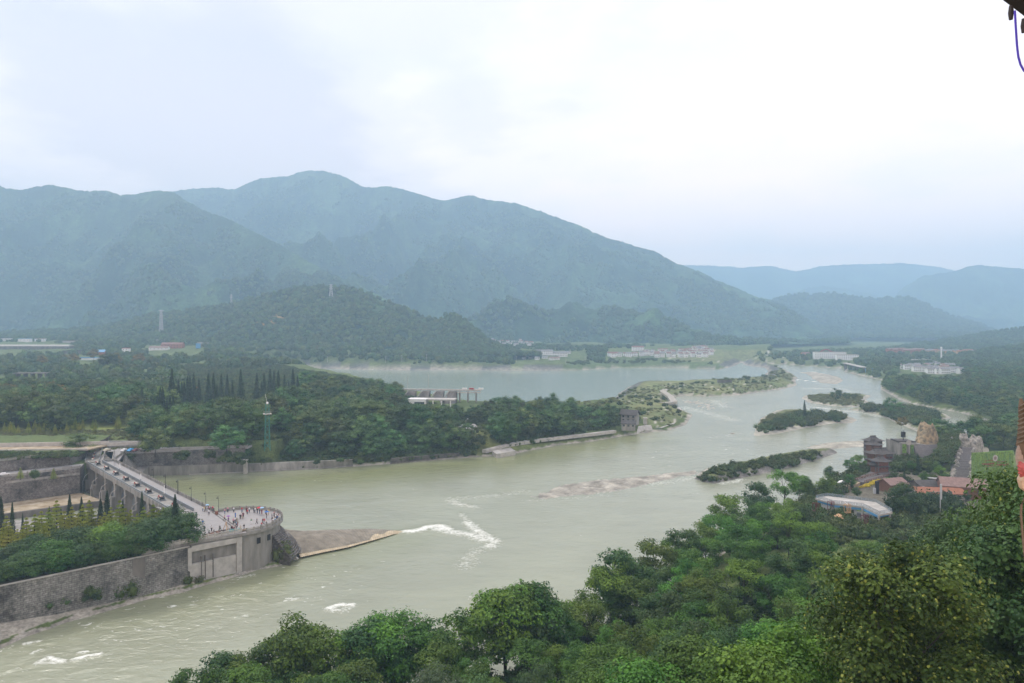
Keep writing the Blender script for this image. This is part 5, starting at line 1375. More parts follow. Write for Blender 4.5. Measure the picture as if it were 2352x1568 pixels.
def ribbon(name, pts, w, z0, mat, kind='structure', label=None, cat=None, thick=.25):
    P_ = [at(u, v, z) for u, v, z in pts]; m_ = MB(); Q_ = []
    for i, p in enumerate(P_):
        d_ = (P_[min(i + 1, len(P_) - 1)] - P_[max(0, i - 1)]); d_.z = 0; d_.normalize(); n_ = Vector((-d_.y, d_.x, 0)) * w / 2
        Q_.append((p + n_, p - n_))
    for i in range(len(P_) - 1):
        (a, b), (c, d) = Q_[i], Q_[i + 1]; dz = Vector((0, 0, thick))
        m_.add([a - dz * 6, b - dz * 6, d - dz * 6, c - dz * 6, a + dz, b + dz, d + dz, c + dz], [(4, 5, 6, 7), (0, 4, 7, 3), (1, 2, 6, 5), (0, 1, 5, 4), (3, 7, 6, 2)])
    o = m_.build(name, mat)
    if kind: o['kind'] = kind
    return tag(o, label, cat)
ribbon('path', [(1112, 1034, 3.0), (1150, 1024, 3.5), (1181, 1017, 4), (1245, 1008, 4), (1306, 1001, 4), (1360, 995, 4), (1412, 988.5, 4)], 3.0, 4, M['conc_l'])
MB().prism([tuple(at(u, v, 2.2))[:2] for u, v in ((1130, 1036), (1172, 1028), (1184, 1036), (1140, 1043))], -1, 2.4).build('landing_slab', M['conc_l']); bpy.data.objects['landing_slab']['kind'] = 'structure'
ribbon('path', [(1365, 1010, 2.5), (1470, 988, 3), (1540, 968, 3.2), (1570, 950, 3.2), (1565, 940, 3.0)], 0.1, 4, M['conc_l']) if False else None
ribbon('path', [(1515, 982, 1.6), (1545, 972, 1.8), (1562, 958, 1.8), (1565, 945, 1.8), (1558, 936, 1.8)], 2.6, 2, M['conc_l'], thick=.15)
ribbon('path', [(1462, 930, 4.6), (1490, 922, 5), (1528, 925, 5), (1548, 922, 5), (1540, 910, 5.2), (1522, 898, 5.2), (1530, 893, 5.3)], 6.0, 5, M['gravel'], thick=.3)

# ------------------------------------------------------------------ plaza
plz = empty('plaza', (NOSE.x, NOSE.y, 0), 0, 'grey paved viewing plaza with a rounded end at the tip of the sluice', 'plaza')
PP = [Q2(112, 10), (-97.3, 223.2)] + arc + [(-90.3, 190.7), (-99, 182.4), (-110, 196), (-113, 213), Q2(110, -2)]
rel = lambda P_: [(x - NOSE.x, y - NOSE.y) for x, y in P_]
ins = lambda P_, k: [(x * k, y * k) for x, y in rel(P_)]
MB().prism(rel(PP), 11.2, 12.0, 0, 1).build('slab', [M['conc'], M['pave']], plz)
PB = [Q2(112, 9), (-97, 222)] + [(NOSE.x + (NR - .9) * math.cos(R(a)), NOSE.y + (NR - .9) * math.sin(R(a))) for a in np.linspace(134, -56, 30)] + [(-90.6, 191.6), (-99, 183.6), (-110, 196), (-113, 213), Q2(110, -1)]
MB().prism(rel(PB), -1.5, 11.2).build('body_wall', M['conc'], plz)
def along(t): a_, b_ = Vector((-79.3, 199.6, 0)), Vector((-99, 182.4, 0)); return a_.lerp(b_, t)
fx = Vector((0.653, -0.757, 0)) * 1.0
wd = math.atan2(-17.2, -19.7)
for t, w_, zt, zb, pr in ((0.02, 1.5, 11.0, -.5, .5), (.54, 1.0, 10.6, -.5, .45), (.30, .25, 7.6, 1, .3), (.38, .25, 7.6, 1, .3), (.42, .25, 7.6, 1, .3)):
    q = along(t) - NOSE; MB().box((q.x, q.y, (zt + zb) / 2), (w_, pr * 2, zt - zb), wd, mi=0).build('pilaster', M['conc_l'] if w_ > .5 else M['conc_d'], plz)
q0, q1 = along(.05) - NOSE + fx * -.3, along(.52) - NOSE + fx * -.3
MB().box(((q0.x + q1.x) / 2, (q0.y + q1.y) / 2, 10.2), ((q1 - q0).length, 1.5, 1.5), wd).build('fascia_beam', M['conc_l'], plz)
MB().box(((q0.x + q1.x) / 2, (q0.y + q1.y) / 2, 3.2), ((q1 - q0).length, .95, 5.4), wd).build('lower_panel', M['conc_l'], plz)
q = along(.93) - NOSE; MB().box((q.x, q.y, 5), (1.0, .9, 9.0), wd).build('rust_streak', M['rust'], plz)
q = along(1.03) - NOSE; MB().box((q.x, q.y, 5), (3.0, 1.6, 11.2), wd).build('corner_pier', M['conc_d'], plz)
for a in (-38, -22):
    MB().box((math.cos(R(a)) * (NR - .85), math.sin(R(a)) * (NR - .85), 8.6), (.3, 1.1, 1.7), R(a)).build('opening', M['black'], plz)
for k in (-.35, .35):      # pair of grooves across the paving
    a_, b_ = Vector((-97.2, 222.4, 12.0)) - NOSE, Vector((-79.4, 200.4, 12.0)) - NOSE
    n_ = Vector((.777, .629, 0)) * k * 1.3
    MB().bar(a_ + n_ + Vector((0, 0, .02)), b_ + n_ + Vector((0, 0, .02)), .35, .05).build('joint_strip', M['conc_d'], plz)
arc_r = [(NOSE.x + (NR - .3) * math.cos(R(a)), NOSE.y + (NR - .3) * math.sin(R(a))) for a in np.linspace(132, -54, 22)]
balustrade('curved_balustrade', arc_r, 12.0, 1.15, 2.2, 'curved stone balustrade round the nose of the plaza', 0.3)
balustrade('plaza_balustrade', [(-79.3, 200.0), (-99, 182.9)], 12.0, 1.25, 1.9, 'pale stone balustrade along the near straight edge of the plaza', 0.34, 'conc_l')
balustrade('short_balustrade', [Q2(113, 9.9), (-97.0, 222.3)], 12.0, 1.15, 2.2, 'short stone balustrade joining the road rail to the curved one')
# stone cone and the paved tongue that runs into the river
cone = MB(); rs_ = np.random.RandomState(3)
c0 = Vector((-86, 211.5, 0)); rows = 13; ncol = 22
for j in range(rows + 1):
    for lvl in (0, 1):
        t = (j + (lvl * .0)) / rows
        rad = 13.3 + 6.4 * t; z = 9.2 * (1 - t) + 2.4 * t - (0.5 if lvl else 0)
        for i in range(ncol):
            a = R(-15 + 56 * i / (ncol - 1)); cone.v.append((c0.x + rad * math.cos(a), c0.y + rad * math.sin(a), z))
for r_ in range((rows + 1) * 2 - 1):
    for i in range(ncol - 1):
        cone.f.append([r_ * ncol + i, r_ * ncol + i + 1, (r_ + 1) * ncol + i + 1, (r_ + 1) * ncol + i]); cone.m.append(0)
for r_ in range((rows + 1) * 2 - 1):
    for i_ in (0, ncol - 1):
        a_ = cone.v[r_ * ncol + i_]; b_ = cone.v[(r_ + 1) * ncol + i_]
        cone.add([a_, b_, (b_[0], b_[1], -1), (a_[0], a_[1], -1)], [(0, 1, 2, 3), (3, 2, 1, 0)])
co = cone.build('stone_cone', M['stone2']); tag(co, 'stepped stone cone buttressing the nose of the plaza', 'buttress')
UPE = [(650, 1215, 5), (690, 1219, 4.3), (760, 1216.5, 3.0), (850, 1214, 1.5), (905, 1217.5, .55), (938, 1221, -.4)]
LOE = [(672, 1284, .5), (690, 1280, .5), (740, 1269, .5), (800, 1257, .5), (860, 1240, .4), (905, 1227, .2)]
LOE = LOE[1:] + [(938, 1222.5, -.5)]
U_ = [at(*q) for q in UPE]; L__ = [at(*q) for q in LOE]
def cat(P_, t):
    f = t * (len(P_) - 1); i = min(int(f), len(P_) - 2); return P_[i].lerp(P_[i + 1], f - i)
tm = MB(); ns, ntt = 110, 14
for i in range(ns + 1):
    for j in range(ntt + 1):
        a, b = cat(U_, i / ns), cat(L__, i / ns); t = j / ntt
        p = a.lerp(b, t); p.z += math.sin(PI * t) * (1.1 * (1 - i / ns) + .12) + (0.10 if i % 2 else 0)
        tm.v.append(tuple(p))
for i in range(ns):
    for j in range(ntt):
        k = i * (ntt + 1) + j
        tm.f.append([k, k + ntt + 1, k + ntt + 2, k + 1]); tm.m.append(1 if j >= ntt - 1 or (i > 56 and j > ntt * (1 - (i - 56) / 44) + 2 * math.sin(i * .35)) else 0)
for i in range(ns):      # upstream face
    a, b = cat(U_, i / ns), cat(U_, (i + 1) / ns)
    tm.add([a, b, (b.x, b.y + .3, -1), (a.x, a.y + .3, -1)], [(0, 1, 2, 3), (3, 2, 1, 0)])
M['pav_g'] = simple('paved_tongue', (0.205, 0.185, 0.145), 0.85, 0.30, 0.35, 0.04, vscale=(1, 1, 1)); M['pav_y'] = simple('wet_tongue', (0.42, 0.35, 0.23), 0.6, 0.2, 0.5, 0.03)
to = tm.build('paved_tongue', [M['pav_g'], M['pav_y']]); tag(to, 'ribbed paved tongue running from the plaza nose into the river', 'weir')
pb = MB().tube([tuple(at(655, 1258, 4.2)), tuple(at(668, 1270, 2.4)), tuple(at(685, 1284, .6))], .3, 6).build('drain_pipe', M['conc_l']); tag(pb, 'pale pipe lying down the stone cone to the water', 'pipe')
for (u, v, s, lab) in ((655, 1287, 1.9, 'dense green bush at the foot of the stone cone'), (300, 1372, 1.6, 'wide green bush between the gravel strip and the water below the wall'), (275, 1378, 1.3, 'low green bush left of the wide bush below the wall'), (330, 1350, 1.1, 'bright green bush growing against the stone wall foot'),
                       (425, 1343, 1.0, 'dark green bush at the foot of the rust streaked corner'), (455, 1335, 1.0, 'pale plumed grass clump on the gravel below the plaza wall'), (545, 1304, .5, 'low green clump at the base of the pale wall')):
    p = at(u, v, .6); k = KS[1] if 'plumed' not in lab else Kind('plume_grass', 'grass clump', shrub_parts(300, 2.4, 3.6, 500, .5, M['reed'], 'plume_grass'))
    k.put(p.x, p.y, .4, s, lab)
for (u, v, z, s, lab) in ((135, 1385, 3.5, 1.0, 'creeping bush growing on the stone wall near its gravel foot'), (200, 1362, 5.0, 1.0, 'dark bush rooted in the middle of the stone wall'), (215, 1372, 3.6, .9, 'spreading bush low on the stone wall'), (20, 1412, 2.8, .8, 'bush at the foot of the stone wall by the picture edge'), (60, 1402, 3.0, .7, 'small bush on the stone wall beside the gravel strip')):
    f_ = 0; p = at(u, v, z); KS[0].put(p.x, p.y + .5, z - .8, s * .8, lab, sx=1.2)
# ------------------------------------------------------------------ terrace trees
def put_z(u, v_top, z, H, kinds, hk, lab, grp=None, sx=1.0):
    """tree standing on level z whose top shows at v_top"""
    y = F * (HC - z - H) / (v_top - VH)
    x = (u - UC) * y / F
    if z == 10.6:
        d = (x + 90) * -.68 + (y - 190.4) * .73
        if d < 3.4: x += (3.4 - d) * -.68; y += (3.4 - d) * .73
    return rnd.choice(kinds).put(x, y, z - .2, H / hk, lab, grp, sx=sx)
def terr_ok(x, y):      # on the terrace, back from the wall
    return True
bl = [(10, 1262), (45, 1245), (80, 1225), (118, 1235), (150, 1215), (185, 1205), (222, 1220), (255, 1195), (290, 1205), (325, 1190), (360, 1180), (395, 1165), (425, 1185), (60, 1280), (130, 1272), (200, 1258), (270, 1248), (330, 1232), (380, 1218), (-20, 1255), (-40, 1290), (20, 1300), (100, 1300), (165, 1290), (235, 1275), (300, 1262), (360, 1250), (405, 1235)]
for i, (u, v) in enumerate(bl):
    H = rnd.uniform(7.0, 9.0) if v < 1245 else rnd.uniform(5.2, 6.8)
    put_z(u, v + rnd.uniform(-4, 4), 10.6, H, KT, 10, 'dense dark green tree on the terrace above the stone embankment wall', 'dark trees on the terrace', 1.2)
for (u, v, H) in ((95, 1175, 11), (130, 1150, 11), (165, 1165, 10), (60, 1190, 10), (190, 1160, 11), (210, 1170, 9), (255, 1165, 10), (275, 1150, 12), (300, 1172, 10), (330, 1165, 10), (352, 1160, 11), (20, 1200, 9), (230, 1185, 8), (375, 1165, 8), (40, 1215, 8), (15, 1185, 10), (80, 1182, 11), (112, 1168, 10), (148, 1175, 11), (178, 1182, 10), (205, 1150, 11), (240, 1178, 10), (288, 1168, 11), (315, 1180, 10), (342, 1176, 9), (365, 1172, 9)):
    put_z(u, v, 10.6, H, KY, 9, 'light yellow-green feathery tree on the terrace below the sluice piers', 'yellow-green trees on the terrace', 1.15)
x, y = sample([(-60, 1345), (200, 1305), (420, 1262), (430, 1215), (200, 1250), (-60, 1290)], 10.6, 2.4, 95)
mm = (((x + 90) * -.68 + (y - 190.4) * .73) > 1.4); scatter('terrace_undergrowth', np.stack([x[mm], y[mm], np.full(mm.sum(), 10.4)], 1), nr.uniform(.4, .8, mm.sum()), C_under, 'dark bushes hanging over the top of the stone embankment wall', 'bushes')
for (u, v, H, lab) in ((402, 1136, 14, 'tall dark conifer in front of the information boards'), (326, 1128, 12, 'thin dark conifer in front of the sluice deck'), (246, 1127, 13, 'broad dark conifer standing before the sluice piers'), (231, 1145, 12, 'dark conifer just left of the broad one before the piers'), (160, 1135, 10, 'dark conifer before the dark divider wall'),
                       (187, 1140, 9, 'small dark conifer before the end of the sandy bed'), (113, 1162, 9, 'pointed dark cypress alone before the channel water'), (52, 1178, 8, 'small pointed dark cypress left of the taller one'), (2, 1140, 13, 'dark conifer cut by the left picture edge'), (28, 1152, 11, 'thin dark conifer near the left picture edge'), (282, 1150, 10, 'narrow dark conifer between yellow-green trees'), (140, 1165, 8, 'thin dark conifer among the yellow-green trees')):
    put_z(u, v, 10.6, H, KCn, 13, lab, None, 0.75 if 'thin' in lab or 'narrow' in lab or 'pointed' in lab else 1.1)
for (u, v, z, lab) in ((47, 1073, 12, 'lone yellow-green sapling by the upper wall near the left picture edge'), (226 / 1.0 * .5 + 10, 1074, 12, 'bright young tree before the upper wall')):
    put_z(u, v, z, 4.5, KY, 9, lab, None, 1.2)
put_z(80, 1078, 12, 3.6, KT, 10, 'small round dark shrub before the upper wall')
# hedge, canal and grass on the upper terrace
x, y = sample([(-60, 1056), (190, 1046), (190, 1037), (-60, 1040)], 17, 2.2, 81)
scatter('hedge_band', np.stack([x, y, np.full(x.shape, 16.4)], 1), nr.uniform(.4, .8, len(x)), C_scrub, 'dark hedge running above the upper retaining wall', 'hedge')
cn = MB()
ca_, cb_ = at(-140, 1029, 16.7), at(250, 1021.5, 16.7); cc_, cd_ = at(-140, 1037, 16.7), at(200, 1032, 16.7)
cn.bar(ca_ + Vector((0, 0, .6)), cb_ + Vector((0, 0, .6)), .6, 2.4).bar(cc_ + Vector((0, 0, .1)), cd_ + Vector((0, 0, .1)), .6, .8)
cn = cn.build('canal', M['conc_l']); tag(cn, 'pale walled canal crossing the grass beyond the basin road', 'canal')
MB().prism([(ca_.x, ca_.y), (cb_.x, cb_.y), (cd_.x, cd_.y), (cc_.x, cc_.y)], 16.2, 16.75).build('canal_bottom', M['sand'], cn)
cn2 = MB().bar(at(238, 1021, 17.0), at(316, 1017, 17.0), .6, 1.6).build('canal_wall', M['conc_l']); tag(cn2, 'short pale canal wall seen between the two broad trees', 'wall')
x, y = sample([(-100, 1024), (320, 1012), (330, 985), (150, 990), (-100, 992)], 16, 3.2, 82); h, _, _ = terrain(x, y)
scatter('meadow_grass', np.stack([x, y, np.maximum(h, 0)], 1), nr.uniform(.4, 1.1, len(x)), C_reed, 'tall yellow-green grass on the strip before the dark wood', 'grass')
# creepers on the quay wall
P, S = [], []
for i in range(150):
    u = rnd.choice([rnd.uniform(470, 570), rnd.uniform(520, 640), rnd.uniform(290, 300), rnd.uniform(400, 430), rnd.uniform(560, 850)]); v = rnd.uniform(1036, 1052) if u < 560 else rnd.uniform(1040, 1062)
    z = np.interp(v, [1036, 1072], [11.5, 5]) if u < 560 else rnd.uniform(3, 6)
    p = at(u, v + rnd.uniform(0, 14 if 500 < u < 560 else 4), z); P.append((p.x, p.y, p.z - .6)); S.append(rnd.uniform(.35, .9))
scatter('creepers', P, S, C_scrub, 'green creepers and bushes hanging over the quay wall', 'creepers')

# ------------------------------------------------------------------ people
def person_mesh(name, shirt, trousers, hair, skin, pose):
    """one continuous body: standing, walking, leaning or sitting, 1.68 m tall"""
    ring = 8; V = []; Fc = []; Mi = []
    def loft(secs, mi, cap=True):
        o = len(V)
        for (cx_, cy_, cz, rx, ry) in secs:
            for j in range(ring):
                a = 2 * PI * j / ring; V.append((cx_ + rx * math.cos(a), cy_ + ry * math.sin(a), cz))
        for i in range(len(secs) - 1):
            for j in range(ring):
                Fc.append((o + i * ring + j, o + i * ring + (j + 1) % ring, o + (i + 1) * ring + (j + 1) % ring, o + (i + 1) * ring + j)); Mi.append(mi[i] if isinstance(mi, list) else mi)
        for k in (0, len(secs) - 1):
            V.append((secs[k][0], secs[k][1], secs[k][2])); c = len(V) - 1
            for j in range(ring): Fc.append((o + k * ring + j, o + k * ring + (j + 1) % ring, c, c)); Mi.append((mi[0] if k == 0 else mi[-1]) if isinstance(mi, list) else mi)
    st = {'stand': (0.02, 0.0), 'walk': (0.26, 0.22), 'lean': (0.04, 0.0), 'sit': (0.0, 0.0)}[pose]
    lean = 0.12 if pose == 'lean' else (0.05 if pose == 'walk' else 0)
    drop = 0.42 if pose == 'sit' else 0
    hz_ = 0.86 - drop
    for s_ in (-1, 1):
        f = st[0] * s_
        if pose == 'sit':
            loft([(s_ * .1, .42, 0.02, .05, .11), (s_ * .1, .40, .10, .05, .06), (s_ * .1, .40, .40, .065, .07), (s_ * .1, .22, .46, .08, .09), (s_ * .09, 0, .46, .1, .1)], [2, 1, 1, 1])
        else:
            loft([(s_ * .09, f + .04, 0.0, .05, .12), (s_ * .09, f, .08, .05, .07), (s_ * .09, f * .9 + .02, .28, .065, .07), (s_ * .09, f * .45 + .03, .46, .065, .075), (s_ * .085, f * .1, .78, .09, .10), (s_ * .07, 0, .92, .10, .11)], [2, 1, 1, 1, 1])
    loft([(0, 0, hz_, .165, .11), (0, .01, hz_ + .12, .15, .10), (0, lean * .5, hz_ + .30, .165, .11), (0, lean, hz_ + .48, .195, .11), (0, lean, hz_ + .55, .14, .085), (0, lean + .01, hz_ + .59, .055, .055), (0, lean + .02, hz_ + .64, .05, .055),
          (0, lean + .03, hz_ + .67, .07, .085), (0, lean + .03, hz_ + .75, .082, .10), (0, lean + .02, hz_ + .82, .07, .085), (0, lean + .02, hz_ + .855, .03, .04)], [1, 0, 0, 0, 0, 2, 2, 2, 2, 3, 3])
    loft([(0, lean + .135, hz_ + .735, .012, .012), (0, lean + .12, hz_ + .76, .01, .012)], 2)
    for s_ in (-1, 1):
        g_ = st[1] * -s_; up = pose == 'lean'
        ex, ey, ez = s_ * .25, lean + g_ * .4, hz_ + .22
        hx, hy, hzz = s_ * .26, lean + g_ + .05, hz_ + .0
        if up: ey, ez, hx, hy, hzz = lean + .18, hz_ + .26, s_ * .12, lean + .34, hz_ + .34
        if pose == 'sit': ey, ez, hx, hy, hzz = lean + .12, hz_ + .24, s_ * .14, .32, hz_ + .12
        o = len(V)
        for (a_, b_, c_, r_) in ((s_ * .18, lean, hz_ + .50, .055), (ex, ey, ez, .042), (hx, hy, hzz, .032), (hx, hy + .03, hzz - .10, .026)):
            for j in range(ring):
                an = 2 * PI * j / ring; V.append((a_ + r_ * math.cos(an), b_ + r_ * math.sin(an), c_))
        for i in range(3):
            for j in range(ring):
                Fc.append((o + i * ring + j, o + i * ring + (j + 1) % ring, o + (i + 1) * ring + (j + 1) % ring, o + (i + 1) * ring + j)); Mi.append((0, 2, 2)[i])
    me = bpy.data.meshes.new(name); me.from_pydata(V, [], [f if f[2] != f[3] else f[:3] for f in Fc])
    for m in (shirt, trousers, skin, hair): me.materials.append(m)
    me.polygons.foreach_set('material_index', Mi); me.polygons.foreach_set('use_smooth', [True] * len(Fc)); me.update()
    return me
CL = {'white': (.75, .75, .74), 'black': (.025, .025, .03), 'red': (.50, .03, .04), 'blue': (.06, .16, .42), 'light blue': (.30, .48, .66), 'pink': (.60, .28, .33), 'grey': (.25, .25, .26), 'navy': (.03, .04, .10), 'yellow': (.65, .50, .12), 'purple': (.28, .12, .35), 'green': (.12, .25, .12), 'beige': (.50, .42, .30), 'maroon': (.18, .03, .05), 'denim': (.09, .13, .22)}
CM = {k: simple('cloth_' + k.replace(' ', '_'), v, .85, .08, 3) for k, v in CL.items()}
SKIN = simple('skin', (.48, .30, .21), .6, .05, 4); HAIR = simple('hair', (.02, .016, .014), .6, .1, 4)
_pm = {}
def person(x, y, z, face, shirt, trou, pose, where):
    key = (shirt, trou, pose)
    if key not in _pm: _pm[key] = person_mesh('person', CM[shirt], CM[trou], HAIR, SKIN, pose)
    o = bpy.data.objects.new('person', _pm[key]); link(o)
    o.location = (x, y, z); o.rotation_euler = (0, 0, face); s = rnd.uniform(.93, 1.06) * 1.08; o.scale = (s, s, s)
    act = {'stand': 'standing', 'walk': 'walking', 'lean': 'leaning', 'sit': 'sitting'}[pose]
    tag(o, 'person in %s top, %s trousers %s %s' % (shirt, trou, act, where), 'person', 'visitors on the plaza')
    return o
PLZ = 12.02
def pp(cx_, cy_): # feet seen at crop point of the enlarged plaza view
    u = (600 + cx_ / 3.92) * .5904; v = (1850 + cy_ / 3.92) * .5904
    q = at(u, v, PLZ)
    return q
RIM = [(1075, 585, 'pink', 'denim'), (1122, 560, 'pink', 'navy'), (1212, 560, 'white', 'black'), (1338, 562, 'red', 'denim'), (1404, 560, 'maroon', 'black'), (1450, 565, 'white', 'navy'), (1520, 568, 'black', 'black'), (1537, 570, 'white', 'grey'), (1572, 578, 'black', 'navy'), (1608, 588, 'black', 'denim'),
       (1640, 590, 'maroon', 'maroon'), (1702, 590, 'navy', 'black'), (1740, 600, 'yellow', 'beige'), (1822, 620, 'pink', 'grey'), (1832, 640, 'black', 'black'), (1848, 675, 'white', 'black'), (1862, 668, 'black', 'navy'), (1872, 660, 'white', 'denim'), (1886, 655, 'maroon', 'black'), (1880, 690, 'blue', 'grey'), (1862, 720, 'light blue', 'navy'), (1815, 735, 'white', 'black'), (1715, 780, 'black', 'grey'), (1636, 790, 'red', 'navy')]
WH = ['at the start of the curved balustrade', 'at the curved balustrade left of the white shirt', 'at the curved balustrade with the river behind', 'at the curved balustrade middle', 'just right of the bright red shirt', 'between two balustrade posts', 'left of the red umbrella', 'close to the red umbrella', 'behind the red umbrella', 'under the red umbrella',
      'under the light blue umbrella', 'left of the blue umbrella', 'right of the blue umbrella', 'at the far right bend of the balustrade', 'in the crowd at the right bend', 'in the crowd nearest the nose', 'in the crowd at the nose rail', 'at the nose rail facing the river', 'at the very tip of the nose rail', 'inside the nose rail bend', 'at the near side of the nose rail', 'by the near rail bend', 'at the near rail beside a post', 'at the near curved rail']
for i, ((cx_, cy_, a, b)) in enumerate(RIM):
    q = pp(cx_, cy_); d_ = Vector((q.x - NOSE.x, q.y - NOSE.y)); 
    if d_.length > NR - 1.0: d_ = d_.normalized() * (NR - 1.0); q.x, q.y = NOSE.x + d_.x, NOSE.y + d_.y
    person(q.x, q.y, PLZ, math.atan2(-d_.x, d_.y) + rnd.uniform(-.5, .5), a, b, rnd.choice(['stand', 'lean']), WH[i])
MID = [(1237, 645, 'blue', 'blue', 'stand', 'beside the stone block'), (1312, 668, 'black', 'black', 'walk', 'across the round plaza'), (1330, 650, 'white', 'grey', 'walk', 'in the group of four'), (1343, 660, 'pink', 'beige', 'walk', 'in the group of four nearest'), (1358, 645, 'maroon', 'black', 'walk', 'in the group of four at right'),
       (1420, 592, 'red', 'black', 'stand', 'just inside the curved rail'), (1482, 738, 'green', 'white', 'walk', 'alone on the round plaza'), (1563, 738, 'black', 'black', 'walk', 'alone in the middle of the round plaza'), (1655, 735, 'maroon', 'black', 'walk', 'in a pair near the bend'), (1678, 740, 'red', 'grey', 'walk', 'in a pair near the bend'), (1714, 652, 'black', 'navy', 'stand', 'holding the blue umbrella'),
       (1795, 660, 'grey', 'denim', 'stand', 'left of the nose crowd'), (1800, 712, 'black', 'black', 'walk', 'toward the near rail'), (1075, 685, 'pink', 'black', 'walk', 'left of the purple umbrella'), (1130, 722, 'purple', 'grey', 'walk', 'under the purple umbrella'), (1206, 738, 'pink', 'black', 'stand', 'by the paving grooves'), (1232, 725, 'white', 'denim', 'stand', 'in front of the stone block'),
       (1252, 778, 'light blue', 'black', 'walk', 'near the turquoise tub'), (1266, 805, 'maroon', 'navy', 'walk', 'behind the turquoise tub'), (1370, 820, 'black', 'grey', 'walk', 'right of the sand coloured heap'), (741, 765, 'blue', 'grey', 'walk', 'alone left on the plaza'), (763, 852, 'navy', 'black', 'walk', 'near the first wooden tripods'), (874, 850, 'white', 'black', 'walk', 'above the tripods'),
       (541, 768, 'red', 'maroon', 'stand', 'beside the tall conifer'), (578, 692, 'black', 'black', 'stand', 'in front of the information board'), (601, 690, 'grey', 'beige', 'stand', 'at the corner of the information board'), (833, 602, 'white', 'black', 'walk', 'below the umbrella group'),
       (740, 545, 'white', 'denim', 'stand', 'at the left of the umbrella group'), (762, 552, 'yellow', 'black', 'stand', 'in the umbrella group front'), (785, 540, 'grey', 'black', 'stand', 'in the umbrella group by the lamp'), (806, 545, 'white', 'navy', 'stand', 'under the pale blue umbrella'), (838, 540, 'pink', 'black', 'stand', 'at the right of the umbrella group'), (888, 548, 'red', 'grey', 'stand', 'by the short balustrade'), (900, 545, 'pink', 'denim', 'stand', 'by the short balustrade end'),
       (1178, 830, 'black', 'denim', 'sit', 'at the turquoise tub'), (1196, 828, 'maroon', 'black', 'sit', 'at the back of the turquoise tub'), (1226, 832, 'maroon', 'navy', 'sit', 'at the middle of the turquoise tub'), (1278, 836, 'white', 'white', 'sit', 'at the right end of the turquoise tub'), (1318, 832, 'beige', 'grey', 'sit', 'by the sand coloured heap'), (1000, 835, 'grey', 'green', 'stand', 'beside the tall pale tripod')]
seen = set()
for (cx_, cy_, a, b, ps, wh) in MID:
    q = pp(cx_, cy_)
    k = (a, b, wh)
    person(q.x, q.y, PLZ, rnd.uniform(0, 6.28), a, b, ps, wh)
def umbrella(cx_, cy_, m1, lab, r=.62):
    q = pp(cx_, cy_); u = empty('umbrella', (q.x, q.y, PLZ + 1.15), 0, lab, 'umbrella', 'umbrellas of the visitors')
    cm = MB(); cm.lathe((0, 0, .95), [(r, 0), (r * .8, .12), (r * .45, .23), (.03, .3)], 10); cm.build('canopy', m1, u)
    MB().tube([(0, 0, .1), (0, 0, 1.28)], .015, 5).build('shaft', M['steel'], u)
umbrella(808, 545, CM['light blue'], 'pale blue umbrella over the group beside the lamp'); umbrella(1603, 588, CM['red'], 'red and white umbrella at the curved rail', .8); umbrella(1640, 590, CM['light blue'], 'pale blue umbrella right of the red one', .75)
umbrella(1716, 652, CM['blue'], 'bright blue umbrella near the right bend', .8); umbrella(1130, 722, CM['purple'], 'purple umbrella in the middle of the plaza'); umbrella(490, 730, CM['light blue'], 'pale blue umbrella half hidden by the tall conifer')

# ------------------------------------------------------------------ plaza furniture
lampm = MB().tube([(0, 0, 0), (0, 0, 4.6)], [.09, .05], 6).lathe((0, 0, 0), [(.18, 0), (.16, .4), (.08, .5)], 8).mesh('pole', M['black'])
armm = MB().tube([(0, 0, 4.5), (0, 0, 4.9), (-.3, 0, 5.1), (-.8, 0, 5.0), (-1.0, 0, 4.75)], .035, 5).mesh('arm', M['black'])
lhm = MB().lathe((-1.0, 0, 4.4), [(.26, 0), (.24, .12), (.06, .35)], 8).mesh('lantern', M['black'])
lamps = [(168, 185), (358, 270), (566, 380), (786, 470), (980, 540)]
lpts = [pp(a, b) for a, b in lamps] + [at((2160) * .1759, 1003.7 + 655 * .1759, 12), at(2325 * .1759, 1003.7 + 740 * .1759, 12), at(2005 * .1759, 1003.7 + 570 * .1759, 12)]
ll = ['third', 'fourth', 'fifth', 'sixth', 'seventh and last', 'first', 'second']
ln_ = ['black hooked lamp post on the river rail, fifth from the plaza end', 'black hooked lamp post on the river rail, fourth from the plaza end', 'black hooked lamp post on the river rail, third from the plaza end', 'black hooked lamp post behind the umbrella group', 'black hooked lamp post where the curved balustrade begins', 'black hooked lamp post on the river rail, farthest but one', 'black hooked lamp post on the river rail, sixth from the plaza end', 'black hooked lamp post on the river rail, farthest from the plaza']
for p_, lb in zip(lpts, ln_):
    e_ = empty('street_lamp', (p_.x, p_.y, 12.0), ROTQ + 2.4, lb, 'lamp', 'hooked lamp posts of the river rail')
    for nme, me in (('pole', lampm), ('arm', armm), ('lantern', lhm)): link(bpy.data.objects.new(nme, me), e_)
wm = MB().tube([(0, 0, 0), (0, 0, 2.4)], .12, 6).mesh('post', M['steel']); wm2 = MB().tube([(0, 0, 2.4), (0, 0, 4.3)], .15, 8).mesh('light_tube', M['white'])
for i, (cx_, cy_) in enumerate(((1565, 480), (1838, 625), (2145, 790))):
    p_ = at(cx_ * .1759, 1003.7 + cy_ * .1759, 12); e_ = empty('light_column', (p_.x, p_.y, 12.0), 0, ['white tube light column beside the winches, farthest of four', 'white tube light column beside the winches, second of four', 'white tube light column beside the winches, third of four'][i], 'lamp', 'white light columns on the sluice')
    link(bpy.data.objects.new('post', wm), e_); link(bpy.data.objects.new('light_tube', wm2), e_)
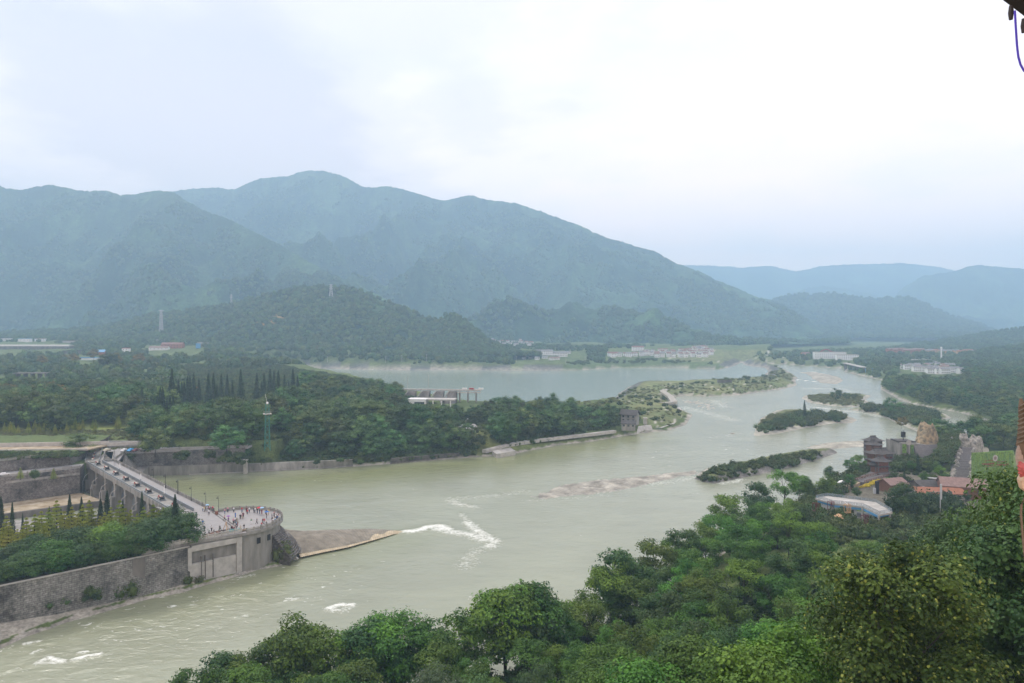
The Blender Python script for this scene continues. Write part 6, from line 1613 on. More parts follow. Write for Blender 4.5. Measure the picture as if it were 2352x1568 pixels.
p_ = pp(152, 375); e_ = empty('light_column', (p_.x, p_.y, 12.0), 0, 'white tube light column beside the winches, nearest the plaza', 'lamp', 'white light columns on the sluice'); link(bpy.data.objects.new('post', wm), e_); link(bpy.data.objects.new('light_tube', wm2), e_)
wp = at(2030 * .1759, 1003.7 + 1010 * .1759, 13); wl2 = empty('white_lamp', (wp.x, wp.y, 10.6), 0, 'white curved twin lamp rising behind the tall conifer', 'lamp')
MB().tube([(0, 0, 0), (0, 0, 4.2), (.5, 0, 4.7), (1.6, 0, 4.5)], .07, 6).build('pole', M['white'], wl2); MB().lathe((1.6, 0, 4.2), [(.15, 0), (.2, .15), (.05, .3)], 8).build('lamp_head', M['white'], wl2)
# information boards
for (cx0, cx1, cy_, lab) in ((420, 520, 650, 'left information board with a pale map print beside the winches'), (526, 650, 665, 'right information board with a pale map print and green foot')):
    a_, b_ = pp(cx0, cy_ + 10), pp(cx1, cy_ + 5); m_ = (a_ + b_) / 2; w_ = (b_ - a_).length; e_ = empty('information_board', (m_.x, m_.y, PLZ), math.atan2(b_.y - a_.y, b_.x - a_.x), lab, 'board', 'information boards on the plaza')
    for s_ in (-1, 1): MB().box((s_ * w_ / 2, 0, 1.2), (.14, .14, 2.4)).build('post', M['black'], e_)
    MB().box((0, 0, 1.45), (w_, .1, 1.75)).build('frame', M['black'], e_); MB().box((0, -.07, 1.45), (w_ * .93, .03, 1.5)).build('panel', M['white'], e_)
    mm_ = MB()
    for k in range(5): mm_.box((w_ * (-.36 + .18 * k + rnd.uniform(-.03, .03)), -.09, 1.5 + rnd.uniform(-.3, .35)), (w_ * rnd.uniform(.08, .16), .012, rnd.uniform(.1, .3)))
    mm_.box((0, -.09, .85), (w_ * .8, .012, .16)); mm_.build('map_print', CM['green'], e_)
# bins, stone block, tripods, tub, heap, small sign
for (cx_, cy_, lab) in ((950, 590, 'orange bin where the curved balustrade begins'), (590, 975, 'orange-brown cabinet at the left end of the near balustrade')):
    p_ = pp(cx_, cy_); e_ = empty('bin', (p_.x, p_.y, PLZ), ROTQ, lab, 'bin', None); MB().box((0, 0, .5), (1.1, .6, .9)).build('body', M['orange'], e_); MB().box((0, 0, 1.0), (1.2, .7, .12)).build('lid', M['tile_r'], e_)
p_ = pp(640, 975); e_ = empty('notice', (p_.x, p_.y, PLZ), 0, 'small framed white notice beside the orange-brown cabinet', 'sign'); MB().box((0, 0, .65), (.8, .08, 1.3)).build('frame', M['tile_r'], e_); MB().box((0, -.06, .7), (.55, .03, .9)).build('panel', M['white'], e_); MB().box((0, -.08, .72), (.1, .02, .5)).build('figure_print', M['black'], e_)
p_ = pp(1255, 715); e_ = MB().box((p_.x, p_.y, PLZ + .7), (1.5, .5, 1.4), ROTQ).box((p_.x, p_.y, PLZ + .1), (1.8, .8, .2), ROTQ).build('stone_block', M['rock_g']); tag(e_, 'brown upright stone slab standing on the paving grooves', 'stone slab')
tri = [(690, 940, .9, .55), (765, 925, .9, .55), (835, 905, 1.1, .6), (910, 885, 1.1, .6), (1000, 865, 1.7, .8), (1095, 850, 2.6, 1.1)]
tl = ['smallest wooden tripod frame at the left end of the row', 'second wooden tripod frame from the left along the near rail', 'third wooden tripod frame along the near rail', 'fourth wooden tripod frame along the near rail', 'taller wooden tripod frame left of the pale one', 'tall pale wooden tripod frame, largest of the row']
for (cx_, cy_, h_, r_), lb in zip(tri, tl):
    p_ = pp(cx_, cy_); e_ = empty('wooden_tripod', (p_.x, p_.y, PLZ), rnd.uniform(0, 2), lb, 'tripod', 'wooden tripods along the near rail'); tm_ = M['ochre'] if h_ > 2 else M['deck']
    for k in range(3):
        a = 2 * PI * k / 3; MB().tube([(r_ * math.cos(a), r_ * math.sin(a), 0), (-.12 * math.cos(a), -.12 * math.sin(a), h_ * 1.08)], .085, 6).build('leg', tm_, e_)
    bs = MB(); bs.lathe((0, 0, .05), [(r_ * 1.5, 0), (r_ * 1.55, .2), (r_ * 1.2, .32)], 10, sx=1.5); bs.build('base_cage', M['timber'] if h_ < 2 else M['deck'], e_)
def tub(q, L_, W_, Hh, mat, name, lab, cat, rz):
    e_ = empty(name, (q.x, q.y, PLZ), rz, lab, cat); m_ = MB(); n_ = 12
    for (k, z) in ((.55, 0), (.85, .25), (1.0, Hh), (.92, Hh), (.75, .25)):
        for j in range(n_): a = 2 * PI * j / n_; m_.v.append((L_ / 2 * k * math.cos(a), W_ / 2 * k * math.sin(a), z + (.12 * abs(math.cos(a)) ** 3 if z > .3 else 0)))
    for i in range(4):
        for j in range(n_): m_.f.append([i * n_ + j, i * n_ + (j + 1) % n_, (i + 1) * n_ + (j + 1) % n_, (i + 1) * n_ + j]); m_.m.append(0)
    m_.f.append([4 * n_ + j for j in range(n_)]); m_.m.append(0); m_.f.append([j for j in range(n_)][::-1]); m_.m.append(0)
    m_.build('hull', mat, e_)
    for k in (-.5, 0, .5): MB().box((L_ * .3 * k, 0, Hh * .8), (.2, W_ * .8, .05)).build('seat', M['timber'], e_)
tub(pp(1225, 850), 4.6, 1.3, .55, M['turq'], 'boat_tub', 'turquoise boat shaped tub with people sitting round it', 'boat', math.atan2(17, 20)); tub(pp(1350, 845), 2.6, 1.2, .45, M['sand'], 'sand_tub', 'sand coloured shallow tub right of the turquoise one', 'tub', math.atan2(17, 20))

# ------------------------------------------------------------------ cars
def car(u, v, z, rz, mat, lab, y=None):
    p = at(u, v, z); e_ = empty('parked_car', (p.x, p.y, z), rz, lab, 'car', 'parked cars')
    prof = [(-2.1, .35), (-2.15, .75), (-1.5, .92), (-1.0, 1.38), (.55, 1.42), (1.2, .95), (2.0, .80), (2.15, .5), (2.1, .3)]
    m_ = MB(); 
    for s_ in (-1, 1):
        for x_, z_ in prof: m_.v.append((x_, s_ * (.85 if z_ < 1 else .66), z_))
    n_ = len(prof)
    m_.f += [list(range(n_)), list(range(2 * n_ - 1, n_ - 1, -1))]; m_.m += [0, 0]
    for i in range(n_): j = (i + 1) % n_; m_.f.append([i, n_ + i, n_ + j, j]); m_.m.append(0)
    m_.build('body', mat, e_)
    MB().add([(-1.42, -.70, .98), (-1.06, -.62, 1.33), (-1.06, .62, 1.33), (-1.42, .70, .98)], [(0, 1, 2, 3)]).add([(.62, -.62, 1.38), (1.16, -.70, 1.0), (1.16, .70, 1.0), (.62, .62, 1.38)], [(0, 1, 2, 3)]).build('windscreen', M['glass'], e_)
    for s_ in (-1, 1): MB().add([(-1.2, s_ * .80, .98), (1.0, s_ * .80, .98), (.5, s_ * .70, 1.34), (-.95, s_ * .70, 1.32)], [(0, 1, 2, 3)]).build('side_window', M['glass'], e_)
    wh = MB().tube([(0, -.1, 0), (0, .1, 0)], .31, 10).mesh('wheel', M['black'])
    for a_ in (-1.35, 1.35):
        for s_ in (-1, 1): o = link(bpy.data.objects.new('wheel', wh), e_); o.location = (a_, s_ * .8, .31)
for cx_, cy_, z_, rz, c_, lb in ((1395, 183, 12, 1.55, 'cream', 'cream car parked against the grey retaining wall'), (1625, 186, 12, 1.5, 'white', 'white car parked at the head of the sluice road'), (1710, 184, 12, 1.5, None, 'bright blue car parked beside the white one'), (1780, 184, 12, 1.45, 'dkred', 'dark red car parked under the tree right of the blue one'), (1890, 184, 12, 1.4, 'black', 'black car half hidden under the tree'), (50, 510, 12, .75, 'white', 'white car on the basin road at the left picture edge')):
    car(cx_ * .1759, 1003.7 + cy_ * .1759, z_, rz, M[c_] if c_ else simple('blue_car', (.05, .35, .70), .4, .05, 1), lb)
car(1935, 1111, 5, .4, M['white'], 'white car on the pale apron by the timber decks')
# ------------------------------------------------------------------ finding the ground along a view ray
def hit(u, v, lo=200, hi=3000):
    ys_ = np.geomspace(lo, hi, 1600); xs_ = (u - UC) / F * ys_
    g_, _, _ = terrain(xs_, ys_); ray = HC - (v - VH) * ys_ / F
    k = np.where(ray <= g_)[0]; i = k[0] if len(k) else 1599
    return Vector((xs_[i], ys_[i], g_[i]))
def hit_hill(hd, u, v):
    Xg, Yg, Z, UU, T = hd; V = VH + (HC - Z) * F / Yg
    d = (UU - u) ** 2 + (V - v) ** 2; d = np.where(T <= 1, d, 1e9); k = np.unravel_index(np.argmin(d), d.shape)
    return Vector((Xg[k], Yg[k], Z[k]))
_hm = {}
def house(p, w, d, h, rz, wall, roof, lab, rt='gable', grp=None, name='house', cat='house', nwin=0, floors=1, over=.5, rh=None):
    """walls, roof and windows as parts; alike houses share meshes"""
    e_ = empty(name, tuple(p), rz, lab, cat, grp)
    key = (round(w), round(d), round(h, 1), wall, roof, rt, nwin, floors)
    if key not in _hm:
        w_, d_ = w / 2, d / 2; rh_ = rh or w * .0 + min(w, d) * .26
        wb_ = MB().box((0, 0, h / 2 - 1), (w, d, h + 2))
        r_ = MB(); W_, D_ = w_ + over, d_ + over; b = .18
        if rt == 'gable':
            wb_.add([(-w_, -d_, h), (-w_, d_, h), (-w_, 0, h + rh_ * .92), (w_, -d_, h), (w_, d_, h), (w_, 0, h + rh_ * .92)], [(0, 1, 2), (3, 5, 4)])
            for s_ in (-1, 1):
                r_.add([(-W_, s_ * D_, h - .15), (W_, s_ * D_, h - .15), (W_, 0, h + rh_ + .05), (-W_, 0, h + rh_ + .05), (-W_, s_ * D_, h + b), (W_, s_ * D_, h + b), (W_, 0, h + rh_ + .3), (-W_, 0, h + rh_ + .3)],
                       [(0, 1, 2, 3), (4, 5, 6, 7), (0, 1, 5, 4), (0, 3, 7, 4), (1, 2, 6, 5)])
        elif rt == 'hip':
            rl = max(w_ - d_, .3)
            r_.add([(-W_, -D_, h), (W_, -D_, h), (W_, D_, h), (-W_, D_, h), (-W_ * .55, -D_ * .5, h + rh_ * .42), (W_ * .55, -D_ * .5, h + rh_ * .42), (W_ * .55, D_ * .5, h + rh_ * .42), (-W_ * .55, D_ * .5, h + rh_ * .42), (-rl, 0, h + rh_ * 1.25), (rl, 0, h + rh_ * 1.25)],
                   [(0, 1, 5, 4), (1, 2, 6, 5), (2, 3, 7, 6), (3, 0, 4, 7), (4, 5, 9, 8), (6, 7, 8, 9), (5, 6, 9), (7, 4, 8), (3, 2, 1, 0)])
            r_.bar((-rl - .2, 0, h + rh_ * 1.28), (rl + .2, 0, h + rh_ * 1.28), .3, .35)
        else:
            r_.box((0, 0, h + .15), (w + over, d + over, .35))
            for s_ in (-1, 1): r_.box((0, s_ * (d_ + over / 2 - .1), h + .55), (w + over, .2, .5))
        wn_ = MB().box((0, 0, 0), (1.3, .08, 1.3)).mesh('window', M['glass'])
        _hm[key] = (wb_.mesh('wall', M[wall]), r_.mesh('roof', M[roof]), wn_)
    a, b, c = _hm[key]
    link(bpy.data.objects.new('wall', a), e_); link(bpy.data.objects.new('roof', b), e_)
    for f in range(floors if nwin else 0):
        for k in range(nwin):
            o = link(bpy.data.objects.new('window', c), e_); o.location = (-w / 2 + w * (k + .5) / nwin, -d / 2 - .05, h / floors * (f + .55))
    return e_
# villages beyond the lake
def village(rows, pos, labs, grp, wall='white', roofs=('tile_g', 'tile_r'), hd=None, size=(9, 7, 6), nwin=3, floors=2):
    i = 0
    for (u0, v0, u1, v1, n) in rows:
        for k in range(n):
            t = (k + .5) / n; u = u0 + (u1 - u0) * t + rnd.uniform(-2, 2); v = v0 + (v1 - v0) * t + rnd.uniform(-1.6, 1.6)
            p = hit(u, v, 700, 2600) if hd is None else hit_hill(hd, u, v)
            s = rnd.uniform(.8, 1.25); rf = rnd.choice(roofs)
            col = {'tile_g': 'grey', 'tile_r': 'red', 'tile_p': 'pink', 'blue_r': 'blue', 'tile_d': 'dark', 'orange': 'orange'}[rf]
            house(p, round(size[0] * s), size[1], size[2], rnd.uniform(-.3, .3), wall, rf, '%s house, %s roof, %s' % ({'white': 'white', 'brick': 'brick red', 'ochre': 'ochre'}[wall], col, labs), 'gable', grp + ', ' + col + ' roofs', nwin=nwin, floors=floors); i += 1
village([(1105, 776, 1135, 775, 4), (1115, 781, 1200, 783, 8), (1130, 787, 1225, 792, 9), (1150, 793, 1222, 796, 5)], None, 'in the terraced village on the slope right of the near hill', 'houses of the slope village', size=(9, 8, 7))
village([(1195, 824, 1290, 826, 6), (1205, 819, 1225, 819, 2), (1290, 812, 1312, 812, 2)], None, 'in the low hamlet above the far lake wall', 'houses of the lakeside hamlet', roofs=('tile_g', 'tile_p'), size=(9, 7, 3.6), floors=1)
village([(1465, 816, 1640, 814, 14), (1500, 821, 1625, 819, 9), (1560, 809, 1640, 808, 8), (1480, 811, 1550, 811, 5), (1590, 804, 1625, 803, 5), (1400, 819, 1470, 820, 4)], None, 'in the village below the main mountain', 'houses of the mountain foot village', roofs=('tile_g', 'tile_r', 'tile_p', 'tile_g'), size=(9, 8, 7.5))
house(hit(1465, 806, 700, 2600), 26, 10, 9, .05, 'white', 'tile_r', 'long white three storey building with a red roof standing above the village', nwin=7, floors=3, name='apartment_block', cat='building')
for u, v, w_, lb in ((1250, 814, 34, 'long white gallery house with a grey roof, left part of the big pair'), (1286, 818, 30, 'long white gallery house with a grey roof, right part of the big pair')):
    house(hit(u, v, 700, 2600), w_, 11, 7, .06, 'white', 'tile_g', lb, nwin=9, floors=2, name='long_house', cat='house')
for u, v, w_, lb in ((1408, 817, 22, 'white row house with a red roof at the left end of the village row'), (1443, 818, 20, 'white row house with a red roof, second in the village row')):
    house(hit(u, v, 700, 2600), w_, 8, 6, 0, 'white', 'tile_r', lb, nwin=6, floors=2, name='row_house', cat='house')
village([(2072, 848, 2110, 847, 5), (2095, 853, 2175, 852, 8), (2120, 846, 2190, 845, 7), (2130, 857, 2210, 857, 8), (2140, 841, 2175, 841, 4)], None, 'in the stepped white housing estate on the right bank', 'white houses of the right bank estate', size=(8, 7, 7), roofs=('tile_g', 'tile_g', 'tile_p'))
village([(2040, 812, 2075, 811, 4), (2075, 812, 2120, 812, 4)], None, 'in the far town on the right below the quarried slope', 'red houses of the far town', wall='brick', roofs=('tile_r', 'tile_p'), size=(16, 10, 9))
village([(2120, 810, 2190, 810, 6), (2190, 811, 2265, 812, 6)], None, 'in the long far row of the town on the right', 'houses of the far town row', wall='ochre', roofs=('tile_r', 'tile_g', 'orange'), size=(17, 9, 6))
p = hit(1905, 823, 800, 3000); e_ = house(p, 62, 14, 13, -.1, 'white', 'conc_l', 'long white school building with rows of windows and a red arch roof', 'flat', nwin=15, floors=4, name='school', cat='building')
MB().tube([(-18 + 2.4 * k, 2, 13 + 5.5 * math.sin(PI * k / 10)) for k in range(11)], 1.0, 6).build('arch_roof', M['red'], e_)
house(hit(1945, 826, 800, 3000), 40, 14, 10, -.25, 'white', 'conc_l', 'white lower wing at the right end of the school', 'flat', nwin=10, floors=3, name='school_wing', cat='building')
house(hit(1850, 818, 800, 3000), 18, 10, 6, 0, 'ochre', 'tile_r', 'small pale house left of the school', nwin=3, name='house')
house(hit(2112, 833, 800, 3000), 42, 12, 6, .1, 'white', 'conc_l', 'flat white hall above the stepped estate', 'flat', nwin=8, floors=1, name='hall', cat='building'); house(hit(2080, 836, 800, 3000), 16, 9, 5, 0, 'white', 'tile_g', 'small grey roofed house left of the flat white hall', nwin=2)
house(hit(1998, 853, 700, 2500), 14, .6, 4, 0, 'blue_r', 'blue_r', 'blue roadside hoarding by the right bank grove', 'flat', name='hoarding', cat='hoarding')
# bridge viaduct on the right bank
a_, b_ = hit(1942, 848, 700, 2500), hit(1983, 852, 700, 2500); vz = max(a_.z, b_.z) + 6
vd = empty('viaduct', (a_.x, a_.y, 0), 0, 'short pale road bridge on dark piers at the right bank', 'bridge'); dv_ = b_ - a_; dv_.z = 0; rzv = math.atan2(dv_.y, dv_.x); Lv = dv_.length + 10
MB().box((dv_.x / 2, dv_.y / 2, vz), (Lv, 8, 1.3), rzv).build('deck', M['conc_l'], vd)
for k in range(5): MB().box((dv_.x * k / 4, dv_.y * k / 4, vz / 2), (1.6, 5, vz), rzv).build('pier', M['conc_d'], vd)
# white slender tower far right
p = hit(2162, 826, 800, 3000); MB_ = MB().lathe((p.x, p.y, p.z - 1), [(1.6, 0), (1.3, 22), (1.9, 23), (1.9, 26), (.4, 27)], 10).build('white_tower', M['white']); tag(MB_, 'slim white tower among the trees below the far town', 'tower')

# buildings on the left plain
p = hit(66, 801, 900, 2600); wh_ = empty('warehouse', tuple(p), -.05, 'very long low shed with a pale curved roof at the left edge', 'shed')
m_ = MB(); n_ = 8; Lw, Ww = 170, 16
for sx_ in (-1, 1):
    for k in range(n_ + 1): a = PI * k / n_; m_.v.append((sx_ * Lw / 2, -Ww / 2 * math.cos(a), 5 + 3.2 * math.sin(a)))
for k in range(n_): m_.f.append([k, k + 1, n_ + 2 + k, n_ + 1 + k]); m_.m.append(0)
m_.f.append(list(range(n_ + 1))); m_.m.append(0); m_.f.append(list(range(n_ + 1, 2 * n_ + 2))[::-1]); m_.m.append(0)
m_.build('roof', M['conc_l'], wh_); MB().box((0, 0, 2), (Lw - 1, Ww - 1, 6)).build('wall', M['conc_d'], wh_)
for (u, v, w_, d_, h_, rz, wl__, rf, lb, nw, fl) in (
    (397, 800, 40, 14, 8, .08, 'brick', 'tile_r', 'two storey brick building with a pinkish roof beyond the left groves', 7, 2), (366, 803, 34, 10, 4, .05, 'white', 'tile_p', 'low building with a pink roof left of the brick one', 5, 1),
    (200, 826, 30, 16, 3, .15, 'white', 'blue_r', 'low shed with a bright blue roof at the bend of the plain', 0, 1), (228, 815, 18, 14, 5, .3, 'brick', 'blue_r', 'brick shed with a blue hipped roof beside the round golden tree', 0, 1), (180, 812, 44, 14, 5, .1, 'conc_d', 'tile_d', 'dark roofed open shed beyond the scrap yard', 0, 1),
    (290, 815, 10, 9, 11, 0, 'white', 'red', 'narrow white building with a red top among the groves', 2, 3), (345, 784, 22, 10, 5, 0, 'ochre', 'tile_p', 'ochre house in the upper row, middle', 3, 1), (318, 785, 22, 10, 5, 0, 'white', 'tile_g', 'pale house at the left of the upper row', 3, 1), (372, 787, 22, 10, 5, 0, 'ochre', 'tile_g', 'ochre house at the right of the upper row', 3, 1),
    (20, 783, 34, 10, 6, 0, 'white', 'tile_g', 'pale house above the curved shed, leftmost', 4, 1), (55, 784, 30, 10, 6, 0, 'white', 'blue_r', 'blue roofed pale house above the curved shed', 4, 1), (95, 784, 24, 10, 6, 0, 'white', 'tile_p', 'pinkish roofed pale house above the curved shed', 3, 1), (165, 787, 50, 12, 4, 0, 'conc_l', 'tile_p', 'long brownish roof among the trees right of the curved shed', 0, 1),
    (455, 800, 9, 1, 9, 0, 'blue_r', 'blue_r', 'tall blue billboard beside the pale road apron', 0, 1), (467, 795, 22, 9, 5, 0, 'conc_d', 'tile_g', 'small dark house right of the blue billboard', 2, 1)):
    house(hit(u, v, 600, 2800), w_, d_, h_, rz, wl__, rf, lb, 'flat' if w_ < 11 or 'shed' in lb and 'hipped' not in lb else 'gable', nwin=nw, floors=fl, name='billboard' if 'billboard' in lb else ('shed' if 'shed' in lb else 'house'), cat='billboard' if 'billboard' in lb else ('shed' if 'shed' in lb else 'house'))
ribbon('road_apron', [(410, 806, 27), (440, 803, 27), (462, 807, 25)], 26, 2, M['conc_l'])
p = hit(75, 872, 400, 1500); e_ = empty('open_frame', tuple(p), 0, 'grey flat roofed concrete frame among the trees at the left', 'building'); MB().box((0, 0, 7), (34, 10, .8)).build('roof', M['conc_d'], e_)
for k in range(5): MB().box((-15 + 7.5 * k, 0, 3), (1.0, 6, 8)).build('column', M['conc_d'], e_)
p = hit(458, 985, 280, 900); house(p, 15, 9, 5, -.2, 'conc', 'tile_d', 'small dark roofed house with a pale gable edge beyond the quay trees', nwin=3, rh=2.2)
MB().box((p.x - 1, p.y + 2, p.z + 8.4), (5, 2.5, .8)).build('white_tank', M['white']).update_tag() if False else None
p = at(742, 950, 14); e_ = house((p.x, p.y, 13), 22, 12, 6.5, .12, 'white', 'tile_g', 'long pale grey roof showing above the wood canopy', nwin=0, rh=3.2)
p = at(520, 892, 17); lb_ = empty('pipeline', (p.x, p.y, 0), 0, 'long thin white pipeline running behind the row of conifers', 'pipe')
q0, q1, q2 = at(422, 888, 17.5), at(560, 884, 17.5), at(640, 893, 17.5); off = Vector((p.x, p.y, 0))
MB().bar(q0 - off, q1 - off, 1.0, 1.0).bar(q1 - off, q2 - off, 1.0, 1.0).build('pipe', M['white'], lb_)
for t in np.linspace(0, 1, 9):
    q = q0.lerp(q1, t) - off; MB().box((q.x, q.y, 15.5), (.6, .6, 4)).build('support', M['conc'], lb_)
for u, v, c_, lb in ((482, 899, 'turq', 'turquoise excavator left of the line of conifers'), (500, 898, 'turq', 'second turquoise excavator under the white pipeline'), (462, 902, 'orange', 'small orange machine left of the excavators')):
    p = at(u, v, 15); e_ = empty('excavator', (p.x, p.y, 15), rnd.uniform(0, 3), lb, 'excavator'); MB().box((0, 0, .5), (4, 3, 1)).build('track', M['black'], e_); MB().box((0, 0, 2), (3.4, 2.6, 2)).box((.6, .5, 3.2), (1.6, 1.4, 1.2)).build('body', M[c_], e_); MB().bar((1.5, 0, 2.5), (4, 0, 5.2), .5).bar((4, 0, 5.2), (6, 0, 2.6), .4).build('boom', M[c_], e_); MB().box((6, 0, 2), (1, 1.4, .9)).build('bucket', M['black'], e_)

# old dam with sloping buttresses and the white house before it
YD = 580; od = empty('old_dam', (-90, YD, 0), -.10, 'old concrete dam with sloping buttress walls and a thin roadway on top', 'dam')
MB().box((31, 2, 19.3), (66, 3, 1.1)).build('roadway', M['conc_l'], od)
for k in range(44): pass
for k, x0 in enumerate((-1, 11, 23, 34)):
    m_ = MB(); w_ = 10
    m_.add([(x0, -12, 8), (x0 + w_, -12, 8), (x0 + w_, 1, 8), (x0, 1, 8), (x0 + 3.5, -2.5, 18.4), (x0 + w_, -2.5, 18.4), (x0 + w_, 1, 18.4), (x0 + 3.5, 1, 18.4), (x0 - 4, -9, 8)], [(0, 1, 5, 4), (1, 2, 6, 5), (2, 3, 7, 6), (3, 0, 4, 7), (4, 5, 6, 7)])
    m_.build('buttress', M['conc_d'], od)
    MB().bar((x0 - 3, -11, 9), (x0 + 3.8, -3, 18.6), 1.0, .8).build('rib', M['conc'], od)
for k in range(3): MB().box((46 + 7 * k, 1, 13), (1, 3, 11)).build('column', M['conc'], od)
MB().box((54, -1, 17.4), (20, 2, .8)).build('beam', M['conc_l'], od)
for x_, c_ in ((50, 'white'), (56, 'red'), (64, 'white')): MB().box((x_, 1.5, 20.5), (4, 1.6, 1.2)).build('parapet_block', M[c_], od)
for x_, hh_ in ((1, 12), (19, 14)):
    MB().tube([(-90 + x_, YD - x_ * .1 + 3, 18), (-90 + x_, YD - x_ * .1 + 3, 18 + hh_)], .18, 6).bar((-90 + x_ - 1, YD - x_ * .1 + 3, 17 + hh_), (-90 + x_ + 1, YD - x_ * .1 + 3, 17 + hh_), .15).build('utility_pole', M['conc'])
for o in [o for o in bpy.data.objects if o.name.startswith('utility_pole')]: tag(o, 'wooden utility pole standing on the old dam, ' + ('left' if o.location.x < 0 or o.name == 'utility_pole' else 'right') + ' of two', 'pole')
wh2 = empty('white_building', (-82, 545, 8), -.12, 'white walled building with a pale flat roof below the old dam', 'building')
MB().box((7, 0, 3.5), (15, 10, 8)).build('wall', M['white'], wh2); MB().box((18, 3, 6.8), (38, 12, .9)).build('roof', M['conc_l'], wh2); MB().box((9.5, -5.05, 4), (8, .1, 2.5)).build('window', M['glass'], wh2)
for k in range(3): MB().box((20 + 7 * k, -2.5, 3), (.8, .8, 7)).build('column', M['white'], wh2)
# green lattice tower in the wood
def lattice(name, p, H, w0, w1, mat, lab, seg=8, arms=0, thick=.12, cat='tower', plat=False, dish=False, grp=None):
    e_ = empty(name, tuple(p), 0.4, lab, cat, grp); m_ = MB(); c4 = [(-1, -1), (1, -1), (1, 1), (-1, 1)]
    W_ = lambda t: (w0 + (w1 - w0) * t) / 2
    for i in range(4):
        a, b = c4[i], c4[(i + 1) % 4]
        m_.bar((a[0] * W_(0), a[1] * W_(0), -1), (a[0] * W_(1), a[1] * W_(1), H), thick)
        for s_ in range(seg):
            t0, t1 = s_ / seg, (s_ + 1) / seg
            m_.bar((a[0] * W_(t0), a[1] * W_(t0), H * t0), (b[0] * W_(t1), b[1] * W_(t1), H * t1), thick * .6); m_.bar((b[0] * W_(t0), b[1] * W_(t0), H * t0), (a[0] * W_(t1), a[1] * W_(t1), H * t1), thick * .6)
    m_.build('lattice', mat, e_)
    for k in range(arms):
        z = H * (.72 + .12 * k); MB().bar((-H * .13, 0, z), (H * .13, 0, z), thick, thick * 1.4).bar((-H * .13, 0, z), (0, 0, z + H * .05), thick * .7).bar((H * .13, 0, z), (0, 0, z + H * .05), thick * .7).build('cross_arm', mat, e_)
    if plat:
        MB().box((0, 0, H * .78), (w0 * 1.5, w0 * 1.5, .3)).bar((-w0 * .7, -w0 * .7, H * .83), (w0 * .7, -w0 * .7, H * .83), .12).bar((-w0 * .7, w0 * .7, H * .83), (w0 * .7, w0 * .7, H * .83), .12).build('platform', M['conc_l'], e_)
        MB().lathe((0, 0, H), [(.5, 0), (.6, .5), (.3, 1.1)], 8).tube([(0, 0, H), (-1, 0, H + 5)], .05, 4).build('radome', M['white'], e_)
    return e_
p = at(614, 1030, 11.0); lattice('lattice_tower', (p.x, p.y, 11.0), 22.5, 2.6, 1.5, M['green_st'], 'green lattice tower with a railed platform rising from the wood', plat=True, thick=.22)
LT = M['steel_l'] = simple('galvanised', (.42, .43, .44), .6, .05, 1)
p = hit_hill(HILL_E, 760, 686); lattice('pylon', p, 36, 9, 2, LT, 'grey power pylon standing on top of the nearest hill', 7, 3, .7, 'pylon', grp=None)
p = hit_hill(HILL_E, 530, 702); lattice('pylon', p, 30, 4, 2, LT, 'slim power pylon on the left shoulder of the nearest hill', 7, 2, .6, 'pylon')
p = hit(369, 775, 900, 2600) if False else hit_hill(HILL_E, 369, 762); lattice('mast', p, 52, 7, 3, LT, 'tall telecom mast behind the ochre houses', 10, 0, .7, 'mast', plat=False)
MB().box((p.x, p.y, p.z + 50), (10, 3, 2.2)).build('x', LT); bpy.data.objects['x'].name = 'antenna'; a_ = bpy.data.objects['antenna']; a_.parent = [o for o in bpy.data.objects if o.name == 'mast'][0]; a_.matrix_parent_inverse = Matrix.Translation(-p) @ Matrix.Identity(4); a_.parent.rotation_euler = (0, 0, 0)
for u, v, hh_, lb in ((1397, 793, 44, 'faint pylon on the foot of the main mountain, left of two'), (1626 - 15, 800, 40, 'faint pylon on the foot of the main mountain, right of two')):
    p = hit_hill(HILL_C, u, v); lattice('pylon', p, hh_, 9, 2, LT, lb, 6, 2, .8, 'pylon')
for i, (u, v) in enumerate(((752, 832), (696 + 190, 833), (1152, 828), (1259, 829), (923, 830), (980, 828), (1186, 832), (1300, 835), (1344, 832), (1470, 830))):
    p = hit(u, v, 700, 2200); e_ = MB().tube([(0, 0, -1), (0, 0, 11)], [.35, .25], 6).bar((-1.2, 0, 10), (1.2, 0, 10), .25).build('utility_pole', M['conc_l']); e_.location = p; tag(e_, 'pale utility pole above the far lake wall', 'pole', 'utility poles above the far lake wall')
# stone embankment bulge on the far shore
bs = MB()
for k in range(6):
    c_ = [(870 + 5 * k, 838 - k * 1.8), (1000 - 2 * k, 837 - k * 1.8)]
a0, a1 = at(868, 846, 0), at(1040, 848, 0)
for k in range(7):
    z0_, z1_ = 3 + k * 2.6, 3 + (k + 1) * 2.6; ins_ = 4 + k * 4.2; l_ = 12 + k * 7
    P_ = [(a0.x + l_, a0.y + ins_), (a1.x - l_, a1.y + ins_ - 6), (a1.x - l_ - 8, a1.y + 60), (a0.x + l_ + 8, a0.y + 60)]; bs.prism(P_, -2 if k == 0 else z0_, z1_)
bs = bs.build('stepped_embankment', M['stone2']); tag(bs, 'stepped grey stone embankment bulging into the lake from the far shore', 'embankment')
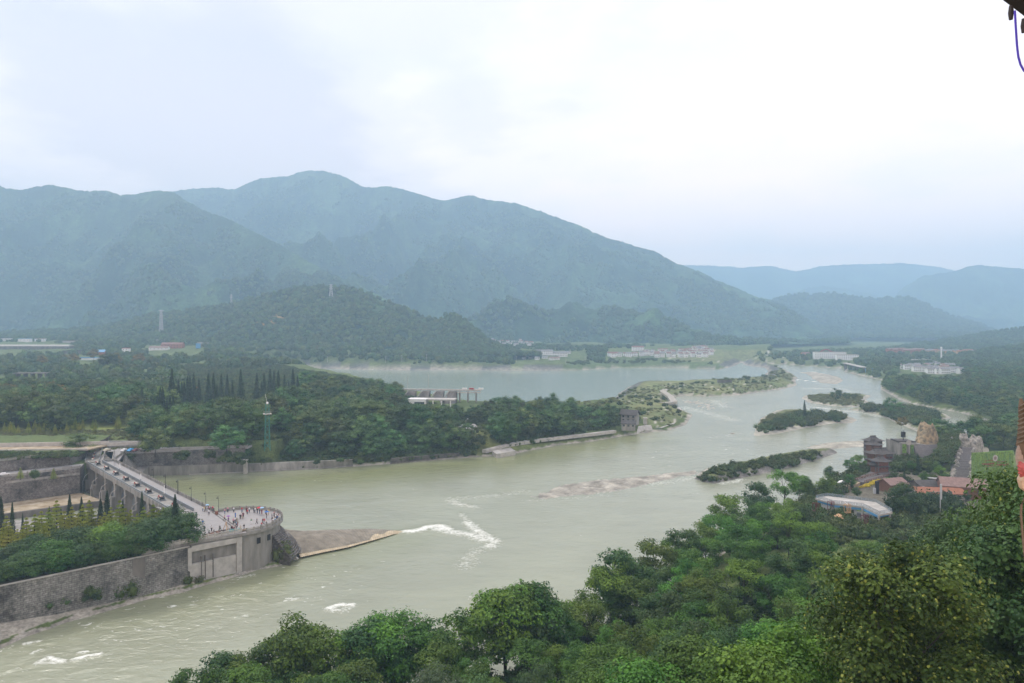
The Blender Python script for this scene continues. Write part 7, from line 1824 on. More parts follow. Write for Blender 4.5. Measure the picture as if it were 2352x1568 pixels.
# lamp and car park in the wood
MB().prism([tuple(at(u, v, 9.5))[:2] for u, v in ((1040, 985), (1060, 975), (1090, 973), (1098, 980), (1080, 992), (1055, 993))], 6, 9.6).build('car_park', M['pave'])['kind'] = 'structure'
p = at(1070, 985, 9.6); e_ = empty('street_lamp', (p.x, p.y, 9.6), 0, 'pale street lamp at the small clearing in the wood', 'lamp'); MB().tube([(0, 0, 0), (0, 0, 5.5), (.9, 0, 6.2)], .1, 6).build('pole', M['conc_l'], e_); MB().box((1.1, 0, 6.2), (.7, .4, .2)).build('lamp_head', M['white'], e_)
p = at(1074, 990, 9.6); e_ = empty('sign_board', (p.x, p.y, 9.6), 0, 'small white board at the edge of the clearing', 'sign'); MB().box((0, 0, .6), (.1, .1, 1.2)).build('post', M['conc'], e_); MB().box((0, 0, 1.5), (2.2, .12, 1.2)).build('panel', M['white'], e_)
# two level house at the tip of the wood
p = at(1447, 968, 6); house((p.x, p.y, 6), 11, 6.5, 5, -.55, 'conc', 'tile_d', 'dark roofed traditional house with a pale gable at the tip of the wood', nwin=3, floors=2, rh=3.2, over=1.0)
p = at(1452, 976, 6); house((p.x - 3, p.y - 3, 5), 9, 5, 2.6, -.2, 'conc', 'tile_d', 'lower dark roofed house in front of the taller gabled one', nwin=3, floors=1, rh=1.8)
revet('sloping_slab', [(1462, 996), (1480, 992), (1500, 990)], [(1466, 979), (1482, 977), (1496, 976)], 4.0, M['conc_l'], 'pale sloping slabs below the gabled house')
p = at(1482, 972, 4); e_ = MB().box((p.x, p.y, 5), (2.5, 2.5, 5)).box((p.x, p.y, 7.7), (3, 3, .4)).build('gatehouse', M['conc_l']); tag(e_, 'small pale hut above the sloping slabs', 'hut')
for u, v in ((1340 * .2511 + 1181, 708.5 + 870 * .2511), (1350 * .2511 + 1181, 708.5 + 860 * .2511)):
    p = at(u, v, 5); e_ = MB().tube([(0, 0, 0), (0, 0, 8)], .14, 6).build('utility_pole', M['conc_l']); e_.location = (p.x, p.y, 5); tag(e_, 'pale utility pole of the close pair on the dike', 'pole', 'pair of poles on the dike')
p = at(1664, 880, 5); house((p.x, p.y, 5.5), 16, 6, 4, 0, 'conc_d', 'grassy', 'low overgrown shelter on the dike crest', 'flat', name='shelter', cat='shelter')
rk = MB().lathe((0, 0, -.4), [(.9, 0), (1.1, .5), (.6, .9)], 7, sx=1.8).build('boulder', M['rock_g']); rk.location = at(1682, 995.5, 0); tag(rk, 'lone dark boulder breaking the water before the wedge shaped island', 'boulder')

# ------------------------------------------------------------------ park on the near right bank
def cr(cx_, cy_, z=5.0): return at(1830.4 + cx_ * .2222, 974.2 + cy_ * .2222, z)
def cy_(cx_, cyy, y): return at_y(1830.4 + cx_ * .2222, 974.2 + cyy * .2222, y)
# white pavilion with roof terrace
PV = [(111, 250), (114, 242.5), (122.5, 238.2), (122.8, 228), (128.8, 231), (130, 244), (117, 253)]
pav = empty('white_pavilion', (118, 240, 0), 0, 'white two storey pavilion with a glass railed roof terrace and blue fascia', 'building')
rv = lambda P_: [(x - 118, y - 240) for x, y in P_]
MB().prism(rv(PV), 9.0, 9.6).build('roof_terrace', M['conc_l'], pav)
cx0, cy0 = 120.5, 241
shr = lambda P_, k: [((x - cx0) * k + cx0 - 118, (y - cy0) * k + cy0 - 240) for x, y in P_]
MB().prism(shr(PV, .93), 8.2, 9.0).build('fascia', M['blue_r'], pav)
MB().prism(shr([(112.5, 249.5), (115, 243.3), (121.4, 240.4), (124, 248), (117, 252)], .97), 5.4, 8.2).build('upper_wall', M['white'], pav)
MB().prism(shr(PV, .86), 2, 5.2).build('lower_wall', M['conc_d'], pav); MB().prism(shr(PV, .95), 5.2, 5.5).build('floor_slab', M['conc_l'], pav)
for (x, y) in ((122.2, 238.0), (123.0, 228.8), (128.2, 231.6), (114.6, 243)): MB().tube([(x - 118, y - 240, 1), (x - 118, y - 240, 9.0)], .38, 10).build('column', M['conc_l'], pav)
a_, b_ = Vector((115.1 - 118, 243.2 - 240, 0)), Vector((121.3 - 118, 240.3 - 240, 0)); dr_ = (b_ - a_).normalized(); nf = Vector((dr_.y, -dr_.x, 0)); nf = nf if nf.y < 0 else -nf
q = a_.lerp(b_, .62) + nf * .22; MB().box((q.x, q.y, 7.2), (3.4, .2, 1.0), math.atan2(dr_.y, dr_.x)).build('window', M['glass'], pav)
for k in range(4):
    q = a_.lerp(b_, .62) + nf * .55; MB().box((q.x, q.y, 5.6 + k * .28), (5.2, .05, .06), math.atan2(dr_.y, dr_.x)).build('rail', M['steel'], pav)
GLASS, gnt, gp_, go_ = new_mat('railing_glass'); gp_.inputs['Base Color'].default_value = (.30, .38, .42, 1); gp_.inputs['Roughness'].default_value = .1; gp_.inputs['Alpha'].default_value = .3
pr_ = shr(PV, .985)
for i in range(len(pr_)):
    a_, b_ = Vector((*pr_[i], 0)), Vector((*pr_[(i + 1) % len(pr_)], 0)); n_ = max(1, round((b_ - a_).length / 2.2))
    MB().bar(a_ + Vector((0, 0, 10.7)), b_ + Vector((0, 0, 10.7)), .07).build('handrail', M['steel'], pav)
    for k in range(n_):
        p0, p1 = a_.lerp(b_, (k + .04) / n_), a_.lerp(b_, (k + .96) / n_); MB().bar(p0 + Vector((0, 0, 10.15)), p1 + Vector((0, 0, 10.15)), .03, .95).build('glass_panel', GLASS, pav); MB().box((p0.x, p0.y, 10.15), (.07, .07, 1.1)).build('post', M['steel'], pav)
MB().add([(0, 0, 9.6), (.1, .3, 9.6), (1.2, 1.2, 11), (-1.2, 1.2, 11)], [(0, 2, 3)]).build('seat', M['white'], pav)
# lower pool deck and drum lamps
for cx_, c2, lb in ((195, 960, 'dark red lantern frame on a post, leftmost of four by the pavilion'), (350, 990, 'wide dark red lantern frame left of the pavilion wall'), (522, 1060, 'pale brown lantern frame on a post before the pavilion'), (700, 1060, 'dark red lantern frame on a post before the pavilion columns')):
    p = cr(cx_, c2 + 70, 4.5); z0_ = ground_z(p.x, p.y); e_ = empty('lantern_frame', (p.x, p.y, z0_), .3, lb, 'lantern'); MB().tube([(0, 0, -.3), (0, 0, 3.2)], .1, 6).build('post', M['deck'], e_); m_ = MB()
    for a in (-.9, .9):
        for b in (-.6, .6): m_.bar((a * .75, b, 2.8), (a, b, 5.4), .13)
    for z in (2.8, 5.4): m_.bar((-.9, -.6, z), (.9, -.6, z), .13).bar((-.9, .6, z), (.9, .6, z), .13).bar((-.9, -.6, z), (-.9, .6, z), .13).bar((.9, -.6, z), (.9, .6, z), .13)
    for a in (-.45, 0, .45): m_.bar((a * .75, -.6, 2.8), (a, -.6, 5.4), .09)
    m_.build('frame', M['dkred'] if 'red' in lb else M['ochre'], e_)
p = cr(432, 1135, 4.5); e_ = MB().lathe((0, 0, -.3), [(3.2, 0), (2.6, 1.0), (1.2, 2.2), (.1, 2.8)], 12).build('thatched_mound', M['ochre']); e_.location = (p.x, p.y, ground_z(p.x, p.y)); tag(e_, 'small pinkish thatched roof mound on the lawn before the pavilion', 'hut')
# timber gate houses by the water
def pagoda(cx_, c2, w, d, h, lab, wall='timber', z=5.0, dy=0, rz=.25, balcony=False):
    p = cr(cx_, c2, z); e_ = empty('timber_pavilion', (p.x, p.y + dy + d / 2, z), rz, lab, 'pavilion', None)
    MB().box((0, 0, h / 2 - 1), (w, d, h + 2)).build('wall', M[wall], e_)
    for a in (-1, 1):
        for b in (-1, 1): MB().box((a * w / 2, b * d / 2, h / 2), (.35, .35, h)).build('post', M['deck'], e_)
    for k in range(max(2, int(w / 1.6))): MB().box((-w / 2 + w * (k + .5) / max(2, int(w / 1.6)), -d / 2 - .04, h * .55), (.9, .08, h * .4)).build('lattice_window', M['dkred'], e_)
    W_, D_ = w / 2 + 1.5, d / 2 + 1.5; r_ = MB(); rl = w * .22; rh = 2.3
    lv = [(W_, D_, h, 0.45), (W_ * .72, D_ * .68, h + .55, 0), (W_ * .45, D_ * .34, h + 1.2, 0)]
    o = 0
    for (a, b, z_, up) in lv:
        for (i_, j_) in ((-1, -1), (0, -1), (1, -1), (1, 0), (1, 1), (0, 1), (-1, 1), (-1, 0)): r_.v.append((i_ * a, j_ * b, z_ + (up if i_ and j_ else 0)))
    for l_ in range(2):
        for k in range(8): r_.f.append([l_ * 8 + k, l_ * 8 + (k + 1) % 8, l_ * 8 + 8 + (k + 1) % 8, l_ * 8 + 8 + k]); r_.m.append(0)
    r_.v += [(-rl, 0, h + rh), (rl, 0, h + rh)]
    A, B = 24, 25
    for f in ((16, 17, A), (17, 18, B), (17, B, A), (18, 19, B), (19, 20, B), (20, 21, B), (21, A, B), (21, 22, A), (22, 23, A), (23, 16, A)): r_.f.append(list(f)); r_.m.append(0)
    r_.f.append([7, 6, 5, 4, 3, 2, 1, 0]); r_.m.append(0); r_.bar((-rl - .4, 0, h + rh + .1), (rl + .4, 0, h + rh + .1), .3, .4)
    r_.build('roof', M['tile_d'], e_)
    sk = MB(); zs = h * .55; so = 1.0
    a_, b_ = w / 2, d / 2; sk.add([(-a_, -b_, zs + .5), (a_, -b_, zs + .5), (a_, b_, zs + .5), (-a_, b_, zs + .5), (-a_ - so, -b_ - so, zs), (a_ + so, -b_ - so, zs), (a_ + so, b_ + so, zs), (-a_ - so, b_ + so, zs)], [(4, 5, 1, 0), (5, 6, 2, 1), (6, 7, 3, 2), (7, 4, 0, 3), (7, 6, 5, 4)])
    if h > 5: sk.build('skirt_roof', M['tile_d'], e_)
    if balcony:
        MB().box((0, -d / 2 - 1.2, .1), (w + 2.4, 2.6, .25)).build('balcony', M['deck'], e_); MB().bar((-w / 2 - 1.2, -d / 2 - 2.4, 1.1), (w / 2 + 1.2, -d / 2 - 2.4, 1.1), .1).build('rail', M['deck'], e_)
    return e_
pagoda(885, 505, 5.4, 4, 5.2, 'front timber pavilion with orange walls and red hangings above the decks', z=5.4, balcony=True)
pagoda(830, 500, 2.6, 3, 3.4, 'small low orange pavilion left of the front timber one', z=5.4, rz=.25)
pagoda(915, 470, 6.6, 5, 6.4, 'second timber pavilion rising behind the front one', dy=5, z=5.2)
pagoda(995, 460, 6, 5, 6.0, 'dark low timber hall right of the stacked pavilions', dy=6, z=5.2, wall='deck')
pagoda(968, 440, 4.6, 4.2, 8.0, 'tall narrow orange timber pavilion at the back, left', dy=14, z=5.0)
pagoda(1040, 430, 6.4, 5, 8.6, 'broad dark roofed pavilion at the back, highest of all', dy=20, z=5.0, wall='deck')
for k, (P_, lb) in enumerate((([(600, 560), (800, 470), (830, 520), (660, 580)], 'x'), ([(620, 585), (900, 510), (940, 530), (700, 600)], 'y'))):
    MB().prism([tuple(cr(a, b, 5.4))[:2] for a, b in P_], 3, 5.4).build('timber_deck', M['deck'])['kind'] = 'structure'
for k in range(2):
    a_, b_ = (cr(610, 578, 5.4), cr(840, 512, 5.4)) if k == 0 else (cr(700, 603, 5.4), cr(945, 535, 5.4)); e_ = empty('deck_rail', (a_.x, a_.y, 5.4), 0, 'brown timber rail with short posts along the %s deck edge' % ('upper' if k == 0 else 'lower'), 'railing')
    pm = MB().box((0, 0, .5), (.25, .25, 1)).mesh('post', M['timber']); MB().bar(Vector((0, 0, .9)), b_ - a_ + Vector((0, 0, .9)), .14).build('rail', M['timber'], e_)
    for j in range(15): o = link(bpy.data.objects.new('post', pm), e_); o.location = (b_ - a_) * j / 14
x, y = sample([(1974, 1116), (2020, 1102), (2024, 1107), (1990, 1118)], 5, 1.1, 90)
h, _, _ = terrain(x, y); C_yel = proto_objs([shrub_parts(240, .8, 1.5, 90, .32, leaf_mat('yellow_petals', (.35, .30, .03), (.75, .58, .05), .01, .15), 'flower')])
scatter('flower_bed', np.stack([x, y, h], 1), nr.uniform(.7, 1.2, len(x)), C_yel, 'bright yellow flower bed beside the timber decks', 'flowers')
MB().prism([tuple(cr(a, b, 5.3))[:2] for a, b in ((455, 590), (560, 570), (655, 598), (600, 625), (480, 640))], 3, 5.2).build('apron', M['sand'])['kind'] = 'structure'
# stage block with sloping slab and rock mountain
def rock(name, pts, z0, hs, seed, mat, lab, jag=.35, cat='rock'):
    """jagged rock mass: a height field over a plan outline, heights hs read along its length"""
    P_ = np.array(pts, float); x0, y0 = P_.min(0) - .5; x1, y1 = P_.max(0) + .5; nx = int(np.clip((x1 - x0) / .55, 6, 60)); ny = int(np.clip((y1 - y0) / .55, 6, 40))
    gx, gy = np.meshgrid(np.linspace(x0, x1, nx), np.linspace(y0, y1, ny)); ins_ = inside(gx, gy, P_); d = dist(gx, gy, P_); sd = np.where(ins_, d, -d)
    hh_ = np.interp(gx, np.linspace(x0, x1, len(hs)), hs); k = np.clip((sd + .4) / 1.6, 0, 1) ** .55
    n_ = ridged(gx / 4.5 + seed, gy / 4.5, 3); Z = z0 + k * hh_ * (.62 + .42 * n_) + (np.round(fbm(gx / 1.3, gy / 1.3 + seed, 2) * 3) / 3) * .5 * k * min(1, max(hs) / 5)
    Z = np.where(k <= 0, z0 - 1.5, Z); gx = gx + fbm(gx / 1.1, gy / 1.1 + 9, 2) * .35; gy = gy + fbm(gx / 1.1 + 5, gy / 1.1, 2) * .35
    me = np_mesh(name, np.stack([gx, gy, Z], -1).reshape(-1, 3), grid_faces(ny, nx), [mat]); o = bpy.data.objects.new(name, me); link(o); return tag(o, lab, cat)
YB = 343
blk = empty('stage_block', (200, YB, 5), 0, 'grey concrete stage block draped with creepers under the rock mountain', 'building')
X0, X1 = cy_(1080, 300, YB).x - 200, cy_(1450, 300, YB).x - 200
MB().prism([(X0, 0), (X0 + 6, -1), (X1, 0), (X1, 14), (X0, 14)], -2, [9.0, 9.0, 7.4, 7.4, 9.0]).build('body', M['conc'], blk)
MB().prism([(X0 + 5.5, -1.2), (X1 - .5, -.3), (X1 - .5, -9), (X0 + 3.5, -10)], 0, [8.2, 8.4, .3, .3]).build('sloping_slab', M['deck'], blk)
MB().prism([(X0 - .5, 2), (X0 + 8, 1), (X0 + 7, 9), (X0, 10)], 9.0, 9.7).build('roof_slab', M['tile_d'], blk)
MB().box((X0 + 3.4, -.9, 4), (.4, .6, 9)).build('pilaster', M['conc_l'], blk); 
for a, zz_, w_ in ((X0 + .9, 6.4, 1.8), (X0 + 4.8, 6.0, 1.6)): MB().box((a, -1.1, zz_), (w_, .35, 4.4)).build('creeper', M['lightgreen'], blk)
sp_ = empty('speaker_tower', (200 + X0 + 3.2, YB + 4, 14.7), 0, 'black speaker box on a short mast above the stage block', 'speaker'); MB().tube([(0, 0, 0), (0, 0, 1.5)], .2, 6).tube([(0, 0, 4), (0, 0, 5.2)], .1, 6).build('mast', M['black'], sp_); MB().box((0, 0, 3), (1.7, 1.2, 2.8)).build('box', M['black'], sp_)
RP = [(cy_(a, 0, YB + 4 + b).x, YB + 4 + b) for a, b in ((1225, 2), (1270, -2), (1330, -3), (1400, -2), (1455, 0), (1460, 8), (1400, 14), (1320, 15), (1240, 10))]
rock('rock_mountain', RP, 13.2, [1.5, 4, 8, 10.5, 7, 6, 1.5], 4, M['rock'], 'ochre and grey artificial rock mountain beside the broad river')
RP2 = [(cy_(a, 0, YB + 4 + b).x, YB + 4 + b) for a, b in ((1655, 2), (1690, -2), (1740, -2), (1800, -2), (1870, -2), (1940, 2), (1930, 10), (1800, 10), (1680, 8))]
rock('rock_ridge', RP2, 5, [8, 14.5, 10.5, 10, 12, 10, 6], 9, M['rock_g'], 'pale jagged rock ridge behind the stone stairway')
RP3 = [(cy_(a, 0, YB + 6 + b).x, YB + 6 + b) for a, b in ((1480, 0), (1550, -2), (1640, 0), (1640, 6), (1550, 7), (1480, 6))]
rock('rock_ridge', RP3, 5, [10, 9, 10.5, 10], 10, M['rock_g'], 'low pale rock crest linking the rock mountain and the rock ridge')
for c1, c2, y_, r_, lb in ((1155, 190, YB - 2, 1.3, 'round white dish on the stage block front'), (1952, 268, 335, 1.5, 'round white dish above the green billboard')):
    p = cy_(c1, c2, y_); e_ = empty('dish', (p.x, p.y, p.z), 0, lb, 'dish'); MB().tube([(0, -.1, 0), (0, .15, 0)], [r_, r_ * .92], 16).build('reflector', M['conc_l'], e_); MB().tube([(0, .15, 0), (0, .5, -r_), (0, .5, min(-r_, 5 - p.z) if c1 > 1500 else -r_ - 1)], .12, 5).build('bracket', M['steel'], e_)
# stone stairway between rocks
st = empty('stone_stairway', (200, 300, 5), 0, 'long dark stone stairway climbing between rows of rocks', 'stairway')
n_ = 34
for k in range(n_):
    t = k / (n_ - 1); y_ = 300 + 40 * t; z_ = 5.2 + 7.0 * t; xa, xb = at_y(1830.4 + (1620 + 80 * t) * .2222, 1000, y_).x, at_y(1830.4 + (1770 + 50 * t) * .2222, 1000, y_).x
    MB().box(((xa + xb) / 2 - 200, y_ - 300, z_ - 5 - 1), (xb - xa, 1.25, 2.0 + rnd.uniform(-.1, .1))).build('step', M['deck'], st)
for k in range(12):
    for s_ in (0, 1):
        t = (k + .5) / 12; y_ = 301 + 38 * t; z_ = 5 + 7 * t; x_ = at_y(1830.4 + ((1605 + 80 * t) if s_ == 0 else (1790 + 45 * t)) * .2222, 1000, y_).x; r_ = rnd.uniform(1.0, 1.9)
        rs = np.random.RandomState(k * 2 + s_); pts = [(x_ + r_ * math.cos(a) * rs.uniform(.7, 1.2), y_ + r_ * math.sin(a) * rs.uniform(.7, 1.2)) for a in np.linspace(0, 2 * PI, 7)[:-1]]
        o = rock('boulder', pts, z_ - 1.2, [r_ * 1.8 + 1], k + 50 * s_, M['rock_g'], 'pale rough boulder edging the %s side of the stone stairway' % ('left' if s_ == 0 else 'right')); o['group'] = 'boulders along the stairway, %s side' % ('left' if s_ == 0 else 'right')
# green billboard
bp0, bp1 = cy_(1812, 300, 300), cy_(2238, 318, 306); bz0, bz1 = 5.5, cy_(1812, 296, 300).z
bb = empty('billboard', (bp0.x, 300, 0), math.atan2(6, bp1.x - bp0.x), 'huge green bamboo leaf billboard with red lettering and a round emblem', 'billboard'); Wb = (bp1 - bp0).length
Hb = bz1 - bz0
MB().box((Wb / 2, .2, (bz0 + bz1) / 2), (Wb, .4, Hb)).build('panel', M['lightgreen'], bb)
rs = np.random.RandomState(8); m1, m2 = MB(), MB()
for k in range(260):
    x_ = rs.uniform(.2, Wb - .3); h_ = rs.uniform(.5, 3.2); z_ = rs.uniform(bz0 + h_ / 2, bz1 - h_ / 2); (m1 if k % 2 else m2).box((x_, -.03 - .012 * (k % 5), z_), (rs.uniform(.05, .22), .01, h_))
m1.build('bamboo_print', CM['green'], bb)['kind'] = 'stuff'; m2.build('stalk_print', leaf_mat('print_light', (.22, .33, .09), (.34, .44, .16), 0, 0), bb)
def glyph(mb_, x, z, s, rs):
    for k in range(rs.randint(5, 8)):
        if rs.rand() < .5: mb_.box((x + rs.uniform(-.08, .08) * s, -.14, z + rs.uniform(-.4, .4) * s), (s * rs.uniform(.5, .85), .02, s * .11))
        else: mb_.box((x + rs.uniform(-.3, .3) * s, -.14, z + rs.uniform(-.1, .1) * s), (s * .11, .02, s * rs.uniform(.45, .85)))
gl = MB(); rs = np.random.RandomState(12)
for (cx0_, cx1_, c2, s_, n_) in ((1930, 2040, 372, .7, 7), (2090, 2190, 392, .7, 7), (1895, 2040, 405, .95, 10), (2060, 2225, 425, 1.2, 7), (1950, 2050, 430, .55, 8)):
    for k in range(n_):
        c1 = cx0_ + (cx1_ - cx0_) * k / (n_ - 1); q = cy_(c1, c2, 303); glyph(gl, (q.x - bp0.x) * 1.01, q.z, s_ * .95, rs)
gl.build('red_lettering', M['red'], bb)
q = cy_(2062, 350, 303); em = MB().tube([(q.x - bp0.x, -.12, q.z), (q.x - bp0.x, -.16, q.z)], 1.45, 16).build('emblem', M['conc_l'], bb); MB().tube([(q.x - bp0.x, -.18, q.z), (q.x - bp0.x, -.20, q.z)], [.75, .75], 8).bar((q.x - bp0.x - .6, -.2, q.z - .5), (q.x - bp0.x + .7, -.2, q.z + .3), .12, .3).build('emblem_mark', M['tile_p'], em)
for k in range(5): MB().box((Wb * (k + .5) / 5, .9, bz0 / 2 + 2), (.3, .3, 11)).build('strut', M['steel'], bb)
x, y = sample([(2060, 1062), (2085, 1056), (2150, 1060), (2160, 1075), (2060, 1085)], 5, 2.0, 97)
scatter('stage_bushes', np.stack([x, y, np.full(x.shape, 4.8)], 1), nr.uniform(.8, 1.9, len(x)), C_scrub, 'green bushes along the foot of the grey stage block', 'bushes')
x, y = sample([(1290, 840), (1300, 823), (1500, 821), (1650, 826), (1688, 834), (1670, 841), (1400, 842)], 14, 9, 98); h, _, d = terrain(x, y); mm = (d > 18) & (fbm(x / 40, y / 60, 3) > 0.02)
scatter('field_scrub', np.stack([x[mm], y[mm], h[mm]], 1), nr.uniform(.8, 2.0, mm.sum()), C_scrub, 'scrub dotting the fields before the mountain foot village', 'scrub')
# creeper wall strips
x, y = sample([(2165, 1040), (2190, 1032), (2212, 1030), (2185, 1085), (2150, 1080)], 5, 1.6, 91)
scatter('creeper_bank', np.stack([x, y, np.clip((y - 300) * .22 + 5, 5, 13)], 1), nr.uniform(.6, 1.0, len(x)), C_farl if False else C_scrub, 'bright green bushes in a strip left of the stone stairway', 'bushes')
for (c1, c2, H, k_, lb) in ((1500, 330, 11, KM, 'dark tree between the stage block and the stone stairway'), (1570, 340, 10, KM, 'second dark tree between the stage block and the stone stairway'), (1110, 560, 6, KCn, 'small conical conifer in the park before the stage block'), (1250, 470, 9, KCn, 'slim conifer in the park before the sloping slab'), (1155, 400, 5, KCn, 'small slim conifer beside the dark low hall'), (1045, 260, 6, KCn, 'lone conifer behind the back pavilions'),
                       (1180, 470, 6, KO, 'bright green tree in the park under the sloping slab'), (1350, 470, 6, KO, 'round green tree in the park before the sloping slab'), (1480, 560, 7, KO, 'wide green tree before the foot of the stone stairway'), (1310, 600, 6, KO, 'green tree left of the white beams'), (1010, 540, 4.5, KO, 'low green tree right of the front timber pavilion'), (560, 610, 7, KO, 'small tree standing on the pale apron'), (1480, 660, 5, KO, 'small bright tree growing through the white beams'),
                       (1430, 480, 6, KO, 'green tree between the sloping slab and the stairway'), (960, 600, 4, KO, 'bushy low tree beside the yellow flower bed')):
    p = cr(c1, c2 + 30, 5); kd = rnd.choice(k_); hk = {'conifer': 13}.get(kd.name, 16 if kd in KM else 14); kd.put(p.x, p.y, ground_z(p.x, p.y) - .2, H / hk, lb)
# near riverside trees
for (c1, ct, cb, lb, k_) in ((560, 275, 480, 'slender open tree at the waterside, left of the tall pair', KO), (640, 240, 450, 'tallest airy tree of the waterside pair', KO), (740, 260, 400, 'airy tree at the right of the waterside pair', KO), (350, 325, 500, 'rounded tree standing against the river below the paved spit', KO), (60, 410, 640, 'airy tree above the left end of the near bank', KO), (300, 460, 740, 'tall tree with a visible trunk beside the pale apron', KO), (110, 470, 700, 'broad tree on the near bank left of the trunked one', KO), (1120, 590, 960, 'big dark spreading tree beside the white pavilion', [KO[3]]),
                          (620, 640, 760, 'dark tree behind the roof terrace', [KO[3]]), (440, 640, 760, 'dark rounded tree above the left end of the roof terrace', [KO[3]]), (1350, 735, 850, 'green tree before the orange roofed hall', KO), (1620, 730, 830, 'green tree between the orange and the pink roof', KO), (1760, 690, 800, 'green tree before the pink roofed hall', [KO[3]]), (1560, 800, 930, 'wide green tree right of the grey mast', KO), (930, 1010, 1080, 'bright top of a tree below the pavilion', KO)):
    p = cr(c1, cb, 5); H = max(4, cy_(c1, ct, p.y).z - 5); rnd.choice(k_).put(p.x, p.y, ground_z(p.x, p.y) - .2, H / 14, lb, sx=1.25 if 'spreading' in lb else 1.0)
x, y = sample([(1900, 1110), (1935, 1090), (2010, 1055), (2040, 1050), (2030, 1075), (1985, 1095), (1945, 1120), (1900, 1150), (1820, 1190), (1790, 1180)], 4, 2.4, 92); h, _, d = terrain(x, y); mm = d > .3
scatter('riverside_bushes', np.stack([x[mm], y[mm], h[mm] - .2], 1), nr.uniform(.7, 1.6, mm.sum()), C_scrub, 'dark green bushes lining the near bank below the timber decks', 'bushes')
x, y = sample([(2040, 1095), (2130, 1070), (2190, 1100), (2240, 1120), (2180, 1125), (2120, 1115), (2060, 1125)], 5, 3.4, 93); h, _, d = terrain(x, y); mm = nr.uniform(size=x.shape) < .6
scatter('park_bushes', np.stack([x[mm], y[mm], h[mm] - .2], 1), nr.uniform(.4, 1.0, mm.sum()), C_scrub, 'low green planting in the park', 'bushes')
x, y = sample([(1820, 1200), (1880, 1150), (1890, 1200), (1960, 1215), (2060, 1200), (2160, 1195), (2180, 1240), (1900, 1290), (1760, 1280)], 4, 3.0, 94); h, _, d = terrain(x, y); mm = (d > .3) & (nr.uniform(size=x.shape) < .8)
scatter('slope_bushes', np.stack([x[mm], y[mm], h[mm] - .2], 1), nr.uniform(.6, 1.5, mm.sum()), C_scrub, 'green bushes below the white pavilion', 'bushes')
# roofs, beams and mast right of the pavilion
def prism_at(name, uvz, z0, z1, mat, lab, cat, kind=None):
    o = MB().prism([tuple(cr(a, b, z1 if not hasattr(z1, '__len__') else z1[0]))[:2] for a, b in uvz], z0, z1).build(name, mat); return tag(o, lab, cat, kind=kind)
o = house(tuple(cr(985, 680, 5)), 9, 7, 3, .3, 'timber', 'tile_p', 'small hall with a salmon tiled roof left of the big tree', rh=1.8, nwin=2); o = house(tuple(cr(1450, 765, 5)), 17, 7, 2.6, -.12, 'conc_l', 'orange', 'low hall with a bright orange roof behind the grey mast', rh=1.5, nwin=4); o = house(tuple(cr(1700, 720, 6)), 15, 9, 3.6, -.35, 'timber', 'tile_p', 'hall with a pink tiled roof and pale rafters', rh=2.6, nwin=3)
o = house(tuple(cr(1380, 690, 5)), 14, 8, 2.8, .1, 'conc_d', 'tile_d', 'dark roofed open shed crossed by beams', rh=1.6)
for k, (c0, c1, c2, c3, z_) in enumerate(((1345, 550, 1815, 600, 8), (1345, 603, 1830, 638, 8))):
    a_, b_ = cr(c0, c1, z_), cr(c2, c3, z_); e_ = empty('white_beam', (a_.x, a_.y, z_), 0, 'long white horizontal beam on posts, %s of two before the stairway' % ('upper' if k == 0 else 'lower'), 'beam'); MB().bar((0, 0, 0), b_ - a_, .5, .5).build('beam', M['white'], e_)
    for j in range(6): q = (b_ - a_) * j / 5; MB().box((q.x, q.y, -1.6), (.3, .3, 3.2)).build('post', M['deck'], e_)
    MB().bar(Vector((0, 1.5, -.8)), b_ - a_ + Vector((0, 1.5, -.8)), .3, 1.4).build('screen', M['black'], e_)
p = cr(1482, 985, 4); pz = ground_z(p.x, p.y); tp = cy_(1502, 618, p.y).z; ms = empty('mast', (p.x, p.y, pz), 0, 'tall grey two part mast rising from the trees beside the pavilion', 'mast'); MB().tube([(0, 0, -1), (0, 0, (tp - pz) * .55)], .16, 8).build('lower_pole', M['steel_l'], ms); MB().box((.25, 0, (tp - pz) * .77), (.5, .5, (tp - pz) * .46)).build('upper_box', M['steel_l'], ms)
p = cr(828, 712, 5); e_ = empty('dark_pillar', (p.x, p.y, 5), 0, 'dark square pillar with a grey cabinet by the flower bed', 'pillar'); MB().box((0, 0, 2.3), (1.2, 1.0, 5)).build('shaft', M['black'], e_); MB().box((-1.0, 0, .9), (.9, .8, 2.4)).build('cabinet', M['steel_l'], e_)
for k, (c0, c1, c2, c3) in enumerate(((1290, 640, 1600, 720), (1320, 720, 1700, 640), (1380, 700, 1600, 700))):
    a_, b_ = cr(c0, c1, 8), cr(c2, c3, 8.5); e_ = MB().bar(a_, b_, .25).bar(a_, (a_.x, a_.y, 4.5), .25).bar(b_, (b_.x, b_.y, 4.5), .25).build('steel_frame', M['steel']); tag(e_, ['dark steel frame leaning over the orange roof', 'steel frame rising to the pink roof', 'level steel frame above the orange roof'][k], 'frame')
MB().prism([tuple(cr(a, b, 4.6))[:2] for a, b in ((1060, 830), (1600, 800), (1640, 920), (1100, 960))], 2, 4.6).build('pale_yard', M['conc_l'])['kind'] = 'structure'
P_, S_ = [], []
for k in range(26):
    p = cr(rnd.uniform(1040, 1640), rnd.uniform(860, 980), 5); P_.append((p.x, p.y, ground_z(p.x, p.y) - .3)); S_.append(rnd.uniform(1.2, 2.4))
scatter('yard_bushes', P_, S_, C_under, 'dark bushes in front of the pale yard', 'bushes')

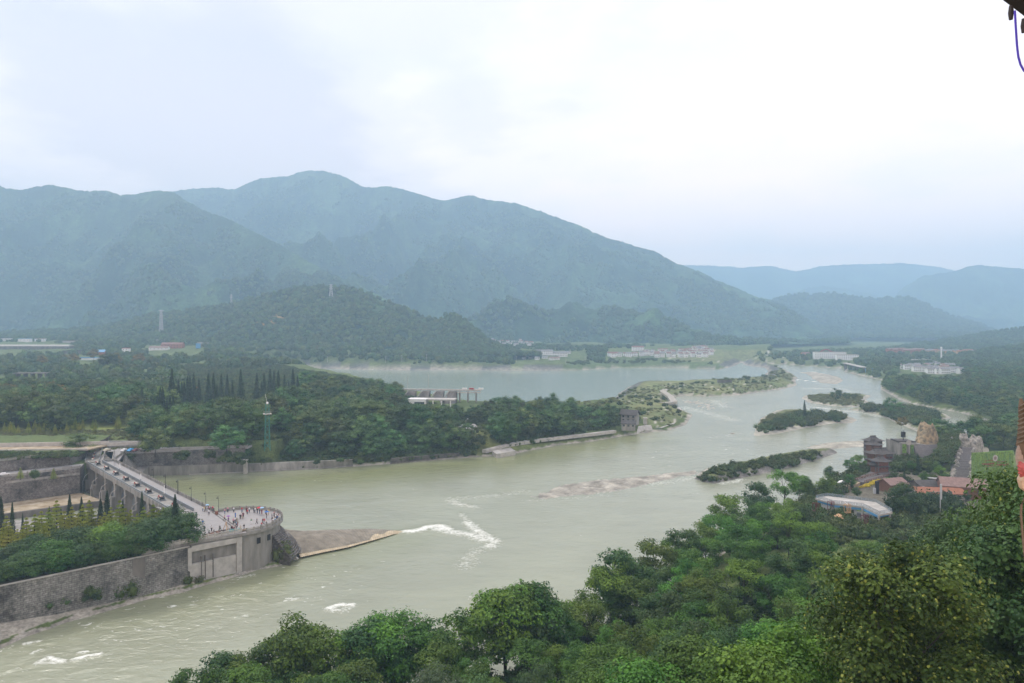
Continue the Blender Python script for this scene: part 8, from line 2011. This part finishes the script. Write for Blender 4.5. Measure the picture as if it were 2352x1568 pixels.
# ------------------------------------------------------------------ eave, cable and carved bracket beside the viewer
bx = 2.30
post = MB().tube([(0, 0, -14), (0, 0, 3.2)], .14, 12).build('timber_post', M['tile_r']); post.location = (bx, 2.4, HC); tag(post, 'round dark red post of the viewing tower', 'post')
ev = empty('roof_eave', (bx, 2.4, HC + 1.1), 0, 'black tiled eave corner of the viewing tower cutting the upper corner', 'roof')
def e3(u, v, y): q = at_y(u, v, y); return Vector((q.x - bx, q.y - 2.4, q.z - HC - 1.1))
c_ = [e3(2288, -12, 3.0), e3(2362, 44, 3.0), e3(2700, 280, 3.0), e3(2500, -320, 3.0), e3(2288, -60, 3.4)]
m_ = MB(); n_ = len(c_); m_.v = [tuple(p) for p in c_] + [tuple(p + Vector((0, -.6, .05))) for p in c_]
m_.f = [list(range(n_)), list(range(2 * n_ - 1, n_ - 1, -1))] + [[i, (i + 1) % n_, n_ + (i + 1) % n_, n_ + i] for i in range(n_)]; m_.m = [0] * (n_ + 2)
m_.build('eave_board', M['black'], ev)
for u, v in ((2322, 18), (2351, 48)):
    q = e3(u, v, 2.95); MB().lathe(tuple(q - Vector((0, 0, .02))), [(.008, -.03), (.012, 0), (.008, .03)], 6).build('hook', M['black'], ev)
BLUE = simple('blue_cable', (.05, .03, .42), .5, .1, 5)
q = [at_y(u, v, 2.9) for u, v in ((2331, 24), (2333, 60), (2336, 105), (2339, 130), (2344, 148), (2352, 162), (2366, 172), (2385, 165))]
cb = MB().tube(q, .0042, 6).build('hanging_cable', BLUE); tag(cb, 'dark blue cable hanging in a loop from the eave corner', 'cable')
CB = empty('carved_bracket', (1.75, 2.2, HC - .5), 0, 'painted wood carving of a scaly crest with a pink petal at the right picture edge', 'carving')
W_D = simple('aged_carving', (.10, .08, .06), .8, .35, 30, .004); W_P = simple('painted_wood', (.23, .19, .165), .6, .5, 25, .002); W_R = simple('pink_petal', (.25, .06, .06), .6, .5, 40, .002); W_C = simple('cream_petal', (.30, .24, .175), .6, .35, 25)
def c3(u, v, y=2.2): q = at_y(u, v, y); return Vector((q.x - 1.75, q.y - 2.2, q.z - HC + .5))
m_ = MB(); spine = [(2353, 922, 11), (2352, 950, 12), (2351, 985, 14), (2350, 1015, 16), (2354, 1040, 18)]
m_.tube([c3(u + 4, v) for u, v, r in spine], [r * 2.2 / F for u, v, r in spine], 10); m_.build('crest', W_D, CB)
for k in range(9):
    v = 930 + k * 10.5; e0, e1 = c3(2341 - k * .6, v + 5, 2.18), c3(2358, v - 6, 2.14); MB().tube([e0, (e0 + e1) / 2 + Vector((0, -.012, .002)), e1], [.003, .006, .004], 6).build('scale', W_D, CB)
MB().tube([c3(2345, 915), c3(2347, 935), c3(2350, 960)], [.004, .010, .012], 6).build('tip', W_D, CB)
MB().tube([c3(2345, 1018), c3(2341, 1035), c3(2341, 1052), c3(2346, 1068), c3(2354, 1082)], [.006, .009, .011, .013, .014], 8).build('scroll', W_P, CB); MB().tube([c3(2356, 1020), c3(2350, 1036), c3(2352, 1052), c3(2360, 1056)], [.006, .007, .007, .005], 8).build('curl', W_D, CB)
for k, (u, v) in enumerate(((2341, 1060), (2338, 1068), (2338, 1077), (2340, 1086), (2344, 1094))):
    MB().tube([c3(2358, 1080, 2.16), c3((u + 2358) / 2, (v + 1080) / 2, 2.15), c3(u, v, 2.16)], [.004, .009, .004], 6).build('petal', W_R, CB)
MB().tube([c3(2352, 1092), c3(2349, 1102), c3(2351, 1118), c3(2356, 1126)], [.014, .016, .013, .006], 8).build('bud', W_C, CB)
MB().tube([c3(2400, 900, 2.3), c3(2372, 940, 2.25), c3(2366, 1060, 2.22), c3(2400, 1120, 2.3)], .02, 8).build('backing', W_D, CB); MB().bar(c3(2366, 1000), Vector((bx - 1.75, .2, .0)), .08).build('arm', W_D, CB)
q = [at_y(u, v, 2.3) for u, v in ((2400, 1135), (2366, 1138), (2352, 1146), (2346, 1160), (2345, 1180), (2348, 1220), (2352, 1262), (2358, 1310), (2400, 1400))]
rd = MB().tube(q, .0035, 6).build('bent_rod', W_D); tag(rd, 'thin bent dark rod below the carved bracket', 'rod')
